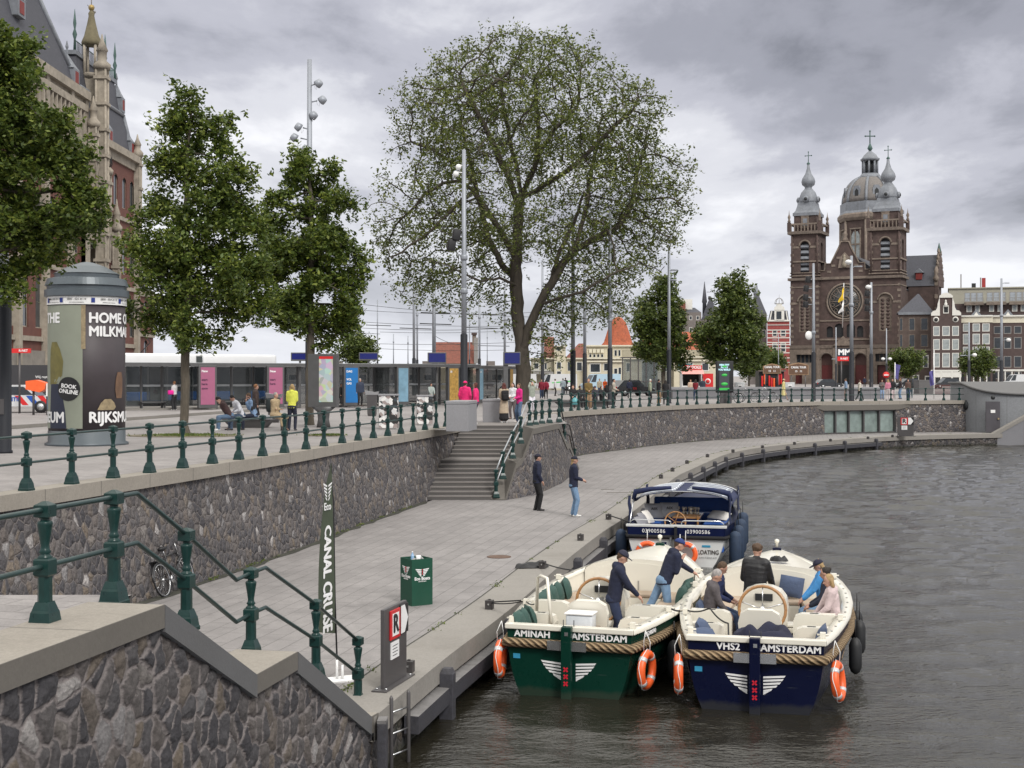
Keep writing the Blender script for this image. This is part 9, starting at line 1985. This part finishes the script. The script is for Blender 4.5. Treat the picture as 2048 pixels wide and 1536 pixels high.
Q('woman in bright yellow hooded jacket seen from behind beside the bench',584,861,A_-.05,1.68,top=(.66,.68,.10),tk='hoodie',leg=(.015,.018,.035),hair='blond',hs='bob',female=True,hands='front',shoe=SHB)
Q('girl in white sleeves and dark vest carrying a pink bag near the tree trunk',349,820,L_-.6,1.66,top=(.55,.55,.55),leg=(.02,.02,.022),hair='ginger',hs='bun',female=True,hands='front',shoe=SHW,lk='wide')
# shelters
g4='people waiting inside the tram shelters'
for px,Yd,top,hr,ps,lb in ((720,84,(.03,.04,.07),'grey','stand','man in dark suit standing between the shelter panels right of the blue poster'),(800,91,(.10,.17,.25),'blond','sit','blond person in blue seated inside the third shelter'),(862,91,(.35,.40,.38),'black','sit','person in pale striped top seated behind the second stickered box'),(682,86,(.03,.03,.03),'dark','sit','dark clothed person seated behind the blue poster shelter')):
    person(lb,(wx(px,Yd),Yd,.1),C_+.4,1.72,ps,top=top,leg=BK,hair=hr,lod=0,seat=.48,group=g4)
# along the far railing
g5='people around the low bench at the far railing'
person('blond person in black jacket seated above a teal bag by the far railing',(wx(1146,84),84,0),C_-.1,1.74,'sit',top=BK,leg=(.06,.03,.03),hair='ginger',hs='short',lod=1,seat=.46,hands='front',group=g5)
person('person with black afro hair seated next to the teal bag',(wx(1160,85),85.3,0),C_+.5,1.70,'sit',top=(.02,.02,.025),leg=BK,hair='black',hs='curly',lod=0,seat=.46,group=g5,skin=SKIN2)
Q('man in mustard vest and khaki trousers standing before the low bench',1177,821,C_+.1,1.80,Y=81,top=(.15,.10,.03),leg=KH_,hair='ginger',hands='front',group=g5,shoe=SHW,lk='wide')
person('person in dark hat seated right of the man in the mustard vest',(wx(1191,83),83.5,0),C_-.3,1.7,'sit',top=(.03,.03,.04),leg=BK,hair='dark',cap=(.03,.03,.05),lod=0,seat=.46,group=g5)
person('person in black leaning back at the right end of the low bench',(wx(1204,84),84.2,0),C_+.6,1.68,'sit',top=BK,leg=BK,hair='dark',lod=0,seat=.46,lean=-.1,group=g5)
Q('man with big black backpack and beige jacket beside the dark mast sleeve',1227,815,Rr_-.2,1.78,Y=87,top=(.40,.36,.30),leg=BK,hair='dark',hands='front',group=g5)
g7='walkers on the square'
rows=[(1083,799,C_,'brown','short',(.25,.02,.04),DJ,'person in dark red top left of the pair behind the stair railing'),(1092,798,A_,'black','short',(.32,.02,.05),BK,'person with red backpack right of the pair behind the stair railing'),
(1110,792,Rr_,'black','short',(.62,.62,.62),BK,'man in white shirt standing before the striped van'),(1126,792,A_,'dark','short',(.26,.31,.34),(.04,.06,.08),'person in grey blue jacket walking away before the vans'),(1131,788,A_,'dark','short',BK,BK,'dark clothed person just behind the grey blue jacket'),
(1199,793,C_,'brown','short',(.38,.33,.24),DJ,'person in beige between the vans and the bench group'),(1210,792,C_,'dark','short',(.75,.12,.02),(.05,.05,.06),'worker in orange high visibility vest near the blue van'),(1259,797,A_,'dark','short',NV,BK,'person in navy standing before the taxi'),
(1300,807,Rr_,'white','short',(.30,.33,.24),BK,'white haired man in sage green jacket right of the taxi'),(1317,808,Rr_+.4,'dark','short',BK,KH_,'person in black with brown trousers left of the small tree trunk'),(1331,809,A_,'dark','long',(.015,.015,.017),BK,'person in long black coat at the small tree trunk'),
(1381,798,C_,'ginger','short',(.55,.40,.30),CR_,'person in pale pink before the hot dog stand'),(1391,802,A_,'dark','long',(.18,.01,.02),DJ,'person in dark red jacket before the hot dog stand'),(1405,796,C_,'dark','short',(.03,.04,.06),BK,'person in dark blue by the red cooler'),
(1692,800,L_,'brown','short',(.20,.28,.40),(.3,.22,.2),'person in light denim left of the tallest mast'),(1719,802,Rr_,'brown','short',(.58,.54,.46),(.02,.03,.03),'person in cream hoodie striding right behind the railing'),
(1764,799,C_,'brown','short',(.12,.11,.11),(.20,.28,.42),'person in grey jacket and jeans left in the walkers group'),(1776,801,A_,'blond','long',(.55,.20,.28),(.5,.45,.45),'person in pink among the group of walkers'),(1785,800,C_,'black','short',BK,(.55,.45,.46),'person in black and pale trousers in the group of walkers'),
(1801,798,L_,'ginger','long',(.04,.03,.035),LJ,'ginger haired woman in black top and light jeans by the railing'),(1816,798,C_,'brown','short',(.10,.06,.05),DJ,'brown clad person left in the right hand pair of walkers'),(1822,797,A_,'dark','long',(.015,.02,.02),(.04,.08,.10),'dark clad person right in the right hand pair of walkers'),
(1741,777,C_,'dark','short',(.5,.5,.5),BK,'person in pale top sitting height near the church doors'),(1729,776,C_,'dark','short',NV,BK,'person in navy near the church doors')]
for i,(px,py,rz,hr,hs,tp,lg,lb) in enumerate(rows):
    walkp='walk' if i in (15,3,18,0) else 'stand'
    Q(lb,px,py,rz+.15*math.sin(i*3),1.70+.06*math.sin(i*5),top=tp,leg=lg,hair=hr,hs=hs,lod=0,pose=walkp,group=g7,hands=('front','pocket',None,'cross','phone',None)[i%6] if walkp=='stand' else None,female=hs=='long',tk='coat' if i==10 else 'jacket',shoe=SHW if i%3==0 else SHB)
Q('walker in pale yellow coat and bucket hat passing the parked bicycles',1567,801,Rr_,1.74,top=(.62,.55,.25),tk='coat',leg=(.45,.33,.22),lk='shorts',hair='ginger',pose='walk',cap=(.6,.5,.3),lod=0,group=g7)
# things they carry
def pack(label,P,rz,c,s=1.0,name='backpack'):
    T=thing(name,label,'backpack',P,rz,'backpacks'); m=cloth(c,'pack')
    g=MB(); g.box((0,-.03,0),(.30*s,.17*s,.42*s),m,bev=.07*s); g.build('pack_body',T); g=MB(); g.box((0,-.13*s,-.06*s),(.22*s,.07*s,.22*s),m,bev=.03*s); g.build('pocket',T)
    for q in (-.1,.1): g=MB(); g.tube([(q*s,.06*s,.16*s),(q*s*1.1,.12*s,.26*s),(q*s*1.2,.26*s,.20*s),(q*s*1.2,.28*s,.0)],.014*s,m,5); g.build('strap',T)
    return T
def onp(px,Y_,h,rz,back=.17): return (wx(px,Y_)+math.sin(rz)*back,Y_-math.cos(rz)*back,h)
Yb=at(1008,846)[1]; pack('black backpack with white mark worn by the trench coat woman',onp(1008,Yb,1.16,.25,.15),.25,BK,1.05)
g=MB(); 
for a in (-.5,0,.5): g.lathe([(.028,-.0),(.001,.001)],(.05*a,0,.02-.02*abs(a)),WHT2,6,T=Matrix.Rotation(PI/2,4,'X'),cap=False)
pack('dark backpack of the person in the white jacket on the stone bench',onp(487,50.2,.92,L_+.5,.30),L_+.5,(.03,.03,.035),1.1); pack('large black backpack of the man in the light blue shirt',onp(522,50.4,.90,L_+.2,.26),L_+.2,(.022,.03,.032),1.2); pack('bulky black backpack worn beside the dark mast sleeve',onp(1222,87,1.15,Rr_-.2,.22),Rr_-.2,BK,1.2)
pack('dark red backpack on the person behind the stair railing',onp(1092,116.2,1.2,A_,.2),A_,(.22,.01,.03),1.0)
g=MB(); g.box((0,0,0),(.34,.16,.26),cloth((.75,.02,.30),'bag'),bev=.06); o=g.build('shoulder_bag'); p=at(349,820); o.location=(p[0]-.16,p[1]-.22,1.02); tag(o,'bright pink shoulder bag of the girl near the tree trunk','bag')
T=thing('shopping_bag','teal plastic bag hanging before the seated blond person','bag',(wx(1150,83),83.2,.42)); g=MB(); g.lathe([(.05,-.02),(.20,.0),(.21,.2),(.13,.38),(.05,.44)],(0,0,-.2),M('teal plastic',(.10,.33,.36),.4,0,.2,6),10,sq=(1,.6)); g.build('bag_body',T); g=MB(); g.tube([(-.08,0,.2),(-.05,0,.34),(0,0,.37),(.05,0,.34),(.08,0,.2)],.012,M('teal plastic'),5); g.build('handle',T)
